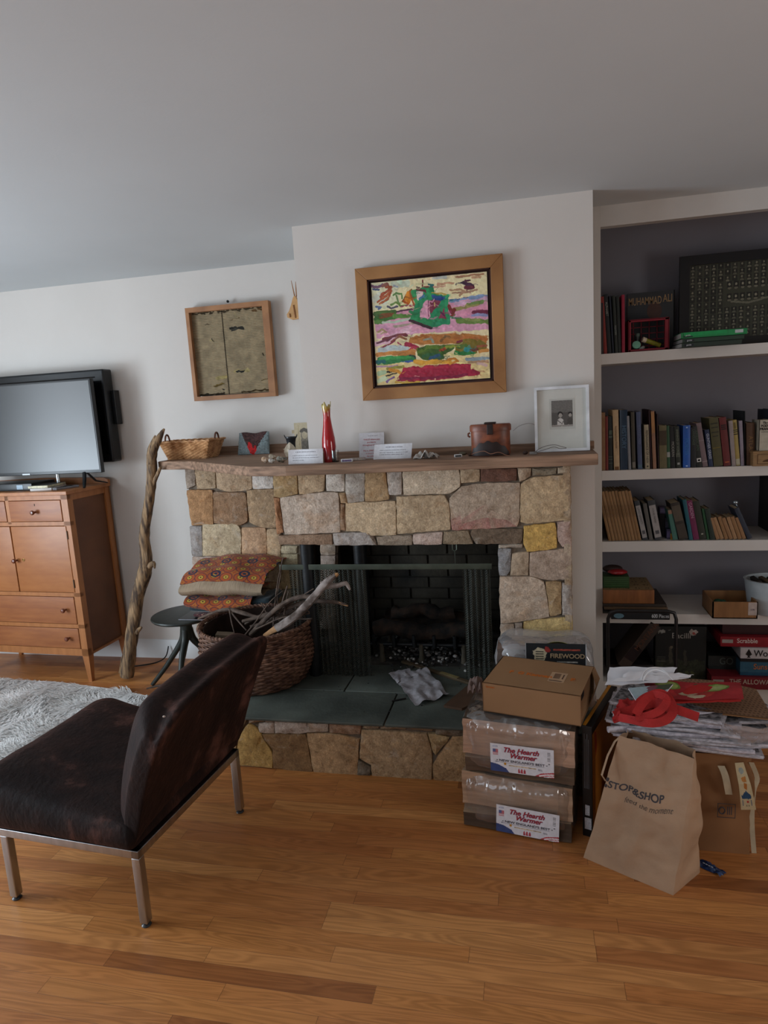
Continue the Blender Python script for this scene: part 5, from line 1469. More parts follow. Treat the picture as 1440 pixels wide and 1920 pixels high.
# tumbler
tm = put('tumbler', 629, 866, 'small clear drinking glass standing right beside the red vase', 'glass')
b = MB(); b.lathe([(.0001, 0), (.017, 0), (.0185, .055), (.0172, .055), (.0158, .006), (.0001, .006)], n=28); b.build('body', glass_material('clear_glass', (.93, .94, .95)), tm)
def boxthing(name, u, v, size, rz, m, lb, cat, detail=None):
    e = empty(name, on_mantel(u, v), rz, lb, cat); b = MB(); b.box((-size[0] / 2, -size[1] / 2, 0), (size[0] / 2, size[1] / 2, size[2]), bev=.0015); b.build('body', m, e)
    if detail: detail(e, size)
    return e
def lblf(col):
    def f(e, s_):
        b = MB(); b.box((-s_[0] * .4, -s_[1] / 2 - .0006, s_[2] * .2), (s_[0] * .4, -s_[1] / 2 - .0001, s_[2] * .8)); b.build('label', mat('lbl' + col, col, var=.4, scale=160), e, smooth=False)
    return f
boxthing('small_box', 651, 866, (.055, .022, .014), math.radians(6), mat('pearl_plastic', '#cfd0d2', rough=.3), 'tiny white box with purple print beside the tumbler', 'box', lblf('#6a5a7a'))
boxthing('clear_case', 672, 863, (.07, .025, .012), math.radians(14), mat('frosted_plastic', '#9a8f88', rough=.25), 'clear plastic case lying just right of the tiny white box', 'case', lblf('#b5aaa0'))
# leather case
lc = empty('leather_case', PY(921, 858, 3.0), 0, 'oval brown leather case with dark scorched patch and lid strap on the mantel', 'case'); lc.location.z = MZ
def leather():
    m, N, L = nodes_of('worn_leather')
    b = N['Principled BSDF']; b.inputs['Roughness'].default_value = .42
    tc = N.new('ShaderNodeTexCoord'); no = N.new('ShaderNodeTexNoise'); no.inputs['Scale'].default_value = 25; no.inputs['Detail'].default_value = 8; L.new(tc.outputs['Object'], no.inputs[0])
    rp = N.new('ShaderNodeValToRGB'); rp.color_ramp.elements[0].color = (*C('#4c2416'), 1); rp.color_ramp.elements[1].color = (*C('#8a4a2c'), 1); rp.color_ramp.elements[0].position = .3; rp.color_ramp.elements[1].position = .7
    L.new(no.outputs['Fac'], rp.inputs[0]); L.new(rp.outputs[0], b.inputs['Base Color'])
    return m
m_lea = leather(); m_lead = mat('dark_scorched_leather', '#231512', rough=.5, var=.3, scale=40)
b = MB(); b.lathe([(.0001, 0), (.078, 0), (.084, .006), (.084, .112), (.0001, .112)], n=40, sx=1.02, sy=.55); b.build('body', m_lea, lc)
b = MB(); b.lathe([(.0, .108), (.088, .108), (.089, .112), (.089, .133), (.084, .139), (.0001, .141)], n=40, sx=1.02, sy=.56); b.build('lid', m_lea, lc)
b = MB(); b.sheet([[(.0865 * 1.02 * math.cos(t) if r_ == 0 else .0865 * 1.02 * math.cos(t), .0865 * .57 * math.sin(t), (.003 if r_ == 0 else .02 + .045 * max(0, math.sin((t - 3.5) / 2.3 * math.pi)) + .004 * math.sin(t * 14))) for t in [3.5 + 2.3 * i / 30 for i in range(31)]] for r_ in range(2)], .001); b.build('scorched_patch', m_lead, lc)
b = MB(); b.box((-.012, -.056, .095), (.014, -.048, .14), bev=.003); b.box((-.025, -.03, .139), (.025, .03, .147), bev=.003); b.build('strap', m_lead, lc)
b = MB(); b.tube([(-.09, 0, .085), (-.098, -.002, .09), (-.098, -.002, .1), (-.09, 0, .104)], .004, 8); b.build('strap_loop', m_lea, lc)
# crumpled tissue
def crumple(name, parent, w_, d_, h_, m, seed, n=22, sharp=9, loc=(0, 0, 0)):
    g = []
    for j in range(n + 1):
        row = []
        for i in range(n + 1):
            x = (i / n - .5); y = (j / n - .5)
            q = mnoise.noise_vector(Vector((x * sharp * .6 + seed, y * sharp * .6, seed * .37)))
            e = mnoise.noise(Vector((x * sharp + seed * 2, y * sharp, 1)))
            row.append((loc[0] + x * w_ * (1 + .25 * q.x), loc[1] + y * d_ * (1 + .25 * q.y), loc[2] + max(.0015, h_ * (.45 + .9 * e + .5 * q.z) * (1 - (2 * abs(x)) ** 4 * .6))))
        g.append(row)
    b = MB(); b.sheet(g, .0008); return b.build(name, m, parent)
ct = empty('crumpled_receipt', PY(800, 862, 2.98), 0, 'crumpled white paper right of the curled note on the mantel', 'paper'); ct.location.z = MZ
crumple('paper_sheet', ct, .105, .06, .032, mat('newsprint_crumple', '#aba6a0', rough=.85, var=.15, scale=60), 3.3, sharp=5)
e = boxthing('white_eraser', 859, 857, (.034, .022, .012), math.radians(10), mat('eraser_white', '#d9d9d8', rough=.5), 'tiny white block with black print at the left of the leather case', 'block', lblf('#2c2c2e'))
pb_ = empty('pebble', on_mantel(868, 853), 0, 'greenish pebble lying right behind the tiny white block', 'pebble'); b = MB(); b.ball((0, 0, .007), (.018, .012, .007)); b.build('body', mat('dull_pebble', '#65604e', rough=.6, var=.3, scale=60), pb_)
pb_ = empty('pebble', on_mantel(882, 855), 0, 'small brown lump lying against the leather case', 'pebble'); b = MB(); b.ball((0, 0, .006), (.01, .008, .006)); b.build('body', mat('brown_lump', '#4a3428', rough=.7, var=.3, scale=60), pb_)
# wires
def wire(pts, r, m, lb, name='wire'):
    P2 = [PY(u, v, y) for (u, v, y) in pts]; O, R_ = smooth_path(P2, [r] * len(P2), 6); b = MB(); b.tube(O, R_, 6)
    return tag(b.build(name, m, origin=P2[0]), lb, 'wire')
wire([(884,852,2.94),(895,848,2.935),(908,846,2.93),(920,851,2.93),(935,848,2.93),(948,853,2.93),(956,855,2.92)], .0014, mat('copper_wire', '#a87a62', rough=.4, metal=.5), 'thin copper wire curling in front of the leather case')
wire([(962,808,3.1),(975,798,3.12),(995,794,3.12),(1008,803,3.1),(1004,830,3.08)], .0008, mat('pale_wire', '#8a7a76', rough=.5), 'hair thin wire arching between leather case and framed portrait')
wire([(1003,848,2.93),(1012,841,2.93),(1025,836,2.93),(1040,834,2.93),(1052,837,2.93),(1062,840,2.93),(1050,841,2.93),(1038,838,2.93),(1022,843,2.93),(1000,849,2.92)], .0013, mat('dark_wire', '#5a524e', rough=.5), 'dark looped wire lying before the white framed portrait')
b = MB(); p = on_mantel(1000, 852); b.box((-.016, -.01, 0), (.016, .01, .012), bev=.003); o = b.build('wire_plug', mat('grey_plug', '#7a7570', rough=.6)); o.location = p; tag(o, 'small grey plug at the end of the dark looped wire', 'plug')
b = MB(); b.ball((0, 0, .008), (.012, .01, .008)); o = b.build('pine_seed', mat('dark_seed', '#3c2a22', rough=.7)); o.location = on_mantel(985, 852); tag(o, 'dark seed like bit lying left of the grey plug', 'seed')
# framed portrait
fp2 = empty('framed_portrait', (.134, 3.05, MZ), 0, 'white framed black and white portrait of two people leaning at the right mantel end', 'picture')
tl = math.radians(-7)
RX = Matrix.Rotation(tl, 4, 'X')
def fr(mb, nm, m):
    mb.v = [RX @ v for v in mb.v]; return mb.build(nm, m, fp2, smooth=False)
Wp, Hp, fw = .1165, .285, .012
b = MB()
for (x0, z0_, x1, z1) in [(-Wp, Hp - fw, Wp, Hp), (-Wp, 0, Wp, fw), (-Wp, fw, -Wp + fw, Hp - fw), (Wp - fw, fw, Wp, Hp - fw)]: b.box((x0, -.016, z0_), (x1, .004, z1))
fr(b, 'frame', mat('white_frame_paint', '#d6dade', rough=.35))
b = MB(); b.box((-Wp + .01, -.004, .01), (Wp - .01, -.002, Hp - .01)); fr(b, 'mat_board', mat('ivory_mat', '#c2c2bb', rough=.9, var=.03))
b = MB(); b.box((-.052, -.0048, .098), (.056, -.0042, .232)); fr(b, 'inner_mat', mat('ivory_mat2', '#b5b5ae', rough=.9, var=.03))
a_ = Art(.1, .12, 60, 72, '#55524f'); a_.rect(0, 0, 1, .45, '#6a6763', .03, .1)
for cx_, s2 in [(.42, 1), (.88, .8)]:
    a_.oval(cx_, .52, .12 * s2, .10 * s2, '#242120'); a_.oval(cx_, .57, .085 * s2, .085 * s2, '#9a958e'); a_.poly([(cx_ - .18, 1), (cx_ - .13, .72), (cx_, .66), (cx_ + .13, .72), (cx_ + .18, 1)], '#bdb9b3' if s2 == 1 else '#4a4743'); 
a_.line([(.28, .75), (.5, .9), (.55, .8)], .02, '#6a6561'); a_.rect(0, .93, 1, 1, '#8f8a84', .02)
m_ph = mat('photo_print', None, rough=.3, attr=True, var=.03, scale=100)
o = a_.build('photograph', m_ph, fp2, lambda u, v, d: tuple(RX @ Vector((-.043 + .09 * u, -.0052, .224 - .115 * v))))
# ================================================================ bookcase contents
S_PX = .002465
def bxX(px): return .332 + (px - 1128) * S_PX
_bm = {}
def bookmat(col, rough=.6):
    k = (col, rough)
    if k not in _bm: _bm[k] = mat('book_cloth_' + col.strip('#') + '_%d' % int(rough * 100), col, rough=rough, var=.1, scale=40)
    return _bm[k]
m_pages = mat('page_edges', '#a99a7e', rough=.9, var=.15, scale=120, stretch=(8, .2, .2))
def book(pxb0, pxb1, shift, hpx, zbase, col, label, group=None, name='book', band=None, title=None, sub=None, depth=None, rough=.6, y0=None, tcol='#c9bfa0', thin=False, logo=None, rag=False):
    """a book standing spine out: bottom px range at the shelf front, lean of the top, height in px"""
    x0, x1 = bxX(pxb0), bxX(pxb1)
    W_ = x1 - x0 - .0008; H_ = hpx * S_PX
    ang = math.atan2(shift * S_PX, H_) if H_ else 0
    rs = random.Random(int(pxb0 * 7))
    Y0 = (y0 if y0 is not None else BKY + .012 + rs.uniform(0, .008))
    D_ = depth or min(.19, max(.11, H_ * .68))
    e = empty(name, (x0 if ang <= 0 else x0, Y0, zbase), 0, label, 'book' if name != 'binder' else 'binder', group)
    lift = W_ * math.sin(abs(ang)) if ang > 0 else 0
    e.rotation_euler = (0, ang, 0)
    e.location.z += lift + .0005
    W_ *= math.cos(ang); H_ /= 1.0
    t = .0018 if thin else .0026
    b = MB(); b.box((0, 0, 0), (W_, t, H_)); b.box((0, 0, 0), (t * .8, D_, H_)); b.box((W_ - t * .8, 0, 0), (W_, D_, H_))
    if W_ > .012:   # slightly rounded spine
        n = 8; g = [[(W_ * i / n, -.0016 * math.sin(math.pi * i / n), z) for i in range(n + 1)] for z in (0, H_)]
        b.sheet(g)
    b.build('cover', bookmat(col, rough), e, smooth=False)
    b = MB(); b.box((t * .8, t, .003), (W_ - t * .8, D_ - .003, H_ - .003)); b.build('pages', m_pages, e, smooth=False)
    for (za, zb, c_) in (band or ()):
        b = MB(); b.box((W_ * .04, -.0022, H_ * za), (W_ * .96, -.0002, H_ * zb)); b.build('spine_label', bookmat(c_), e, smooth=False)
    if title:
        zc, frac, s_ = title
        text(e, s_, (W_ / 2, -.0026, H_ * zc), min(W_ * .8, H_ * frac / max(1, len(s_)) * 1.7), bookmat(tcol), rot=(math.pi / 2, math.pi / 2, 0), name='spine_title', ext=.0002)
    if sub:
        for (zc, hh, wf, c_) in sub:
            b = MB(); b.box((W_ * (.5 - wf / 2), -.0026, H_ * zc - hh / 2), (W_ * (.5 + wf / 2), -.0004, H_ * zc + hh / 2)); b.build('spine_line', bookmat(c_), e, smooth=False)
    return e
Z2 = SH[2][0]
bk_ = book
bk_(1127, 1137.7, 0, 115, Z2, '#7d5c3c', 'tan cloth book pressed against the side wall on the second shelf', band=[(.74, .9, '#7a5838')])
bk_(1137.9, 1143.6, -.5, 107, Z2, '#6d241d', 'thin brick red book next to the tan cloth book')
bk_(1144, 1152.3, -.6, 107, Z2, '#1f2320', 'black book with grey green marbling left of the cream title book', sub=[(.7, .02, .7, '#4a5a4c'), (.62, .008, .8, '#55655a'), (.25, .003, 1, '#4c564c'), (.2, .003, 1, '#4c564c'), (.13, .003, 1, '#4c564c')])
bk_(1154, 1165, -2.6, 119, Z2, '#b39a78', 'tall cream book with gold title running down its spine', title=(.55, .5, 'Gardening Great Friends'), tcol='#6a4a24', sub=[(.03, .016, .7, '#6a4420')])
bk_(1166, 1180.5, -1, 118, Z2, '#1d3145', 'wide glossy navy book beside the tall cream book', rough=.2, title=(.55, .5, 'HISTORY'), tcol='#4a6a84')
bk_(1181.5, 1187, -4, 106, Z2, '#7b7c80', 'slim plain grey book between the navy and olive books', thin=True)
bk_(1188.5, 1195.5, -3, 113, Z2, '#3f3a2f', 'dark olive book with pale sticker at its foot', band=[(.03, .13, '#6e6a62')])
bk_(1199.5, 1208, -4, 113, Z2, '#46506c', 'slate blue book right of the dark olive book', title=(.6, .4, 'COLLECTED'), tcol='#6a7492', band=[(.02, .08, '#4a6272')])
bk_(1213, 1221.8, -2.6, 87, Z2, '#9d937c', 'short cream paperback with black spine lettering', title=(.5, .75, 'RENAISSANCE OF NEW'), tcol='#2c2824', sub=[(.06, .006, .35, '#15130f')])
bk_(1222.3, 1226.4, -5, 116, Z2, '#2c1318', 'slim dark maroon book beside the short cream paperback')
bk_(1227, 1233.8, -5, 113, Z2, '#8a6650', 'tan and rose spined book in the second shelf row', band=[(.62, .98, '#9a6f45')])
bk_(1234, 1236.2, -4, 112, Z2, '#351722', 'very thin wine coloured booklet in the second shelf row')
bk_(1236.6, 1239, -3.4, 107, Z2, '#7a6468', 'thin dusty pink booklet beside the wine coloured booklet')
bk_(1239.5, 1253.4, -2, 84, Z2, '#5f583c', 'short wide khaki book with a dark title block', band=[(.54, .88, '#3a2f1e')])
bk_(1253.7, 1260, -3, 83, Z2, '#264a30', 'green book with a white library sticker low on the spine', band=[(.26, .38, '#8f928c')])
bk_(1260.6, 1269.8, -3, 82, Z2, '#191a1b', 'plain black book with small white title beside green book', title=(.45, .3, 'MODERN'), tcol='#8a8a84')
bk_(1270.2, 1279.4, -5, 81, Z2, '#222821', 'black book with columns of grey green type', title=(.62, .6, 'EVENINGS OF WORDS'), tcol='#7a8474', band=[(.26, .36, '#4a4e44')], sub=[(.1, .01, .5, '#8f9390')])
bk_(1282.5, 1296, -1, 82, Z2, '#1c53a4', 'bright cobalt blue book in the middle of the second shelf', rough=.35, sub=[(.95, .006, .2, '#a9c4e8'), (.04, .006, .25, '#a9c4e8')], title=(.5, .4, 'POEMS'), tcol='#2f6fb0')
bk_(1297, 1306.5, -2, 78, Z2, '#15171a', 'plain black book just right of the cobalt blue one', title=(.75, .35, 'LANGUAGE'), tcol='#4a5a48')
bk_(1307.5, 1318, -9, 80, Z2, '#1b1f1c', 'black book with a round white emblem near its foot', sub=[(.17, .018, .75, '#c2c0bc'), (.165, .008, .4, '#2a6a5c')], title=(.65, .5, 'AMERICAN'), tcol='#3f5140')
bk_(1318.5, 1328, -14, 86, Z2, '#6f5f62', 'worn pinkish grey book leaning left among darker books', sub=[(.6, .003, 1, '#8f8284'), (.12, .003, 1, '#9a8c8e')])
bk_(1329.5, 1337.8, -9, 72, Z2, '#1f2c48', 'short navy book with white letters down the spine', title=(.55, .85, 'GUNTHER GRASS'), tcol='#b4bccb')
bk_(1338.8, 1355.5, -11, 94, Z2, '#474428', 'thick olive green book with faded black title bars', sub=[(.88, .005, .75, '#25251a'), (.8, .004, .7, '#25251a'), (.7, .004, .75, '#25251a'), (.62, .004, .6, '#25251a'), (.38, .004, .8, '#6a5c24')])
bk_(1356.3, 1369, -11, 94, Z2, '#5e1f20', 'maroon book with black stripes and worn orange foot', sub=[(.84, .005, .7, '#1a0d0d'), (.8, .005, .7, '#1a0d0d'), (.76, .005, .7, '#1a0d0d'), (.08, .006, .6, '#a0512c')])
bk_(1370.2, 1377.4, -8, 87, Z2, '#8d8280', 'pale grey mauve book beside the maroon book')
bk_(1378, 1386, -9, 88, Z2, '#9c8a4e', 'yellow patterned book with two black title bands', band=[(.02, .15, '#a9a48e')], sub=[(.78, .004, .9, '#1d1a12'), (.74, .004, .9, '#1d1a12'), (.69, .004, .9, '#1d1a12'), (.88, .03, .4, '#6a5a2a')])
bk_(1386.6, 1392.6, -6, 86, Z2, '#8a8290', 'pale lilac book right of the yellow patterned book')
bk_(1393, 1395.6, -4, 104, Z2, '#23282a', 'tall thin black book sticking up behind the lilac book')
bk_(1396.5, 1411, -3, 81, Z2, '#4d3422', 'brown leather bound book left of the carved wooden box', depth=.15, title=(.5, .4, 'ATLAS'), tcol='#7a5c34')
# carved box with books on it
cb = empty('carved_wooden_box', (bxX(1402) , BKY - .028, Z2), 0, 'small carved wooden box at the right of the second shelf under a white book', 'box')
m_cbox = mat('pale_carved_wood', '#8a6c48', rough=.6, var=.15, scale=30, stretch=(1, 1, 5))
b = MB(); b.box((0, 0, 0), (.15, .13, .062), bev=.003); b.build('body', m_cbox, cb)
b = MB(); b.box((-.002, -.003, .06), (.152, .132, .07), bev=.002); b.build('lid', m_cbox, cb)
b = MB(); 
for (x0, z0_, x1, z1) in [(.018, .054, .135, .056), (.018, .01, .135, .012), (.018, .01, .0195, .056)]: b.box((x0, -.0012, z0_), (x1, .001, z1))
b.prism([(.04, .02), (.11, .02), (.105, .026), (.085, .033), (.075, .045), (.065, .033), (.045, .026)], -.0014, .001); b.build('carved_emblem', mat('burnt_engraving', '#4a3018', rough=.8, var=.3, scale=80), cb, smooth=False)
wbk = empty('book', (bxX(1413), BKY - .012, Z2 + .0705), 0, 'white book with bold black title standing on the carved wooden box', 'book')
b = MB(); b.box((0, 0, 0), (.05, .003, .142)); b.box((0, 0, 0), (.002, .11, .142)); b.box((.048, 0, 0), (.05, .11, .142)); b.build('cover', bookmat('#aaa494'), wbk, smooth=False)
b = MB(); b.box((.002, .003, .002), (.048, .107, .14)); b.build('pages', m_pages, wbk, smooth=False)
for i, (s_, z) in enumerate([('The', .128), ('BODY', .114), ('BRAND', .1)]): text(wbk, s_, (.025, -.0006, z), .0155, m_dark, name='title', bold=.0006, sx=.85)
b = MB(); b.box((.008, -.0008, .086), (.044, .0, .088)); b.build('rule_line', m_dark, wbk, smooth=False)
bk_(1435.5, 1446, 0, 104, Z2, '#1c2330', 'dark navy book at the far right end of the second shelf', y0=BKY + .03)
# third shelf
Z3 = SH[3][0]
bk_(1127, 1131, -2, 98, Z3, '#6e5334', 'slim tan journal standing upright against the side wall')
for i in range(10):
    a0 = 1143.5 + i * 6.35
    bk_(a0, a0 + 6.1, -21, 103 + (i % 3) * .6, Z3, ['#86653f', '#8b6a45', '#80603c'][i % 3], 'tan paper bound journal in the leaning row on the third shelf', 'leaning tan journals', name='journal', thin=True, title=(.6, .25, 'QUARTERLY'), tcol='#6a4c28')
bk_(1209, 1219.3, -17, 82, Z3, '#2e3236', 'first dark binder with a white spine label and square stamp', name='binder', band=[(.06, .88, '#8f8d8c')], title=(.62, .4, 'LAND GRANTS'), tcol='#4a4846', sub=[(.2, .018, .55, '#4c4c50')])
bk_(1221.5, 1229, -13, 76, Z3, '#55534f', 'plain grey binder between the two white labelled binders', name='binder')
bk_(1232, 1246, -15, 82, Z3, '#33373b', 'second wider dark binder with a white spine label', name='binder', band=[(.07, .88, '#93908f')], title=(.62, .4, 'HOUSE PAPERS'), tcol='#4a4846', sub=[(.2, .018, .5, '#4c4c50')])
def block(name, px0, px1, py0, py1, Y, D_, z, col, lb, cat, face=None):
    x0, x1 = PY(px0, (py0 + py1) / 2, Y).x, PY(px1, (py0 + py1) / 2, Y).x; h_ = PY(px0, py0, Y).z - PY(px0, py1, Y).z
    e = empty(name, (x0, Y, z), 0, lb, cat); b = MB(); b.box((0, 0, 0), (x1 - x0, D_, h_), bev=.0015); b.build('body', bookmat(col), e)
    if face:
        b = MB(); b.box(((x1 - x0) * .1, -.0008, h_ * .2), ((x1 - x0) * .9, .0, h_ * .8)); b.build('label', bookmat(face), e, smooth=False)
    return e
block('small_box', 1247, 1256, 972, 1009, 3.5, .06, Z3, '#26242e', 'dark violet box standing behind the second labelled binder', 'box', '#3c3a4c')
e = block('small_box', 1237, 1249, 950, 962, 3.52, .06, Z3 + .118, '#5f5370', 'little lilac box on top, peeking over the labelled binder', 'box', '#7a7090')
b = MB(); b.box((0, 0, -.1175), (.024, .05, -.0005)); b.build('lower_box', bookmat('#1e1d22'), e, smooth=False)
block('small_box', 1250, 1258, 981, 1000, 3.46, .04, Z3, '#3f3c55', 'small purple carton low beside the second labelled binder', 'box', '#55507a')
block('matchbox', 1257.5, 1264, 999, 1010, 3.45, .03, Z3, '#a08a26', 'tiny yellow box with orange end left of the teal book', 'box', '#a0502a')
bk_(1266, 1276, -11, 62, Z3, '#3d6a60', 'short sea green book with orange and cream top', band=[(.86, .99, '#8a6a56')])
e = bk_(1277, 1295, -18, 76, Z3, '#2c2620', 'dark book with a photographic cover of pale branches', band=[(.5, .92, '#4c4438'), (.05, .42, '#3a332b')])
bk_(1296, 1303.3, -14, 82, Z3, '#15525e', 'petrol blue book left of the magenta book')
bk_(1304, 1315, -15, 80, Z3, '#651c44', 'magenta book with white vertical title', title=(.75, .35, 'GARDEN'), tcol='#b58aa0')
bk_(1315.6, 1328.5, -15, 78, Z3, '#26291f', 'dark forest green book with a white dot near the base', sub=[(.14, .006, .3, '#a0a296')])
bk_(1329, 1334.3, -11, 63, Z3, '#1f4a2c', 'slim bright green book leaning on darker neighbours')
bk_(1334.8, 1344, -12, 63, Z3, '#1c2a23', 'blackish green book before the row of old paperbacks')
for i in range(7):
    a0 = 1345.5 + i * 7.9
    bk_(a0, a0 + 7.3, -15 - (i % 2), 45 + (i % 3), Z3, ['#8a6644', '#957350', '#86633f'][i % 3], 'small worn tan paperback in the short leaning row on the third shelf', 'short tan paperbacks', name='paperback', depth=.1, thin=True)
bk_(1402, 1411.5, -28, 66, Z3, '#252d3b', 'dark blue book leaning steeply after the tan paperbacks')
sp = empty('metal_ladle', PY(1379, 942, 3.5), 0, 'small silver ladle head leaning above the tan paperbacks', 'ladle')
q = PY(1396, 985, 3.47) - PY(1379, 942, 3.5)
b = MB(); b.ball((0, 0, 0), (.013, .01, .011)); b.build('bowl', mat('pewter', '#9aa4aa', metal=.8, rough=.3), sp); b = MB(); b.tube([(0, 0, 0), q], .003, 8); b.build('handle', mat('pewter', '#9aa4aa'), sp)
# top shelf
Z1 = SH[1][0]
for spec in [(1127.5, 1135, 0, 96, '#1d1316', 'nearly black book at the wall end of the top shelf', None),
             (1135.6, 1142.3, -6, 108, '#7a241c', 'orange red book leaning left near the wall on top shelf', None),
             (1143, 1150.4, -7, 112, '#14171a', 'black book with white vertical title on the top shelf', (.75, .3, 'ALPHABET')),
             (1151, 1156, -6, 108, '#181f2c', 'navy black book between two black ones on top shelf', None),
             (1156.5, 1162, -5, 108, '#20261f', 'dark green black book with a thin pale spine line', (.4, .5, 'FIGHTERS')),
             (1162.5, 1168.4, -4, 107, '#1c211c', 'blackish green book beside the crimson book', None),
             (1169, 1174.8, -.5, 108, '#8a1230', 'crimson book standing left of the red crate', None)]:
    bk_(spec[0], spec[1], spec[2], spec[3], Z1, spec[4], spec[5], title=spec[6], tcol='#8f938c')
# boxing book, cover facing out
mb_ = empty('large_book', (PY(1176, 640, 3.56).x, 3.56, Z1), 0, 'large book with MUHAMMAD ALI on its cover standing behind the red crate', 'book')
W_ = PY(1264, 600, 3.56).x - PY(1176, 600, 3.56).x; H_ = .285
b = MB(); b.box((0, 0, 0), (W_, .003, H_)); b.box((0, .022, 0), (W_, .025, H_)); b.box((W_ - .003, 0, 0), (W_, .025, H_)); b.build('cover', bookmat('#24272a'), mb_, smooth=False)
b = MB(); b.box((.003, .003, .003), (W_ - .004, .022, H_ - .003)); b.build('pages', m_pages, mb_, smooth=False)
text(mb_, 'MUHAMMAD', (W_ * .38, -.0008, H_ * .85), .05, bookmat('#8a6f4c'), name='title', sx=.52, bold=.0004); text(mb_, 'ALI', (W_ * .86, -.0008, H_ * .87), .05, bookmat('#8a6f4c'), name='title', sx=.62, bold=.0004)
b = MB(); b.prism([(W_ * (.58 + .16 * math.cos(t)), H_ * .68 + .04 * math.sin(t)) for t in [k * math.pi / 8 for k in range(16)]], -.0007, .0005); b.build('cover_figure', bookmat('#3e241a'), mb_, smooth=False)
# red crate
m_crate = mat('red_plastic_crate', '#7c1526', rough=.4, var=.08)
cr = empty('red_plastic_crate', (PY(1178, 655, BKY + .03).x, BKY + .025, Z1), 0, 'small red plastic crate lying on its side with art supplies inside', 'crate')
CW, CHh, CD_ = PY(1255, 630, BKY).x - PY(1178, 630, BKY).x, .150, .105
b = MB(); t = .012
for (x0, z0_, x1, z1) in [(0, 0, CW, t), (0, CHh - t, CW, CHh), (0, 0, t, CHh), (CW - t * 1.6, 0, CW, CHh)]: b.box((x0, 0, z0_), (x1, .012, z1), bev=.002)
for (x0, z0_, x1, z1) in [(0, 0, .004, CHh), (CW - .004, 0, CW, CHh)]: b.box((x0, 0, z0_), (x1, CD_, z1))
b.box((0, 0, 0), (CW, CD_, .004)); b.box((0, 0, CHh - .004), (CW, CD_, CHh))
for i in range(6): b.box((CW * i / 5 - .002, CD_ - .004, 0), (CW * i / 5 + .002, CD_, CHh)); b.box((0, CD_ - .004, CHh * i / 5 - .002), (CW, CD_, CHh * i / 5 + .002))
b.build('shell', m_crate, cr, smooth=False)
c0 = cr.location
def tubeobj(name, p, q, r, m, lb, cat, capm=None):
    e = empty(name, p, 0, lb, cat); d = Vector(q) - Vector(p); b = MB(); b.tube([(0, 0, 0), d], r, 14); b.build('body', m, e)
    if capm: b = MB(); b.tube([d, d * 1.25], [r * 1.15, r * 1.15], 14); b.build('cap', capm, e)
tubeobj('paint_tube', c0 + Vector((.15, .05, .026)), c0 + Vector((.085, .04, .052)), .011, mat('olive_yellow_tube', '#8a8a2a', rough=.35, var=.3, scale=60), 'yellow green tube with a cream cap lying in the red crate', 'tube', mat('cream_cap', '#c9bca4', rough=.4))
e = empty('mint_disc', c0 + Vector((.04, .03, .032)), 0, 'round mint green disc leaning inside the red crate', 'disc'); b = MB(); b.lathe([(.0001, 0), (.019, 0), (.019, .008), (.0001, .008)], n=24); b.v = [Matrix.Rotation(1.2, 4, 'X') @ v for v in b.v]; b.build('body', mat('mint_plastic', '#6fa48c', rough=.4), e)
tubeobj('glue_bottle', c0 + Vector((.05, .06, .018)), c0 + Vector((.05, .06, .075)), .010, mat('dark_bottle', '#2c3430', rough=.3), 'dark slim bottle standing at the back of the red crate', 'bottle', mat('bottle_cap2', '#4a5a50', rough=.4))
tubeobj('white_marker', c0 + Vector((.062, .035, .014)), c0 + Vector((.075, .06, .022)), .009, mat('white_marker_plastic', '#b5b9b4', rough=.4), 'short white marker lying between mint disc and yellow tube', 'marker')
# class photograph
cp = empty('class_photograph', (.69, 3.66, Z1), 0, 'wide black framed collage of many small portraits on the top shelf', 'picture')
P0 = PY(1273.5, 483, 3.62); PB = PY(1277, 640, 3.62)
cp.location = (P0.x, 3.62, Z1)
CW2, CH2 = .62, P0.z - Z1
b = MB(); f_ = .045
for (x0, z0_, x1, z1) in [(0, CH2 - f_, CW2, CH2), (0, 0, CW2, f_), (0, f_, f_, CH2 - f_), (CW2 - f_, f_, CW2, CH2 - f_)]: b.box((x0, -.02, z0_), (x1, .0, z1))
b.build('frame', mat('black_frame_paint', '#0d0e12', rough=.3), cp)
a_ = Art(.53, CH2 - .09, 240, 180, '#3a3c30')
rnd = random.Random(6)
for j in range(12):
    for i in range(17):
        if 5 <= i <= 11 and 3 <= j <= 6: continue
        cx_, cy_ = (i + .5) / 17, (j + .5) / 12
        a_.rect(cx_ - .022, cy_ - .036, cx_ + .022, cy_ + .036, rnd.choice(['#22241d', '#2b2d25', '#181a16']), 0, .1)
        a_.oval(cx_, cy_ - .01, .007, .014, '#7d7b69', 0); a_.oval(cx_, cy_ + .03, .016, .014, rnd.choice(['#5a5a4c', '#24261f', '#6d6c5c']), 0)
for i in range(7):
    for j in (0, 1):
        cx_, cy_ = .34 + i * .055, .3 + j * .16; a_.rect(cx_ - .02, cy_ - .05, cx_ + .02, cy_ + .05, '#1a1c18', 0); a_.oval(cx_, cy_ - .01, .009, .018, '#8f8d7a', 0); a_.oval(cx_, cy_ + .04, .017, .014, '#6f6e5e', 0)
a_.line([(.36, .52), (.5, .55), (.66, .5)], .008, '#6a6a5a')
a_.build('photo_collage', m_ph, cp, lambda u, v, d: (f_ + .53 * u, -.008, CH2 - f_ - (CH2 - .09) * v))
b = MB(); b.box((.04, -.007, .04), (CW2 - .04, -.001, CH2 - .04)); b.build('backing', m_dark, cp, smooth=False)
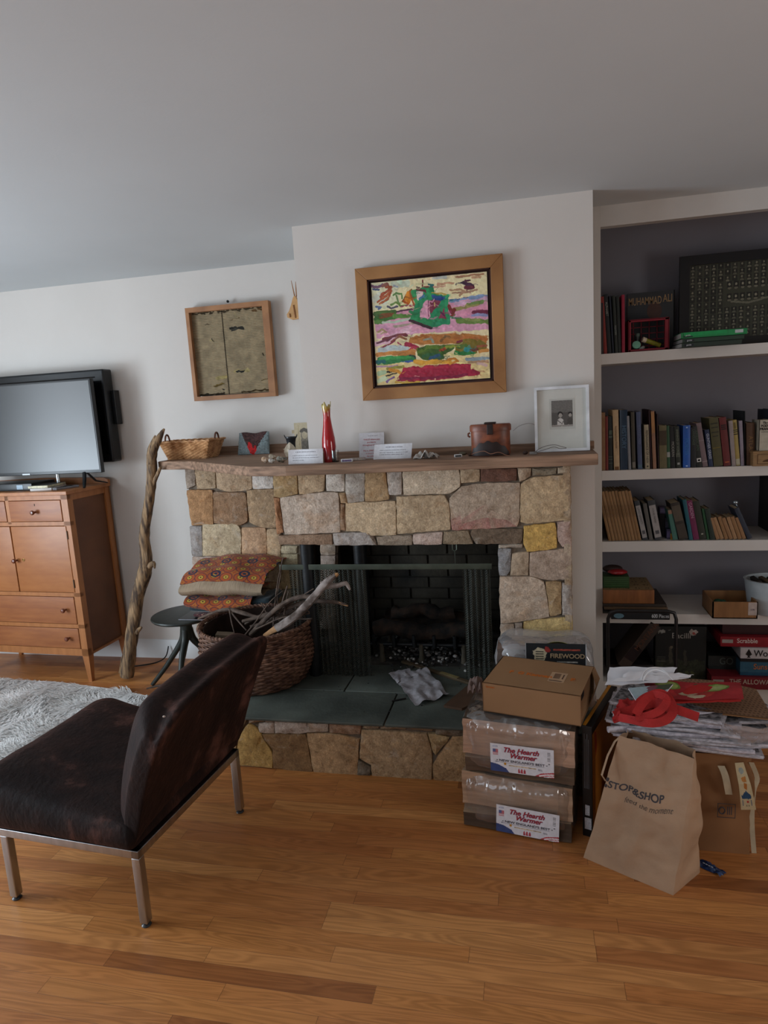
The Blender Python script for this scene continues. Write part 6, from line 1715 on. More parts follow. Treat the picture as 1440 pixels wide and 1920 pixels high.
# green guide books lying flat, overhanging the shelf
m_grey_cov = bookmat('#77787a')
yv = 3.30
for i, (px0, px1, sp_c, lb, th, rz) in enumerate([(1283, 1399, '#1f2f26', 'dark green guide book lying lowest of the three stacked books', .020, 2.5), (1284, 1402, '#24392c', 'dark green guide book lying in the middle of the stacked three', .019, 1.0), (1281, 1406, '#1d7a44', 'bright green and grey paperback lying on top of the stacked three', .026, -1.5)]):
    x0 = PY(px0, 655, yv).x; x1 = PY(px1, 650, yv).x
    zz = Z1 + sum([.020, .019, .026][:i]) + .0005 * (i + 1)
    e = empty('guide_book', (x0, yv + .05, zz), math.radians(rz), lb, 'book')
    b = MB(); b.box((0, 0, 0), (x1 - x0, .2, .0015)); b.box((0, 0, th - .002), (x1 - x0, .2, th)); b.box((0, 0, 0), (x1 - x0, .002, th)); b.build('cover', bookmat(sp_c), e, smooth=False)
    b = MB(); b.box((.002, .002, .0015), (x1 - x0 - .002, .198, th - .002)); b.build('pages', mat('white_pages', '#a5a7a6', rough=.9), e, smooth=False)
    b = MB(); b.box((.01, -.0006, .004), (.05, 0, th - .006)); b.build('spine_logo', bookmat('#11151f'), e, smooth=False)
    text(e, 'guide', (.03, -.0012, th / 2), .01, mat('white_ink', '#c9cdd0'), name='spine_lettering')
    if i == 2:
        b = MB(); b.box((.01, .004, th), (x1 - x0 - .005, .19, th + .0006)); b.build('cover_top', m_grey_cov, e, smooth=False)
        b = MB(); b.box((.012, -.0007, .009), ((x1 - x0) * .7, -.0001, th - .001)); b.build('green_band', bookmat('#148a4a'), e, smooth=False)
        b = MB(); b.box(((x1 - x0) * .82, -.0009, .008), ((x1 - x0) * .94, -.0001, th - .004)); b.build('barcode', bookmat('#a9abad'), e, smooth=False)
# fourth shelf
Z4 = SH[4][0]
def slab(name, px0, px1, py0, py1, Y, D_, z, m, lb, cat, lid=None, rz=0):
    x0, x1 = PY(px0, (py0 + py1) / 2, Y).x, PY(px1, (py0 + py1) / 2, Y).x; h_ = PY(px0, py0, Y).z - PY(px0, py1, Y).z
    e = empty(name, (x0, Y, z), rz, lb, cat); b = MB(); b.box((0, 0, 0), (x1 - x0, D_, h_), bev=.0015); b.build('body', m, e)
    return e, x1 - x0, h_
e, w_, h_ = slab('puzzle_box', 1146, 1256, 1149, 1162, 3.33, .26, Z4 + .0005, bookmat('#16181a'), 'flat black jigsaw puzzle box reading 600 Pieces at the bottom of the shelf pile', 'box')
text(e, '600 Pieces', (w_ * .84, -.001, h_ / 2), .026, mat('white_ink', '#c9cdd0'), sx=.72, bold=.0003)
b = MB(); b.prism([(.024 + .022 * math.cos(t) * 1.1 + .012, h_ / 2 + h_ * .36 * math.sin(t)) for t in [k * math.pi / 10 for k in range(20)]], -.001, 0); b.build('blue_oval', bookmat('#5a7c8a'), e, smooth=False)
zt = Z4 + h_ + .001
e, w2, h2 = slab('game_board', 1133, 1252, 1136, 1140.5, 3.37, .28, zt, bookmat('#5a4632'), 'thin brown game board lying on the black puzzle box', 'board'); zt += h2 + .0005
e, w2, h2 = slab('game_board', 1131, 1250, 1131, 1135.5, 3.38, .28, zt, bookmat('#2f2620'), 'thin dark game board lying under the wooden box', 'board'); zt += h2 + .0005
m_wb = mat('varnished_box_wood', '#76492a', rough=.4, col2='#8a5832', scale=8, stretch=(6, 1, 1))
e, w2, h2 = slab('wooden_box', 1131, 1227, 1105, 1130, 3.39, .24, zt, m_wb, 'reddish brown wooden box with patterned lid on the shelf pile', 'box')
a_ = Art(w2, .2, 80, 70, '#8a7350'); a_.I *= (1 + .3 * a_.N[3])[..., None]
for k in range(5):
    for j in range(4): a_.oval(.1 + k * .2, .12 + j * .25, .05, .06, '#5e4a30', .02); a_.oval(.1 + k * .2, .12 + j * .25, .02, .03, '#a58d62', .02)
w2_, h2_ = w2, h2
a_.build('patterned_lid', m_vc, e, lambda u, v, d: (.004 + (w2_ - .008) * u, .236 - .232 * v, h2_ + .0012)); zt += h2 + .002
e, w2, h2 = slab('green_tin', 1131, 1180, 1083, 1104, 3.42, .1, zt, bookmat('#2b4424', .35), 'green box with faint stripes on top of the wooden box', 'box')
b = MB(); [b.box((.004, -.0007, h2 * (.2 + .18 * k)), (w2 - .004, 0, h2 * (.24 + .18 * k))) for k in range(4)]; b.build('stripes', bookmat('#3a5a34'), e, smooth=False); zt += h2 + .0005
e = empty('red_toy', (PY(1158, 1075, 3.45).x, 3.46, zt), 0, 'glossy red and dark toy shape lying on the green box', 'toy')
b = MB(); b.ball((0, 0, .015), (.05, .035, .015)); b.build('body', mat('glossy_red', '#8a1a22', rough=.2, coat=.5), e); b = MB(); b.ball((-.02, .03, .024), (.05, .03, .02)); b.build('dark_base', mat('dark_toy', '#2a1a16', rough=.5), e)
# wood tray box on right
e, w2, h2 = slab('open_wooden_crate', 1336, 1421, 1125, 1156, 3.36, .2, Z4 + .0005, m_dark, 'open tan wooden tray box holding small toys on the fourth shelf', 'box')
for ch in list(e.children): bpy.data.objects.remove(ch)
m_tb = mat('tan_box_wood', '#8a623c', rough=.5, col2='#7a5432', scale=6, stretch=(5, 1, 1))
b = MB(); b.box((0, 0, 0), (w2, .006, h2)); b.box((0, .194, 0), (w2, .2, h2)); b.box((0, 0, 0), (.006, .2, h2)); b.box((w2 - .006, 0, 0), (w2, .2, h2)); b.box((0, 0, 0), (w2, .2, .005)); b.build('box_body', m_tb, e, smooth=False)
b = MB(); b.box((w2 - .042, -.001, .018), (w2 - .004, 0, h2 - .002)); b.build('paper_tag', bookmat('#a99a92'), e, smooth=False)
text(e, '5.00', (w2 - .023, -.0016, h2 * .55), .011, bookmat('#4c4458'), name='tag_lettering')
ex, ey = e.location.x, e.location.y
for i, (dx, dy, r, c, lb, nm) in enumerate([(.05, .1, .03, '#1d4632', 'dark green toy piece in the tan tray box', 'toy_piece'), (.11, .07, .018, '#8a7a1c', 'yellow toy piece in the middle of the tan tray box', 'toy_piece'), (.15, .12, .018, '#93801c', 'yellow toy piece at the back right of the tan tray box', 'toy_piece'), (.13, .05, .014, '#20221f', 'black toy piece near the paper tag of the tray box', 'toy_piece')]):
    b = MB(); b.ball((0, 0, 0), (r, r * .8, r * .9), n=10, m=6); b.ball((r * .8, 0, r * .3), r * .5, n=8, m=5); o = b.build(nm, bookmat(c, .4)); o.location = (ex + dx, ey + dy, Z4 + .012 + r); tag(o, lb, 'toy')
# white bin
wbn = empty('white_bin', (PY(1440, 1120, 3.42).x + .06, 3.48, Z4), 0, 'oval white plastic bin at the right edge of the fourth shelf', 'bin')
b = MB(); n = 40
def ring_(r, z, n=40): return [(r * 1.2 * math.cos(2 * math.pi * k / n), r * .8 * math.sin(2 * math.pi * k / n), z) for k in range(n)]
b.lathe([(.0001, 0), (.115, 0), (.135, .165), (.139, .168), (.13, .168), (.11, .006), (.0001, .006)], n=40, sx=1.1, sy=.8); b.build('body', mat('white_bin_plastic', '#a9b3b8', rough=.4), wbn)
for k, (c, a) in enumerate([('#2a211c', .3), ('#5c4a38', .8), ('#3a2e28', 1.3)]):
    b = MB(); b.box((-.01, -.05, 0), (.01, .05, .16), bev=.002); o = b.build('notebook', bookmat(c)); o.location = (wbn.location.x - .06 + k * .04, 3.48, Z4 + .012); o.rotation_euler = (0, -.25, a * .2); tag(o, ['dark notebook standing leftmost in the white bin', 'tan edged notebook standing in the middle of the white bin', 'brown notebook standing deepest in the white bin'][k], 'notebook')
# bottom compartment: games
Z5 = SH[5][0]
def game(px0, px1, z, h, Y, D_, col, lb, face=None, txt=None, tcol='#b5a99a', size=.03, tx=.5, rz=0.0, extra=None):
    x0 = PY(px0, 1250, Y).x; x1 = x0 + (px1 - px0) * .0026
    e = empty('board_game_box', (x0, Y, z), rz, lb, 'game box'); W_ = x1 - x0
    b = MB(); b.box((0, 0, 0), (W_, D_, h), bev=.0015); b.build('box_body', bookmat(col, .45), e)
    b = MB(); b.box((-.0012, -.0012, h * .25), (W_ + .0012, D_, h + .0012)); b.build('lid', bookmat(face or col, .45), e, smooth=False)
    if txt: text(e, txt, (W_ * tx, -.0026, h * .62), size, bookmat(tcol), align='LEFT', sx=.85, bold=.0003)
    if extra: extra(e, W_, h)
    return e
def ex_label(e, W_, h):
    b = MB(); b.box((.006, -.003, h * .4), (.055, -.0015, h * .75)); b.build('price_tag', bookmat('#8f8a84'), e, smooth=False)
game(1335, 1475, Z5 + .0005, .062, 3.38, .25, '#6a1620', 'red THE ALLOWANCE GAME box at the bottom of the game stack', txt='THE ALLOWANCE GAME', tx=.22, size=.034, tcol='#a99a8c', extra=ex_label)
game(1388, 1500, Z5 + .064, .075, 3.40, .24, '#204a62', 'blue and orange game box lying on the red allowance game', face='#29566c', txt='Sunset', tx=.2, size=.04, tcol='#a8643a')
def ex_w(e, W_, h):
    b = MB(); b.prism([(.028, h * .32), (.045, h * .32), (.038, h * .42), (.05, h * .55), (.036, h * .95), (.022, h * .55), (.034, h * .42)], -.003, -.001); b.build('tree_logo', m_dark, e, smooth=False)
game(1388, 1500, Z5 + .141, .07, 3.385, .25, '#17181c', 'white sided game box reading Wonder lying above the blue game', face='#b0aeb0', txt='Wonder', tx=.2, size=.046, tcol='#17171a', extra=ex_w)
game(1350, 1490, Z5 + .213, .05, 3.395, .25, '#7d1420', 'red word game box with white script lettering near the top of the stack', txt='Scrabble', tx=.2, size=.032, tcol='#c9b9b4', extra=ex_label)
game(1353, 1480, Z5 + .265, .05, 3.43, .22, '#2c1216', 'dark oxblood game box lying topmost in the game stack')
e = game(1328, 1392, Z5 + .063, .07, 3.47, .2, '#1c2223', 'dark grey green game box reading GO wedged beside the blue game', txt='GO', tx=.3, size=.05, tcol='#4c5652')
# picture box
pbx = empty('board_game_box', (PY(1228, 1250, 3.46).x, 3.46, Z5), 0, 'dark box with Bacilli lettering and pale flowers standing upright in the lowest shelf', 'game box')
W_ = PY(1324, 1220, 3.46).x - PY(1228, 1220, 3.46).x; H_ = .29
b = MB(); b.box((0, 0, 0), (W_, .05, H_), bev=.002); b.build('box_body', bookmat('#121413', .4), pbx)
a_ = Art(W_, H_, 90, 110, '#101312')
a_.rect(0, .62, 1, 1, '#23281a', .05, .4)
for (x, y, r, c) in [(.12, .08, .06, '#8f8f88'), (.07, .1, .03, '#77776e'), (.75, .1, .08, '#8f8880'), (.8, .08, .05, '#a59a94'), (.77, .12, .03, '#8a3a34'), (.27, .05, .03, '#55564e')]: a_.oval(x, y, r, r * .7, c, .04)
a_.line([(.3, .4), (.31, .66)], .035, '#3c3a30', .03); a_.line([(.58, .45), (.59, .7)], .03, '#35342b', .03); a_.oval(.32, .38, .03, .03, '#5c5547')
for k in range(6): a_.oval(.2 + k * .11, .85 + .02 * (k % 2), .03, .025, '#3f4424', .04)
for y_ in (.56, .6, .64): a_.rect(.03, y_, .2, y_ + .012, '#4a4a44')
a_.build('box_front', m_vc, pbx, lambda u, v, d: (.003 + (W_ - .006) * u, -.0008, H_ - .003 - (H_ - .006) * v))
text(pbx, 'Bacilli', (W_ * .51, -.002, H_ * .83), .04, bookmat('#8f8c86'), bold=.0002)
e = slab('board_game_box', 1142, 1226, 1235, 1262, 3.46, .22, Z5 + .0005, bookmat('#171314'), 'black game box lying at the left end of the lowest shelf', 'game box')[0]
st_ = empty('board_game_box', PY(1172, 1262, 3.42), 0, 'long brown and maroon game box leaning diagonally in the lowest shelf', 'game box')
q0, q1 = PY(1160, 1254, 3.42), PY(1222, 1175, 3.42); dv = (q1 - q0); ln = dv.length; ang = math.atan2(dv.z, dv.x)
st_.location = q0 + Vector((.02, 0, .01)); st_.rotation_euler = (0, -ang, 0)
b = MB(); b.box((0, 0, -.028), (ln, .2, .028)); b.build('box_body', bookmat('#3a302a'), st_, smooth=False)
b = MB(); b.box((.05, -.001, -.026), (.13, 0, .026)); b.build('maroon_panel', bookmat('#1c1012'), st_, smooth=False)
text(st_, 'MONTANA', (ln * .72, -.0015, .0), .034, bookmat('#5c3a2a'), bold=.0004)
e = slab('board_game_box', 1276, 1322, 1250, 1262, 3.5, .2, Z5 + .0005 + .0, bookmat('#2c1a14'), 'small brown striped box beneath the upright dark box', 'game box')[0]
bpy.data.objects.remove(e.children[0]); bpy.data.objects.remove(e)
# tubular frame standing in front of the shelves
tf = empty('tubular_rack', (.5, 3.27, 0), 0, 'bent dark metal tube frame standing before the lower bookcase shelves', 'rack')
m_tube = mat('dark_tube_metal', '#2c2b2c', rough=.35, metal=.4, var=.2)
l_, r_ = PY(1140, 1148, 3.29), PY(1268, 1155, 3.29)
zt_ = (l_.z + r_.z) / 2 + .016
pts = [(l_.x - .5, .02, .0), (l_.x - .5, .02, zt_ - .04), (l_.x - .488, .02, zt_ - .008), (l_.x - .46, .02, zt_), (r_.x - .54, .02, zt_), (r_.x - .51, .02, zt_ - .008), (r_.x - .5, .02, zt_ - .04), (r_.x - .5, .02, 0)]
b = MB(); b.tube(pts, .0085, 12); b.build('tube_loop', m_tube, tf)
b = MB(); b.tube([(l_.x - .5, .02, .02), (r_.x - .5, .02, .02)], .006, 8); b.build('cross_bar', m_tube, tf)
# ================================================================ brown velvet lounge chair
def velvet():
    m, N, L = nodes_of('crushed_brown_velvet')
    b = N['Principled BSDF']; b.inputs['Roughness'].default_value = .75
    b.inputs['Sheen Weight'].default_value = .35; b.inputs['Sheen Roughness'].default_value = .35; b.inputs['Sheen Tint'].default_value = (*C('#8a5a4c'), 1)
    b.inputs['Specular IOR Level'].default_value = .15
    tc = N.new('ShaderNodeTexCoord'); mp = N.new('ShaderNodeMapping'); mp.inputs['Scale'].default_value = (1, 1, .6); L.new(tc.outputs['Object'], mp.inputs[0])
    n1 = N.new('ShaderNodeTexNoise'); n1.inputs['Scale'].default_value = 7; n1.inputs['Detail'].default_value = 9; n1.inputs['Roughness'].default_value = .6; n1.inputs['Distortion'].default_value = .25; L.new(mp.outputs[0], n1.inputs[0])
    rp = N.new('ShaderNodeValToRGB'); e = rp.color_ramp.elements
    e[0].position = .42; e[0].color = (*C('#150e0d'), 1); e[1].position = .70; e[1].color = (*C('#5c3e36'), 1)
    q = e.new(.57); q.color = (*C('#241714'), 1)
    L.new(n1.outputs['Fac'], rp.inputs[0]); L.new(rp.outputs[0], b.inputs['Base Color'])
    n2 = N.new('ShaderNodeTexNoise'); n2.inputs['Scale'].default_value = 60; n2.inputs['Detail'].default_value = 5; L.new(mp.outputs[0], n2.inputs[0])
    ad = N.new('ShaderNodeMath'); ad.operation = 'MULTIPLY_ADD'; ad.inputs[1].default_value = .3; L.new(n2.outputs['Fac'], ad.inputs[0]); L.new(n1.outputs['Fac'], ad.inputs[2])
    bp = N.new('ShaderNodeBump'); bp.inputs['Distance'].default_value = .008; L.new(ad.outputs[0], bp.inputs['Height']); L.new(bp.outputs[0], b.inputs['Normal'])
    return m
m_velvet = velvet()
m_chrome = mat('brushed_chrome', '#b0b2b4', metal=1.0, rough=.28, var=.1, scale=40, stretch=(1, 1, .2))
ch = empty('lounge_chair', (-1.218, 1.645, 0), math.radians(-4.76), 'low armless lounge chair in dark brown crushed velvet on square chrome legs', 'chair')
FZ = .27; T = .028; CWd = .632
b = MB()
b.box((-.62, 0, FZ - T), (0, T, FZ), bev=.003); b.box((-.62, CWd - T, FZ - T), (0, CWd, FZ), bev=.003)
b.box((-T, 0, FZ - T), (0, CWd, FZ), bev=.003); b.box((-.62, 0, FZ - T), (-.62 + T, CWd, FZ), bev=.003)
b.build('seat_frame', m_chrome, ch)
for (x, y) in [(-T, 0), (-T, CWd - T), (-.55, 0), (-.55, CWd - T)]:
    b = MB(); b.box((x, y, .014), (x + T, y + T, FZ - T + .001), bev=.003); lg = b.build('leg', m_chrome, ch)
    b = MB(); b.lathe([(.0001, 0), (.014, 0), (.016, .003), (.014, .006), (.008, .009), (.008, .015), (.0001, .015)], c=(x + T / 2, y + T / 2, 0), n=20); b.build('foot_glide', mat('dark_glide', '#2b2b2c', rough=.3), lg)
# seat cushion
b = MB(); NX_, NY_ = 20, 14
def seat_z(x, y):   # x from front (-.64) to rear
    t = (x + .64) / .62
    return .45 - .09 * t - .012 * math.sin(math.pi * min(1, max(0, (t - .1)))) 
g = []
x0, x1, y0, y1 = -.645, -.01, -.012, CWd + .02
prof = []
rings = []
def outline(ins, z_of):
    pts = []
    X0, X1, Y0_, Y1_ = x0 + ins, x1 - ins * .3, y0 + ins, y1 - ins
    r = .07
    for (cx_, cy_, a0) in [(X1 - .02, Y1_ - .02, 0), (X0 + r, Y1_ - r, 90), (X0 + r, Y0_ + r, 180), (X1 - .02, Y0_ + .02, 270)]:
        rr = .02 if cx_ > -.2 else r
        for k in range(9):
            a = math.radians(a0 + k * 11.25)
            px_, py_ = cx_ + rr * math.cos(a), cy_ + rr * math.sin(a)
            pts.append((px_, py_))
    # resample sides
    O = []
    for i in range(len(pts)):
        p, q = pts[i], pts[(i + 1) % len(pts)]; L_ = math.hypot(q[0] - p[0], q[1] - p[1]); k = max(1, int(L_ / .04))
        for j in range(k): O.append((p[0] + (q[0] - p[0]) * j / k, p[1] + (q[1] - p[1]) * j / k))
    return O
base = outline(0, None); n = len(base); cx_ = sum(p[0] for p in base) / n; cy_ = sum(p[1] for p in base) / n
levels = [(.02, 0.0, 0), (.0, .12, 0), (-.004, .45, 0), (.0, .75, 0), (.012, .93, 0), (.03, 1.0, 0), (.07, 1.03, 0), (.14, 1.05, 0), (.22, 1.06, 0)]
vs = []; fs = []
for (ins, t, _) in levels:
    for (px_, py_) in base:
        d = math.hypot(px_ - cx_, py_ - cy_); k = max(0, 1 - ins / d)
        X_, Y_ = cx_ + (px_ - cx_) * k, cy_ + (py_ - cy_) * k
        zt_ = seat_z(X_, Y_); vs.append((X_, Y_, FZ + .001 + (zt_ - FZ) * t + .003 * mnoise.noise(Vector((X_ * 9, Y_ * 9, t * 3)))))
for i in range(len(levels) - 1):
    for k in range(n): fs.append((i * n + k, i * n + (k + 1) % n, (i + 1) * n + (k + 1) % n, (i + 1) * n + k))
vs.append((cx_, cy_, FZ + (seat_z(cx_, cy_) - FZ) * 1.07)); 
for k in range(n): fs.append(((len(levels) - 1) * n + k, (len(levels) - 1) * n + (k + 1) % n, len(vs) - 1))
fs.append(tuple(range(n))[::-1])
b.add(vs, fs); b.build('seat', m_velvet, ch, angle=80)
# back: lofted sections from the near end to the far end
def back_section(t):
    """closed outline in (x, z); t 0 near end, 1 far end"""
    top = .715 + .03 * t
    f = math.sin(math.pi * min(1, t / .16) / 2) if t < .16 else (math.sin(math.pi * min(1, (1 - t) / .07) / 2) if t > .93 else 1)
    f = max(f, .12)
    P_ = [(-.012, .272), (.02, .36), (.07, .50), (.125, .64), (.168, top - .012), (.168, top + .006), (.150, top + .012),
          (.115, top - .010), (.09, top + .002), (.045, top + .018), (.012, top + .008), (-.018, top - .035), (-.05, .60), (-.085, .50), (-.108, .40), (-.112, .33), (-.10, .275)]
    # centre line for pinching the ends
    out = []
    for (x, z) in P_:
        c = .03 + (z - .27) * .25 - .06 + .02
        xx = c + (x - c) * (.35 + .65 * f)
        zz = z if z < .45 else .45 + (z - .45) * (.72 + .28 * f)
        xx += .018 * math.sin(math.pi * t) * (-1)          # slight wrap
        out.append((xx, zz))
    return out
ts = [0, .012, .03, .06, .1, .16, .25, .35, .45, .55, .65, .75, .85, .92, .96, .985, 1.0]
vs = []; fs = []; m_ = 17
for t in ts:
    for i, (x, z) in enumerate(back_section(t)):
        bulge = 0
        y = -.0 + (CWd + .03) * t
        # rear top tip stretches outward on the far side
        y += (.03 * (z - .27) / .45) * (1 if t > .5 else 0) * (t - .5) * 2
        vs.append((x, y, z))
for i in range(len(ts) - 1):
    for k in range(m_): fs.append((i * m_ + k, i * m_ + (k + 1) % m_, (i + 1) * m_ + (k + 1) % m_, (i + 1) * m_ + k))
fs.append(tuple(range(m_))[::-1]); fs.append(tuple((len(ts) - 1) * m_ + k for k in range(m_)))
b = MB(); b.add(vs, fs); o = b.build('backrest', m_velvet, ch, angle=180); subsurf(o, 2)
for i, (u, v, yy) in enumerate([(330, 1323, 0), (352, 1330, 0)]):  # pale beads stand in for the highlight specks on the velvet back
    p = PY(u, v, 1.72)
    b = MB(); b.ball((0.118 + .014 * i, .05 + .03 * i, .705 - .012 * i), (.005, .004, .003), n=8, m=5); b.build('highlight_fleck', mat('pale_fleck', '#b8a79c', rough=.5), ch)

# ================================================================ firewood bundles and boxes at the right of the hearth
m_split = mat('split_firewood', None, rough=.85, attr=True, var=.2, scale=30, stretch=(.25, 2, 2), bump=.004, bscale=30)
def split_log(par, x0, x1, poly, cols, seed, name='split_log', slope=None):
    """poly: (y, z) outline; cols: colour of each side"""
    rnd = random.Random(seed); b = MB(); nx = 22
    if slope is None: slope = rnd.uniform(-.022, .022)
    pts = []; side = []
    n = len(poly)
    for i in range(n):
        p, q = poly[i], poly[(i + 1) % n]; L_ = math.hypot(q[0] - p[0], q[1] - p[1]); k = max(2, int(L_ / .016))
        for j in range(k): pts.append((p[0] + (q[0] - p[0]) * j / k, p[1] + (q[1] - p[1]) * j / k)); side.append(i)
    m = len(pts); cy_ = sum(p[0] for p in pts) / m; cz_ = sum(p[1] for p in pts) / m
    vs = []; 
    for i in range(nx + 1):
        x = x0 + (x1 - x0) * i / nx
        for j, (y, z) in enumerate(pts):
            q = mnoise.noise(Vector((x * 7 + seed, y * 24, z * 24))) * .011 + mnoise.noise(Vector((x * 3, j * .5, seed))) * .006 + mnoise.noise(Vector((x * 30, j * .9, seed))) * .0015
            d = Vector((y - cy_, z - cz_)); d = d / max(d.length, 1e-4)
            t_ = (x - x0) / (x1 - x0) - .5; zf = min(1, max(0, (z - .03) / .06)) if z < .11 else min(1, max(0, (.225 - z) / .02 + .35)); z = z + slope * t_ * zf
            vs.append((x + (mnoise.noise(Vector((y * 30, z * 30, seed + i))) * .004 if i in (0, nx) else 0), y + d.x * q, z + d.y * q))
    fs = []; cs = []
    for i in range(nx):
        for j in range(m):
            fs.append((i * m + j, i * m + (j + 1) % m, (i + 1) * m + (j + 1) % m, (i + 1) * m + j)); cs.append(C(cols[side[j]]))
    fs.append(tuple(range(m))[::-1]); cs.append(C('#8f7458')); fs.append(tuple(nx * m + j for j in range(m))); cs.append(C('#8f7458'))
    k0 = len(b.v); b.v += [Vector(v) for v in vs]; b.f += [list(f) for f in fs]; b.c += cs
    return b.build(name, m_split, par, color=True, angle=50)
m_wrap = wrap_material('clear_plastic_wrap')
LT, LT2, BKc, DK = '#a88a70', '#9a8068', '#4a3b2e', '#2c241d'
def shrink_wrap(par, x0, x1, y0, y1, z0, z1, seed, bulge=0.0, m=m_wrap, name='plastic_wrap'):
    b = MB(); NU, NV = 40, 30
    vs = []
    for j in range(NV + 1):
        ph = math.pi * j / NV
        for i in range(NU):
            th = 2 * math.pi * i / NU
            e = 5.0
            def sp(c, s_): 
                q = (abs(c) ** e + abs(s_) ** e) ** (-1 / e); return c * q, s_ * q
            cx_, sx_ = sp(math.cos(th), math.sin(th)); cz_, sz_ = sp(math.cos(ph), math.sin(ph))
            rad = min(1, abs(sz_))
            x = (x0 + x1) / 2 + (x1 - x0) / 2 * cx_ * rad; y = (y0 + y1) / 2 + (y1 - y0) / 2 * sx_ * rad; z = (z0 + z1) / 2 + (z1 - z0) / 2 * cz_
            nv = mnoise.noise_vector(Vector((x * 9 + seed, y * 9, z * 14)))
            k = .006 + bulge
            vs.append((x + nv.x * k, y + nv.y * k, max(z0, z + nv.z * k * .7)))
    fs = [(j * NU + i, j * NU + (i + 1) % NU, (j + 1) * NU + (i + 1) % NU, (j + 1) * NU + i) for j in range(NV) for i in range(NU)]
    b.add(vs, fs); return b.build(name, m, par, angle=60)
def hearth_label(par, cx_, cz_, w_, h_, rot, y):
    e = bpy.data.objects.new('paper_label', None); 
    a_ = Art(w_, h_, 150, 72, '#d8dae2')
    a_.poly([(0, .70), (.12, .74), (.25, .86), (.3, 1), (0, 1)], '#3a4a7c', .0, .05); a_.poly([(.7, 1), (.8, .88), (1, .8), (1, 1)], '#b5404a', 0, .05); a_.line([(.78, .97), (.88, .91), (1, .88)], .012, '#e0dfe4', 0); a_.line([(.85, 1), (.95, .96), (1, .95)], .01, '#e0dfe4', 0)
    a_.rect(.04, .2, .13, .42, '#b86a74', 0); a_.rect(.04, .2, .085, .31, '#54608f', 0)
    for k in range(3): a_.rect(.04, .33 + k * .035, .13, .345 + k * .035, '#dcdce2', 0)
    a_.rect(.04, .07, .12, .13, '#a9b0c4', 0, .3)
    for k in range(12): a_.rect(.90, .08 + k * .03, .95, .095 + k * .03 if k % 3 else .088 + k * .03, '#55565c', 0)
    a_.rect(.91, .5, .94, .54, '#77787e', 0)
    a_.line([(.12, .655), (.85, .66)], .003, '#8a8a92', 0); a_.line([(.3, .745), (.72, .75)], .010, '#b9a98f', 0, .4); a_.oval(.235, .70, .02, .045, '#c9923a', 0)
    a_.rect(.08, .63, .14, .66, '#a4a6b4', 0, .3)
    for (x, r) in [(.5, 1), (.545, .9), (.455, .9)]: a_.poly([(x - .018 * r, .97), (x - .014, .86), (x, .80), (x + .014, .86), (x + .018 * r, .97)], '#a8404c', .004)
    a_.rect(.75, .74, .82, .8, '#b0b2bc', 0, .3)
    R = Matrix.Translation((cx_, y, cz_)) @ Matrix.Rotation(rot, 4, 'Y')
    lb = a_.build('paper_label', m_vc, par, lambda u, v, d: tuple(R @ Vector(((u - .5) * w_, -.001, (.5 - v) * h_))))
    red = mat('label_red_script', '#a83038', rough=.6); blue = mat('label_blue_shadow', '#3a4270', rough=.6); blk = mat('label_dark_print', '#3c3c48', rough=.6)
    for s_, x, z, sz in [('The Hearth', -.02, .31, .027), ('Warmer', .01, .12, .027)]:
        for (dx, dz, m, yy) in [(.0012, -.0014, blue, -.0016), (0, 0, red, -.0022)]:
            o = text(lb, s_, (0, 0, 0), sz, m, shear=.35, bold=.0004, ext=.0001, matrix=R @ Matrix.Translation((x * w_ + dx, yy, z * h_ + dz)) @ Matrix.Rotation(math.pi / 2, 4, 'X'))
    text(lb, "\u2022 NEW ENGLAND'S BEST \u2022", (0, 0, 0), .0125, blk, ext=.0001, bold=.0002, matrix=R @ Matrix.Translation((0, -.0018, -.085 * h_)) @ Matrix.Rotation(math.pi / 2, 4, 'X') @ Matrix.Scale(1.25, 4, (1, 0, 0)))
def bundle(loc, rz, lb, seed, flip, lab):
    e = empty('firewood_bundle', loc, rz, lb, 'firewood')
    W_ = .40
    if not flip:   # lower bundle
        split_log(e, .0, W_, [(.005, .085), (.02, .205), (.13, .2), (.16, .10)], [LT, '#b39a80', LT2, DK], seed)
        split_log(e, .004, W_ - .004, [(-.004, .006), (-.002, .066), (.03, .082), (.15, .09), (.15, .006)], [BKc, '#8f7860', DK, DK, DK], seed + 1)
        split_log(e, .0, W_ - .01, [(.155, .006), (.165, .11), (.30, .1), (.30, .006)], [BKc, LT2, BKc, DK], seed + 2)
        split_log(e, .01, W_, [(.15, .115), (.14, .2), (.30, .205), (.30, .105)], [BKc, LT, BKc, DK], seed + 3)
        H_ = .21
    else:
        split_log(e, .0, W_, [(-.002, .075), (.012, .205), (.14, .215), (.16, .085)], ['#b08f78', '#4a3b2e', LT2, DK], seed)
        split_log(e, .006, W_ - .002, [(.0, .005), (.004, .062), (.03, .073), (.15, .08), (.15, .005)], ['#5c4a3a', LT2, DK, DK, DK], seed + 1)
        split_log(e, .0, W_ - .01, [(.155, .006), (.165, .11), (.30, .1), (.30, .006)], [BKc, LT2, BKc, DK], seed + 2)
        split_log(e, .01, W_, [(.16, .12), (.145, .2), (.30, .225), (.30, .105)], [BKc, LT, BKc, DK], seed + 3)
        H_ = .225
    shrink_wrap(e, -.014, W_ + .012, -.014, .312, .001, H_ + .008, seed)
    hearth_label(e, lab[0], lab[1], .225, .108, math.radians(lab[2]), -.018)
    return e
ANG = math.radians(-7.3)
fb1 = bundle((-.283, 2.292, 0), ANG, 'plastic wrapped firewood bundle with white label on the floor, lower of the two', 21, False, (.243, .062, 2.2))
fb2 = bundle((-.272, 2.295, .219), ANG, 'plastic wrapped firewood bundle with white label, upper of the two under the carton', 41, True, (.218, .085, .3))
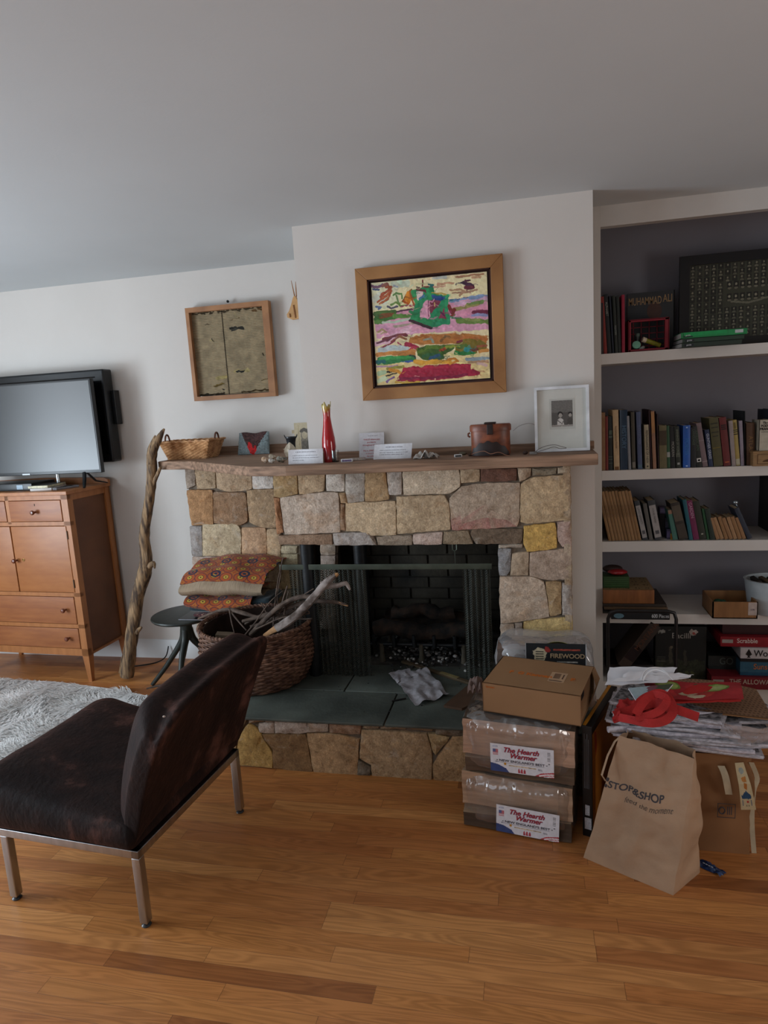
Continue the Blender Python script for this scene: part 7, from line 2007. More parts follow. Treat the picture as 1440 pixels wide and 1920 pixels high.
# cardboard carton
m_kraft = mat('kraft_cardboard', '#94714f', rough=.8, var=.04, scale=8)
m_kraft_in = mat('kraft_inside', '#6a4d33', rough=.85)
cbx = empty('cardboard_carton', (-.195, 2.322, .452), math.radians(-14.4), 'brown cardboard carton with orange print lying on top of the wrapped firewood', 'box')
LW, LD, LH = .352, .27, .112
b = MB()
b.box((0, 0, 0), (LW, .003, LH)); b.box((0, LD - .003, 0), (LW, LD, LH)); b.box((0, 0, 0), (.003, LD, LH)); b.box((0, 0, 0), (LW, LD, .003)); b.box((0, 0, LH - .003), (LW, LD, LH))
b.box((LW - .006, .0, 0), (LW - .003, LD - .06, LH - .002))
b.build('box_body', m_kraft, cbx, smooth=False)
b = MB(); b.box((LW - .0035, .03, LH - .03), (LW - .0015, .075, LH - .006)); b.build('hand_hole', m_dark, cbx, smooth=False)
b = MB(); b.sheet([[(LW + .002, LD - .10, .008), (LW + .002, LD - .02, .008)], [(LW + .018, LD - .07, LH * .6), (LW + .02, LD - .0, LH * .6)], [(LW + .001, LD - .05, LH - .002), (LW + .001, LD, LH - .002)]], .002); b.build('end_flap', m_kraft, cbx, smooth=False)
m_or = mat('orange_print', '#c0661e', rough=.7)
text(cbx, 'F  G Kannan', (LW * .42, LD * .46, LH + .0006), .032, m_or, rot=(0, 0, 0), name='orange_lettering', bold=.0011)
text(cbx, 'B', (LW * .86, LD * .46, LH + .0006), .032, m_or, rot=(0, 0, 0), name='orange_lettering', bold=.0011)
text(cbx, 'lumen', (.03, -.0008, LH - .014), .013, m_or, name='orange_lettering')
b = MB(); b.box((LW * .62, LD * .32, LH), (LW * .62 + .058, LD * .32 + .085, LH + .0006)); tg = b.build('shipping_label', mat('peach_label', '#b89878', rough=.6), cbx, smooth=False)
b = MB(); [b.box((LW * .62 + .014 + .003 * k, LD * .32 + .03, LH + .0006), (LW * .62 + .0155 + .003 * k, LD * .32 + .075, LH + .001)) for k in range(8)]; b.box((LW * .62 + .004, LD * .32 + .006, LH + .0006), (LW * .62 + .05, LD * .32 + .012, LH + .001)); b.box((LW * .62 + .045, LD * .32 + .03, LH + .0006), (LW * .62 + .05, LD * .32 + .07, LH + .001)); b.build('barcode', mat('label_brown_print', '#5a4034', rough=.6), tg, smooth=False)
# paper scrap sticking out under the carton
sc_ = empty('paper_wrapper', (-.235, 2.50, .447), 0, 'crumpled pinkish wrapper poking out at the left behind the carton', 'wrapper')
crumple('paper_sheet', sc_, .06, .10, .05, mat('pink_paper', '#7d6a64', rough=.7, var=.15), 5.1, sharp=4)
# rear bundle on the hearth
rb = empty('firewood_bundle', (-.158, 2.68, HZ), 0, 'plastic bag of firewood with black FIREWOOD label standing on the hearth', 'firewood')
split_log(rb, .0, .33, [(.0, .005), (.004, .15), (.09, .16), (.11, .005)], ['#6a5a50', '#8a7468', BKc, DK], 61)
split_log(rb, .0, .33, [(.003, .16), (.02, .3), (.11, .3), (.12, .165)], ['#5e5048', '#77645a', BKc, DK], 62)
split_log(rb, .01, .32, [(.125, .005), (.13, .14), (.24, .15), (.24, .005)], ['#6a5a50', '#8a7468', BKc, DK], 63)
split_log(rb, .01, .33, [(.13, .16), (.13, .29), (.23, .28), (.24, .16)], ['#6a5a50', '#77645a', BKc, DK], 64)
shrink_wrap(rb, -.012, .40, -.012, .255, .001, .322, 66, bulge=.012, m=wrap_material('cloudy_plastic_bag', gloss=.25, haze=.3, bscale=11, bdist=.035), name='plastic_bag')
a_ = Art(.24, .12, 120, 60, '#17191c')
a_.rect(0, 0, .012, 1, '#a9abae', 0); a_.rect(.985, 0, 1, 1, '#a9abae', 0); a_.poly([(.12, .3), (.2, .15), (.3, .2), (.36, .35), (.32, .6), (.26, .85), (.15, .8), (.14, .55)], '#b3a88c', .02)
for k in range(5): a_.rect(.17, .3 + k * .09, .3, .33 + k * .09, '#2c2a26', 0)
a_.oval(.36, .22, .04, .1, '#8a2a24', .03); a_.rect(.46, .2, .9, .26, '#8a3a2c', 0, .4); a_.rect(.52, .66, .86, .71, '#8f8f8a', 0, .4); a_.rect(.7, .8, .95, 1, '#4a4d54', 0)
lb = a_.build('paper_label', m_vc, rb, lambda u, v, d: (.117 + .24 * u, -.024 - .004 * (1 - v), .228 + .115 * (1 - v)))
text(lb, 'FIREWOOD', (.117 + .165, -.0295, .228 + .062), .026, mat('label_tan_print', '#a08a6c', rough=.6), bold=.0006)
b = MB(); b.sheet([[(.19 + .11 * i / 8, -.005 + .05 * j / 4, .328 + .014 * math.sin(math.pi * i / 8) - .006 * j) for i in range(9)] for j in range(5)], .001); b.build('yellow_ticket', mat('olive_ticket', '#7d7a2a', rough=.6, var=.2), rb)
# tall thin game box standing on edge
tb = empty('poster_box', (.152, 2.288, 0), math.radians(-20), 'tall thin black and orange box standing on edge beside the firewood', 'box')
b = MB(); b.box((0, 0, 0), (.036, .37, .43), bev=.002); b.build('box_body', mat('box_black', '#101113', rough=.35), tb)
b = MB(); b.box((.0362, .006, .02), (.0368, .35, .40)); b.build('side_panel', mat('box_orange', '#a0601c', rough=.45, var=.12, scale=12), tb, smooth=False)
b = MB(); b.box((.002, .004, .4301), (.014, .366, .4308)); b.build('top_stripe', mat('box_amber', '#c07f22', rough=.45), tb, smooth=False)
b = MB(); b.prism([(.03, .40), (.05, .39), (.06, .33), (.045, .30), (.035, .34)], .0368, .0374, axis='X'); b.build('red_mark', mat('box_red', '#8c2a14', rough=.5), tb, smooth=False)
b = MB()
for k in range(4): b.box((.008 + .005 * k, -.0007, .19), (.0095 + .005 * k, 0, .40 - .02 * (k % 2)))
b.build('small_print', mat('grey_print', '#6a6d72', rough=.6), tb, smooth=False)
b = MB(); b.box((.01, -.0009, .085), (.026, 0, .125)); b.box((.008, -.0009, .03), (.032, 0, .075)); b.build('barcode_label', mat('barcode_white', '#a9a8ac', rough=.6, var=.3, scale=300), tb, smooth=False)

# ================================================================ paper grocery bag
m_bag = mat('brown_kraft_paper', '#a88b70', rough=.8, var=.08, scale=9, bump=.012, bscale=7, detail=6)
m_bag2 = mat('darker_kraft_paper', '#8a6340', rough=.85, var=.08, scale=6, bump=.002, bscale=8)
gb = empty('grocery_bag', (.3, 2.1, 0), 0, 'large brown paper grocery bag reading STOP&SHOP on the floor before the newspaper pile', 'bag')
G0 = Vector((.3, 2.1, 0))
FL, FR, BR_ = Vector((.145, 2.165, 0)), Vector((.408, 2.021, 0)), Vector((.514, 2.141, 0)); BL_ = FL + (BR_ - FR)
tFL, tFR = PZ(1162, 1380, .445), PZ(1303, 1424, .435)
tBR, tBL = Vector((.50, 2.165, .425)), tFL + Vector((.035, .075, -.01))
def wrinkle(p, s=1.0):
    v = mnoise.noise_vector(Vector((p.x * 13, p.y * 13, p.z * 8))) * .014 + mnoise.noise_vector(p * 26) * .0065
    return v * s
def face_grid(a, b_, c, d, nu, nv, bow=0.0, nrm=None, wr=1.0, crease=0.0):
    g = []
    for j in range(nv + 1):
        t = j / nv; row = []
        for i in range(nu + 1):
            s = i / nu
            p = a.lerp(b_, s).lerp(d.lerp(c, s), t)
            k = math.sin(math.pi * t) * math.sin(math.pi * s) ** .6 if 0 < s < 1 else 0
            edge = min(1, 4 * min(s, 1 - s)) 
            if nrm is not None: p = p + nrm * (bow * k) - nrm * (crease * (1 - abs(2 * s - 1)) * t)
            p = p + wrinkle(p, wr * (.35 + .65 * edge) * min(1, t * 5 + .1))
            row.append(p - G0)
        g.append(row)
    return g
nF = (FR - FL).cross(Vector((0, 0, 1))).normalized(); nR = (BR_ - FR).cross(Vector((0, 0, 1))).normalized()
midR = (FR + BR_) / 2; 
b = MB(); b.sheet(face_grid(FL, FR, tFR, tFL, 34, 44, .006, nF), -.0006); b.build('front_panel', m_bag, gb, angle=60)
b = MB(); b.sheet(face_grid(FR, BR_, tBR, tFR, 18, 44, .022, nR, 1.0, .0), -.0006); b.build('side_gusset', m_bag, gb, angle=60)
b = MB(); b.sheet(face_grid(BL_, FL, tFL, tBL, 18, 44, .0, -nR, 1.0, .02), -.0006); b.build('side_gusset', m_bag, gb, angle=60)
b = MB(); b.sheet(face_grid(BR_, BL_, tBL, tBR, 30, 30, .0, -nF), -.0006); b.build('rear_panel', m_bag, gb, angle=60)
b = MB(); b.hexa([FL - G0, FR - G0, BR_ - G0, BL_ - G0] + [p - G0 + Vector((0, 0, .002)) for p in (FL, FR, BR_, BL_)]); b.build('bag_bottom', m_bag, gb, smooth=False)
b = MB(); h0 = PZ(1160, 1382, .44) - G0; h1 = PZ(1128, 1452, .33) - G0
b.tube([h0 + Vector((.01, .01, .0)), h0 + Vector((-.012, .006, -.02)), (h0 + h1) / 2 + Vector((-.008, .0, 0)), h1 + Vector((0, -.004, 0)), h1 + Vector((.012, -.004, -.02))], .006, 8, flat=.25); b.build('paper_handle', m_bag, gb)
# printed lettering follows the front panel
ink = mat('bag_ink', '#3f3c40', rough=.8); ink2 = mat('bag_ink_soft', '#5c5148', rough=.8)
def on_panel(s_, t, off=.0012):
    p = FL.lerp(FR, s_).lerp(tFL.lerp(tFR, s_), t)
    k = math.sin(math.pi * t) * math.sin(math.pi * s_) ** .6 if 0 < s_ < 1 and 0 < t < 1 else 0
    edge = min(1, 4 * min(s_, 1 - s_))
    return p + nF * (.006 * k + off) + wrinkle(p + nF * (.006 * k), 1.0 * (.35 + .65 * edge) * min(1, t * 5 + .1))
def to_px(p):
    d = p - CAM; return 720 + F_PX * d.dot(CR) / d.dot(CF), 960 + F_PX * d.dot(CD) / d.dot(CF)
def find_st(u, v):
    best = None
    for i in range(1, 60):
        for j in range(1, 60):
            x, y = to_px(on_panel(i / 60, j / 60)); q = (x - u) ** 2 + (y - v) ** 2
            if best is None or q < best[0]: best = (q, i / 60, j / 60)
    return Vector((best[1], best[2]))
hgt = ((tFL - FL).length + (tFR - FR).length) / 2
def bag_text(s, uva, uvb, m, bold=0.0, shear=0.0, squash=1.0):
    A_, B_ = find_st(*uva), find_st(*uvb)
    wid = (on_panel(*B_) - on_panel(*A_)).length
    o = text(gb, s, (0, 0, 0), 1.0, m, align='LEFT', bold=bold / .03, shear=shear, ext=0.0)
    me = o.data; o.rotation_euler = (0, 0, 0)
    bm = bmesh.new(); bm.from_mesh(me)
    bmesh.ops.subdivide_edges(bm, edges=[e for e in bm.edges if e.calc_length() > .12], cuts=2)
    bm.to_mesh(me); bm.free()
    W = max(v.co.x for v in me.vertices); k = wid / W
    for v in me.vertices:
        f = v.co.x / W; st = A_.lerp(B_, f); st.y += (v.co.y - .0) * k * squash / hgt
        v.co = on_panel(st.x, st.y) - G0
    return o
bag_text('STOP&SHOP', (1139, 1472), (1244, 1501), ink, bold=.0007)
bag_text('feed the moment', (1171, 1497), (1262, 1524), ink2, shear=.3, squash=1.15)
for (u, v, r) in [(1134, 1459, .006), (1132, 1472, .005)]:
    st = find_st(u, v); c0_ = on_panel(st.x, st.y)
    b = MB(); b.ball(c0_ - G0, (r, .0015, r * 1.3), n=12, m=6); b.build('logo_drop', ink, gb)
# second bag behind
G2 = Vector((.62, 2.4, 0))
sb = empty('paper_bag', G2, 0, 'plain brown paper bag with small black logo standing behind the grocery bag', 'bag')
b = MB()
c4 = [(.40, 2.262), (.697, 2.255), (.735, 2.42), (.735, 2.62), (.42, 2.62)]
def off2(p): return Vector((p[0], p[1], p[2])) - G2
lv = []
for j in range(14):
    z = .365 * j / 13; row = []
    for i in range(len(c4)):
        p, q = c4[i], c4[(i + 1) % len(c4)]
        for k in range(10):
            t = k / 10; P_ = Vector((p[0] + (q[0] - p[0]) * t, p[1] + (q[1] - p[1]) * t, z)); row.append(off2(P_ + Vector((wrinkle(P_).x, wrinkle(P_).y, 0)) * min(1, j / 4)))
    row.append(row[0]); lv.append(row)
b.sheet(lv, .0008); b.build('bag_body', m_bag2, sb, angle=50)
p = PY(1362, 1520, 2.235) - G2
b = MB(); w_, h_ = .028, .026
for (x0, z0_, x1, z1) in [(-w_, h_ - .002, w_, h_), (-w_, -h_, w_, -h_ + .002), (-w_, -h_, -w_ + .002, h_), (w_ - .002, -h_, w_, h_)]: b.box((p.x + x0, p.y - .001, p.z + z0_), (p.x + x1, p.y, p.z + z1))
b.build('logo_frame', ink, sb, smooth=False)
b = MB(); b.tube([(p.x - .014 + .009 * math.cos(t), p.y - .001, p.z + .012 * math.sin(t)) for t in [k * math.pi / 8 for k in range(16)]], .0022, 6, closed=True); b.build('logo_ring', ink, sb)
b = MB(); [b.box((p.x + .002 + .006 * k, p.y - .001, p.z - .014), (p.x + .005 + .006 * k, p.y, p.z + .016)) for k in range(3)]; b.build('logo_print', ink, sb, smooth=False)
def ribbon(name, pts, w_, m, par, org, th=.0008):
    P_, _ = smooth_path(pts, [1] * len(pts), 4)
    g = [[P_[i] + Vector((-w_ / 2, 0, 0)) - org, P_[i] + Vector((w_ / 2, 0.001, 0)) - org] for i in range(len(P_))]
    b = MB(); b.sheet(g, th); return b.build(name, m, par)
m_cream = mat('cream_paper_strip', '#b0a58c', rough=.8)
ribbon('handle_strip', [PY(1352, 1436, 2.235), PY(1360, 1455, 2.225), PY(1367, 1490, 2.23)], .022, m_cream, sb, G2)
ribbon('handle_strip', [PY(1409, 1430, 2.25), PY(1420, 1460, 2.27), PY(1413, 1485, 2.26), PY(1410, 1540, 2.26), PY(1414, 1600, 2.262)], .016, m_cream, sb, G2)
# printed bookmark hanging
bm_ = empty('paper_strip', PY(1398, 1475, 2.215), 0, 'cream printed paper strip with orange and blue marks hanging from the pile', 'paper strip')
PO = bm_.location.copy()
a_ = Art(.05, .18, 40, 120, '#bcb08e'); a_.oval(.5, .2, .25, .08, '#8f9a96', .02); a_.poly([(.3, .36), (.75, .33), (.7, .46), (.35, .44)], '#b5793a', .02); a_.poly([(.45, .46), (.7, .5), (.6, .6), (.4, .58)], '#a86a2c', .02); a_.poly([(.1, .72), (.5, .62), (.85, .72), (.8, .78), (.15, .78)], '#274a6a', .02); a_.rect(.45, .82, .6, .86, '#a83a34'); a_.rect(.15, .8, .2, .92, '#3a5a7a'); a_.rect(.75, .8, .8, .92, '#3a5a7a'); a_.rect(.4, .9, .46, .93, '#55504a'); a_.rect(.55, .9, .6, .93, '#55504a')
q0, q1, q2 = PY(1386, 1430, 2.235), PY(1396, 1470, 2.215), PY(1404, 1519, 2.225)
def at_s(u, v, d):
    c = q0.lerp(q1, v * 2) if v < .5 else q1.lerp(q2, v * 2 - 1)
    wd = .026 + .02 * v
    return tuple(c + Vector(((u - .5) * wd, .003 * math.sin(v * 7), (u - .5) * .004)) - PO)
a_.build('printed_face', m_vc, bm_, at_s)
b = MB(); b.sheet([[Vector(at_s(i / 4, j / 12, 0)) + Vector((0, .001, 0)) for i in range(5)] for j in range(13)], -.0005); b.build('strip_back', m_cream, bm_)
# ---- newspapers
m_news = mat('newsprint', '#a09da2', rough=.85, col2='#c6c3ca', scale=55, stretch=(1, 1, 3), lo=.42, hi=.58, detail=8)
m_newse = mat('newsprint_edge', '#b5b2bc', rough=.85, col2='#d6d3dc', scale=70, lo=.4, hi=.6)
m_newsd = mat('dark_newsprint', '#3c3b3e', rough=.85, col2='#8f8d90', scale=60, lo=.4, hi=.62)
def newspaper(cx_, cy_, z, w_, d_, th, rz, seed, curl=.02, m=m_news, sheets=5):
    e = empty('newspaper', (cx_, cy_, z), rz, 'folded newspaper in the loose heap resting on the brown paper bags', 'newspaper', 'newspapers heaped on the paper bags')
    rnd = random.Random(seed); b = MB()
    nx = 16
    for k in range(sheets):
        zz = th * k / sheets; sh = rnd.uniform(-.006, .006); sy = rnd.uniform(-.01, .01)
        g = []
        for j in range(7):
            row = []
            for i in range(nx + 1):
                x = (i / nx - .5) * w_ + sh; y = (j / 6 - .5) * d_ + sy
                wv = curl * (.5 - .5 * math.cos(2 * math.pi * (i / nx) + seed)) * .5 + .004 * mnoise.noise(Vector((x * 12, y * 12, seed + k)))
                wv += curl * .8 * max(0, abs(i / nx - .5) * 2 - .7) * (1 if seed % 2 else -.4)
                row.append((x, y, zz + max(0, wv)))
            g.append(row)
        b.sheet(g, th / sheets * .55)
    # rolled fold at the front
    g = []
    for a in range(9):
        t = math.pi * a / 8; row = []
        for i in range(nx + 1):
            x = (i / nx - .5) * w_; wv = curl * (.5 - .5 * math.cos(2 * math.pi * (i / nx) + seed)) * .5 + curl * .8 * max(0, abs(i / nx - .5) * 2 - .7) * (1 if seed % 2 else -.4)
            row.append((x, -d_ / 2 - th / 2 * math.sin(t), th / 2 - th / 2 * math.cos(t) + max(0, wv)))
        g.append(row)
    b.sheet(g, .0006)
    b.build('sheets', m, e); e.rotation_euler = (rnd.uniform(-.03, .03), rnd.uniform(-.035, .035), rz)
    b = MB(); b.sheet([[((i / nx - .5) * w_ * .96, (j / 4 - .5) * d_ * .9, th + .003 + max(0, curl * (.5 - .5 * math.cos(2 * math.pi * (i / nx) + seed)) * .5) + curl * .8 * max(0, abs(i / nx - .5) * 2 - .7) * (1 if seed % 2 else -.4) + .002) for i in range(nx + 1)] for j in range(5)], .0004); b.build('printed_page', m_newsd, e)
    return e
zz = .372
rnd = random.Random(14)
specs = [(.515, 2.43, .44, .30, .012, 2), (.50, 2.44, .44, .30, .013, -3), (.535, 2.42, .42, .29, .011, 5), (.49, 2.44, .43, .30, .012, -2), (.53, 2.43, .44, .29, .010, 4), (.47, 2.43, .42, .28, .012, -6), (.55, 2.43, .40, .28, .011, 8), (.48, 2.43, .40, .27, .012, -4), (.56, 2.42, .38, .27, .010, 12), (.46, 2.42, .36, .26, .011, -14), (.58, 2.43, .34, .25, .010, 22)]
for k, (x, y, w_, d_, th, r) in enumerate(specs):
    newspaper(x, y - .055, zz, w_, d_ * .82, th, math.radians(r - 8), k, curl=.010 + .004 * (k % 3), m=[m_news, m_newse, m_news][k % 3]); zz += th + .001
PT = zz + .012
# grey rolled paper end at the left and clear bag at the right
e = empty('rolled_newspaper', PY(1140, 1368, 2.27), 0, 'rolled grey paper whose end sticks out at the left of the newspaper heap', 'newspaper')
b = MB(); b.tube([(0, 0, 0), (.09, .03, -.004), (.2, .07, -.004)], .011, 12); b.build('roll', m_newse, e)
e = empty('plastic_bag', (.72, 2.4, .372), 0, 'clear grey plastic bag cradling the right side of the newspaper heap', 'bag')
g = []
for j in range(15):
    t = j / 14; row = []
    for i in range(25):
        s = i / 24; a = -2.1 + 2.5 * s
        r = .10 + .10 * t + .012 * mnoise.noise(Vector((s * 6, t * 5, 2)))
        row.append((-.06 + 1.05 * r * math.cos(a) + .03 * t, .02 + 1.25 * r * math.sin(a), -.004 + .14 * t ** 1.6 + .012 * mnoise.noise(Vector((s * 9, t * 7, 5)))))
    g.append(row)
b = MB(); b.sheet(g); b.build('film', wrap_material('grey_film', gloss=.3, haze=.42, bscale=30, bdist=.02), e, angle=60)
# perforated kraft sleeve
e = empty('honeycomb_mailer', (.6, 2.36, PT - .012), math.radians(-10), 'brown honeycomb paper mailer lying on the newspapers at the right', 'mailer')
a_ = Art(.34, .2, 150, 90, '#7a5c44')
for j in range(14):
    for i in range(26): a_.oval((i + (.5 if j % 2 else 0)) / 26, (j + .5) / 14, .012, .022, '#5a402e', 0)
a_.build('honeycomb_sheet', m_vc, e, lambda u, v, d: (-.2 + .34 * u + .03 * v, .09 - .19 * v, .016 + .02 * math.sin(u * 3) * (1 - v) - .012 * v))
b = MB(); b.sheet([[(-.2 + .34 * i / 12 + .03 * (1 - j / 6), -.1 + .19 * j / 6, -.003 + .016 * math.sin(i / 12 * 3) * (j / 6)) for i in range(13)] for j in range(7)], .004); b.build('mailer_body', m_bag2, e)
# red printed reusable bag with straps
RZ = PT + .03
rdb = empty('reusable_bag', (.5, 2.36, RZ), 0, 'flattened red reusable bag printed with tomatoes and cucumber slices on the heap', 'bag')
RO = Vector((.5, 2.36, RZ))
a_ = Art(.3, .12, 180, 70, '#8f1f24')
for (x, y, rx, ry, c) in [(.2, .6, .1, .25, '#a82a2c'), (.5, .3, .09, .2, '#9c2428'), (.62, .6, .08, .25, '#a3322c'), (.9, .5, .12, .3, '#96262a'), (.24, .22, .13, .19, '#5f7a34'), (.24, .22, .11, .155, '#8f9f58'), (.74, .34, .135, .25, '#5a7a30'), (.74, .34, .115, .205, '#93a35e'), (.74, .34, .06, .11, '#a3ac72'), (.42, .6, .09, .12, '#a3947a'), (.55, .25, .05, .2, '#54452c'), (.05, .3, .06, .2, '#6d1418'), (.50, .8, .10, .1, '#b5a48a'), (.05, .8, .1, .2, '#7a1a1e')]: a_.oval(x, y, rx, ry, c, .03)
a_.line([(.50, .3), (.60, .5), (.64, .4)], .012, '#3f4a24', .02)
rq = [PZ(1206, 1279, .582), PZ(1388, 1279, .575), PZ(1395, 1310, .558), PZ(1222, 1316, .562)]
def at_r(u, v, d):
    p = rq[0].lerp(rq[1], u).lerp(rq[3].lerp(rq[2], u), v)
    return tuple(p - RO + Vector((0, 0, .004 * math.sin(u * 9) + .004 * math.sin(v * 6 + u * 5))))
a_.build('printed_front', m_vc, rdb, at_r)
m_red = mat('red_nonwoven_fabric', '#a3201e', rough=.75, var=.12, scale=30, bump=.001, bscale=200)
def quad_sheet(q, nu, nv, amp, th, seed):
    g = [[q[0].lerp(q[1], i / nu).lerp(q[3].lerp(q[2], i / nu), j / nv) - RO + mnoise.noise_vector(Vector((i * .45, j * .45, seed))) * amp for i in range(nu + 1)] for j in range(nv + 1)]
    b = MB(); b.sheet(g, th); return b
quad_sheet([PZ(1212, 1282, .572), PZ(1384, 1284, .565), PZ(1390, 1316, .55), PZ(1228, 1320, .55)], 18, 6, .003, -.006, 1).build('bag_body', m_red, rdb)
quad_sheet([PZ(1158, 1314, .575), PZ(1262, 1304, .575), PZ(1262, 1350, .545), PZ(1150, 1352, .55)], 22, 10, .016, -.004, 4).build('bag_side', m_red, rdb, angle=70)
def strap(pts, w_, name='strap'):
    P_, _ = smooth_path([PZ(u, v, z) for (u, v, z) in pts], [1] * len(pts), 5)
    M_ = Matrix.Translation(-RO)
    g = []
    for i, p in enumerate(P_):
        t = (P_[min(i + 1, len(P_) - 1)] - P_[max(i - 1, 0)]).normalized(); sd = t.cross(Vector((0, -.75, .66))).normalized()
        g.append([M_ @ (p - sd * w_ / 2), M_ @ (p + sd * w_ / 2)])
    b = MB(); b.sheet(g, .0012); b.build(name, m_red, rdb)
strap([(1160,1345,.56), (1185,1350,.565), (1215,1356,.57), (1245,1352,.575), (1262,1335,.59), (1256,1312,.61), (1240,1300,.62), (1222,1303,.62), (1205,1318,.61), (1192,1340,.59)], .026)
strap([(1190,1338,.575), (1200,1315,.60), (1225,1302,.62), (1250,1310,.62), (1240,1330,.60), (1215,1342,.585), (1192,1345,.58)], .024)
strap([(1152,1342,.56), (1175,1335,.565), (1200,1325,.575), (1230,1318,.58), (1262,1328,.585), (1310,1345,.565)], .03)
# magazine
mg = empty('magazine', (.32, 2.40, RZ + .042), 0, 'pale blue magazine corner lying under the white gift bag', 'magazine')
qs = [PZ(1178, 1290, .60), PZ(1262, 1282, .60), PZ(1245, 1302, .59), PZ(1192, 1312, .58)]
qo = [p - mg.location for p in qs]
a_ = Art(.2, .12, 60, 40, '#8fa0a6'); a_.oval(.7, .3, .3, .4, '#6a3f48', .05); a_.oval(.85, .2, .2, .3, '#3c4432', .05)
a_.build('cover', m_vc, mg, lambda u, v, d: tuple(qo[0].lerp(qo[1], u).lerp(qo[3].lerp(qo[2], u), v)))
b = MB(); b.hexa([qo[3] - Vector((0, 0, .005)), qo[2] - Vector((0, 0, .005)), qo[1] - Vector((0, 0, .005)), qo[0] - Vector((0, 0, .005)), qo[3] - Vector((0, 0, .0006)), qo[2] - Vector((0, 0, .0006)), qo[1] - Vector((0, 0, .0006)), qo[0] - Vector((0, 0, .0006))]); b.build('pages', m_newse, mg, smooth=False)
# white gift bag on top
wgb = empty('gift_bag', (.36, 2.42, .60), 0, 'flat white paper gift bag with twisted rope handles on top of the heap', 'bag')
WO = Vector((.36, 2.42, .60)); m_wbag = mat('white_gift_paper', '#c9c9cd', rough=.7, var=.03)
q = [PZ(1135, 1286, .59), PZ(1250, 1279, .605), PZ(1270, 1252, .635), PZ(1142, 1251, .63)]
g = [[q[0].lerp(q[1], i / 16).lerp(q[3].lerp(q[2], i / 16), j / 8) - WO + mnoise.noise_vector(Vector((i * .4, j * .4, 3))) * .004 for i in range(17)] for j in range(9)]
b = MB(); b.sheet(g, .002); b.build('bag_body', m_wbag, wgb)
q = [PZ(1150, 1283, .60), PZ(1290, 1277, .60), PZ(1300, 1268, .615), PZ(1180, 1262, .625)]
g = [[q[0].lerp(q[1], i / 14).lerp(q[3].lerp(q[2], i / 14), j / 6) - WO + Vector((0, 0, .008)) + mnoise.noise_vector(Vector((i * .6, j * .6, 9))) * .008 for i in range(15)] for j in range(7)]
b = MB(); b.sheet(g, .001); b.build('folded_gusset', m_wbag, wgb)
for pts in [[(1203,1277,.62), (1208,1262,.635), (1222,1254,.645), (1240,1256,.64), (1255,1268,.63)], [(1206,1278,.62), (1214,1264,.635), (1230,1258,.645), (1248,1264,.64), (1262,1277,.62)]]:
    b = MB(); P_, R_ = smooth_path([PZ(*p_) - WO + Vector((0, 0, .004)) for p_ in pts], [.0022] * 5, 5); b.tube(P_, R_, 6); b.build('rope_handle', mat('white_cord', '#d2d2d4', rough=.7), wgb)
# blue wrapper on the floor
e = empty('blue_wrapper', (.553, 2.166, 0), math.radians(-38), 'small blue plastic wrapper with white print on the floor beside the grocery bag', 'wrapper')
crumple('film', e, .085, .035, .014, mat('blue_foil', '#16335e', rough=.3, var=.2, coat=.4), 2.2, sharp=5)
b = MB(); [b.box((-.022 + .009 * k, -.01, .0135), (-.016 + .009 * k, -.006, .0145)) for k in range(4)]; b.build('white_print', mat('print_white', '#a9b4c4'), e, smooth=False)
# ---- things lying on the hearth
e = empty('newspaper_sheet', (-.56, 2.9, HZ), 0, 'torn newspaper sheets lying crumpled on the dark hearth slab', 'newspaper')
EO = Vector((-.56, 2.9, HZ))
q = [PZ(733, 1268, .255), PZ(800, 1256, .27), PZ(843, 1304, .256), PZ(779, 1324, .256)]
def crum_quad(q, n, h, seed, nm, par, org, m):
    g = [[(lambda p: Vector((p.x, p.y, max(org.z + .002, p.z + h * (mnoise.noise(Vector((i * .35, j * .35, seed))) + .35) + .004))))(q[0].lerp(q[1], i / n).lerp(q[3].lerp(q[2], i / n), j / n) + mnoise.noise_vector(Vector((i * .5, j * .5, seed + 4))) * .006) - org for i in range(n + 1)] for j in range(n + 1)]
    b = MB(); b.sheet(g, .0008); return b.build(nm, m, par, angle=40)
m_np = mat('hearth_newsprint', '#858285', rough=.9, col2='#979498', scale=60, lo=.4, hi=.6, detail=8)
crum_quad(q, 16, .014, 1, 'newsprint_sheet', e, EO, m_np)
q = [PZ(729, 1266, .255), PZ(767, 1254, .265), PZ(775, 1272, .26), PZ(745, 1284, .256)]
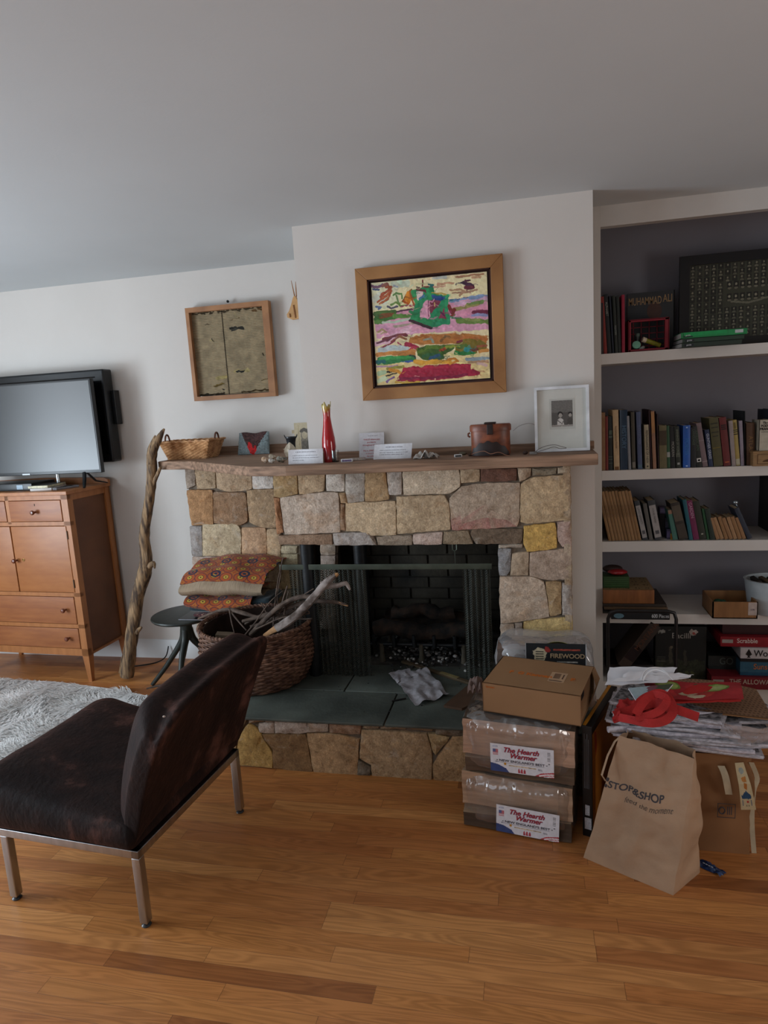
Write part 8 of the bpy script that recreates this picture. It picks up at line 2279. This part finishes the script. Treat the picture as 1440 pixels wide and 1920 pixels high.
crum_quad(q, 10, .012, 5, 'newsprint_sheet', e, EO, m_np)
def plank(name, a, c, w_, h_, m, lb, cat='wood scrap'):
    d = (c - a); L_ = d.length; e = empty(name, a, math.atan2(d.y, d.x), lb, cat); b = MB(); b.box((0, -w_ / 2, 0), (L_, w_ / 2, h_), bev=.0015); b.build('wood', m, e); return e
m_kind = mat('kindling_wood', '#4a3d2a', rough=.8, var=.2, scale=20, stretch=(.4, 4, 4))
pk = plank('kindling_stick', PZ(755, 1242, HZ), PZ(882, 1283, HZ), .022, .012, m_kind, 'flat brown kindling stick lying across the hearth near the screen')
b = MB(); b.box((.26, -.011, .0122), (.37, .012, .0135)); b.build('pale_split', mat('pale_split', '#7d7048', rough=.8, var=.2), pk, smooth=False)
pk = empty('brown_card', PZ(870, 1310, HZ), 0, 'triangular brown cardboard piece on the hearth left of the carton', 'cardboard')
PO2 = pk.location.copy()
b = MB(); pts = [PZ(832, 1327, HZ) - PO2, PZ(866, 1333, HZ) - PO2, PZ(900, 1318, HZ) - PO2, PZ(902, 1288, HZ) - PO2, PZ(878, 1288, HZ) - PO2]; b.prism([(p.x, p.y) for p in pts], .001, .012, axis='Z'); b.build('card', mat('dark_brown_card', '#4a3322', rough=.8, var=.1), pk, smooth=False)
a, c = PZ(735, 1316, HZ), PZ(761, 1311, HZ); b = MB(); b.tube([a + Vector((0, 0, .004)), c + Vector((0, 0, .004))], [.003, .004], 7); tag(b.build('charred_splinter', m_char, origin=a), 'thin black charred splinter on the hearth below the newspaper', 'splinter')
rnd = random.Random(20); b = MB()
for _ in range(90):
    u, v = rnd.uniform(600, 900), rnd.uniform(1215, 1335); p = PZ(u, v, HZ)
    if p.y > 3.2: continue
    r = rnd.uniform(.001, .0035); b.ball((p.x, p.y, HZ + r * .4), (r * 1.5, r, r * .6), n=6, m=4)
tag(b.build('hearth_crumbs', mat('crumb_dark', '#1c1a17', rough=.9)), 'tiny charcoal crumbs scattered on the hearth slab', 'debris', kind='stuff')
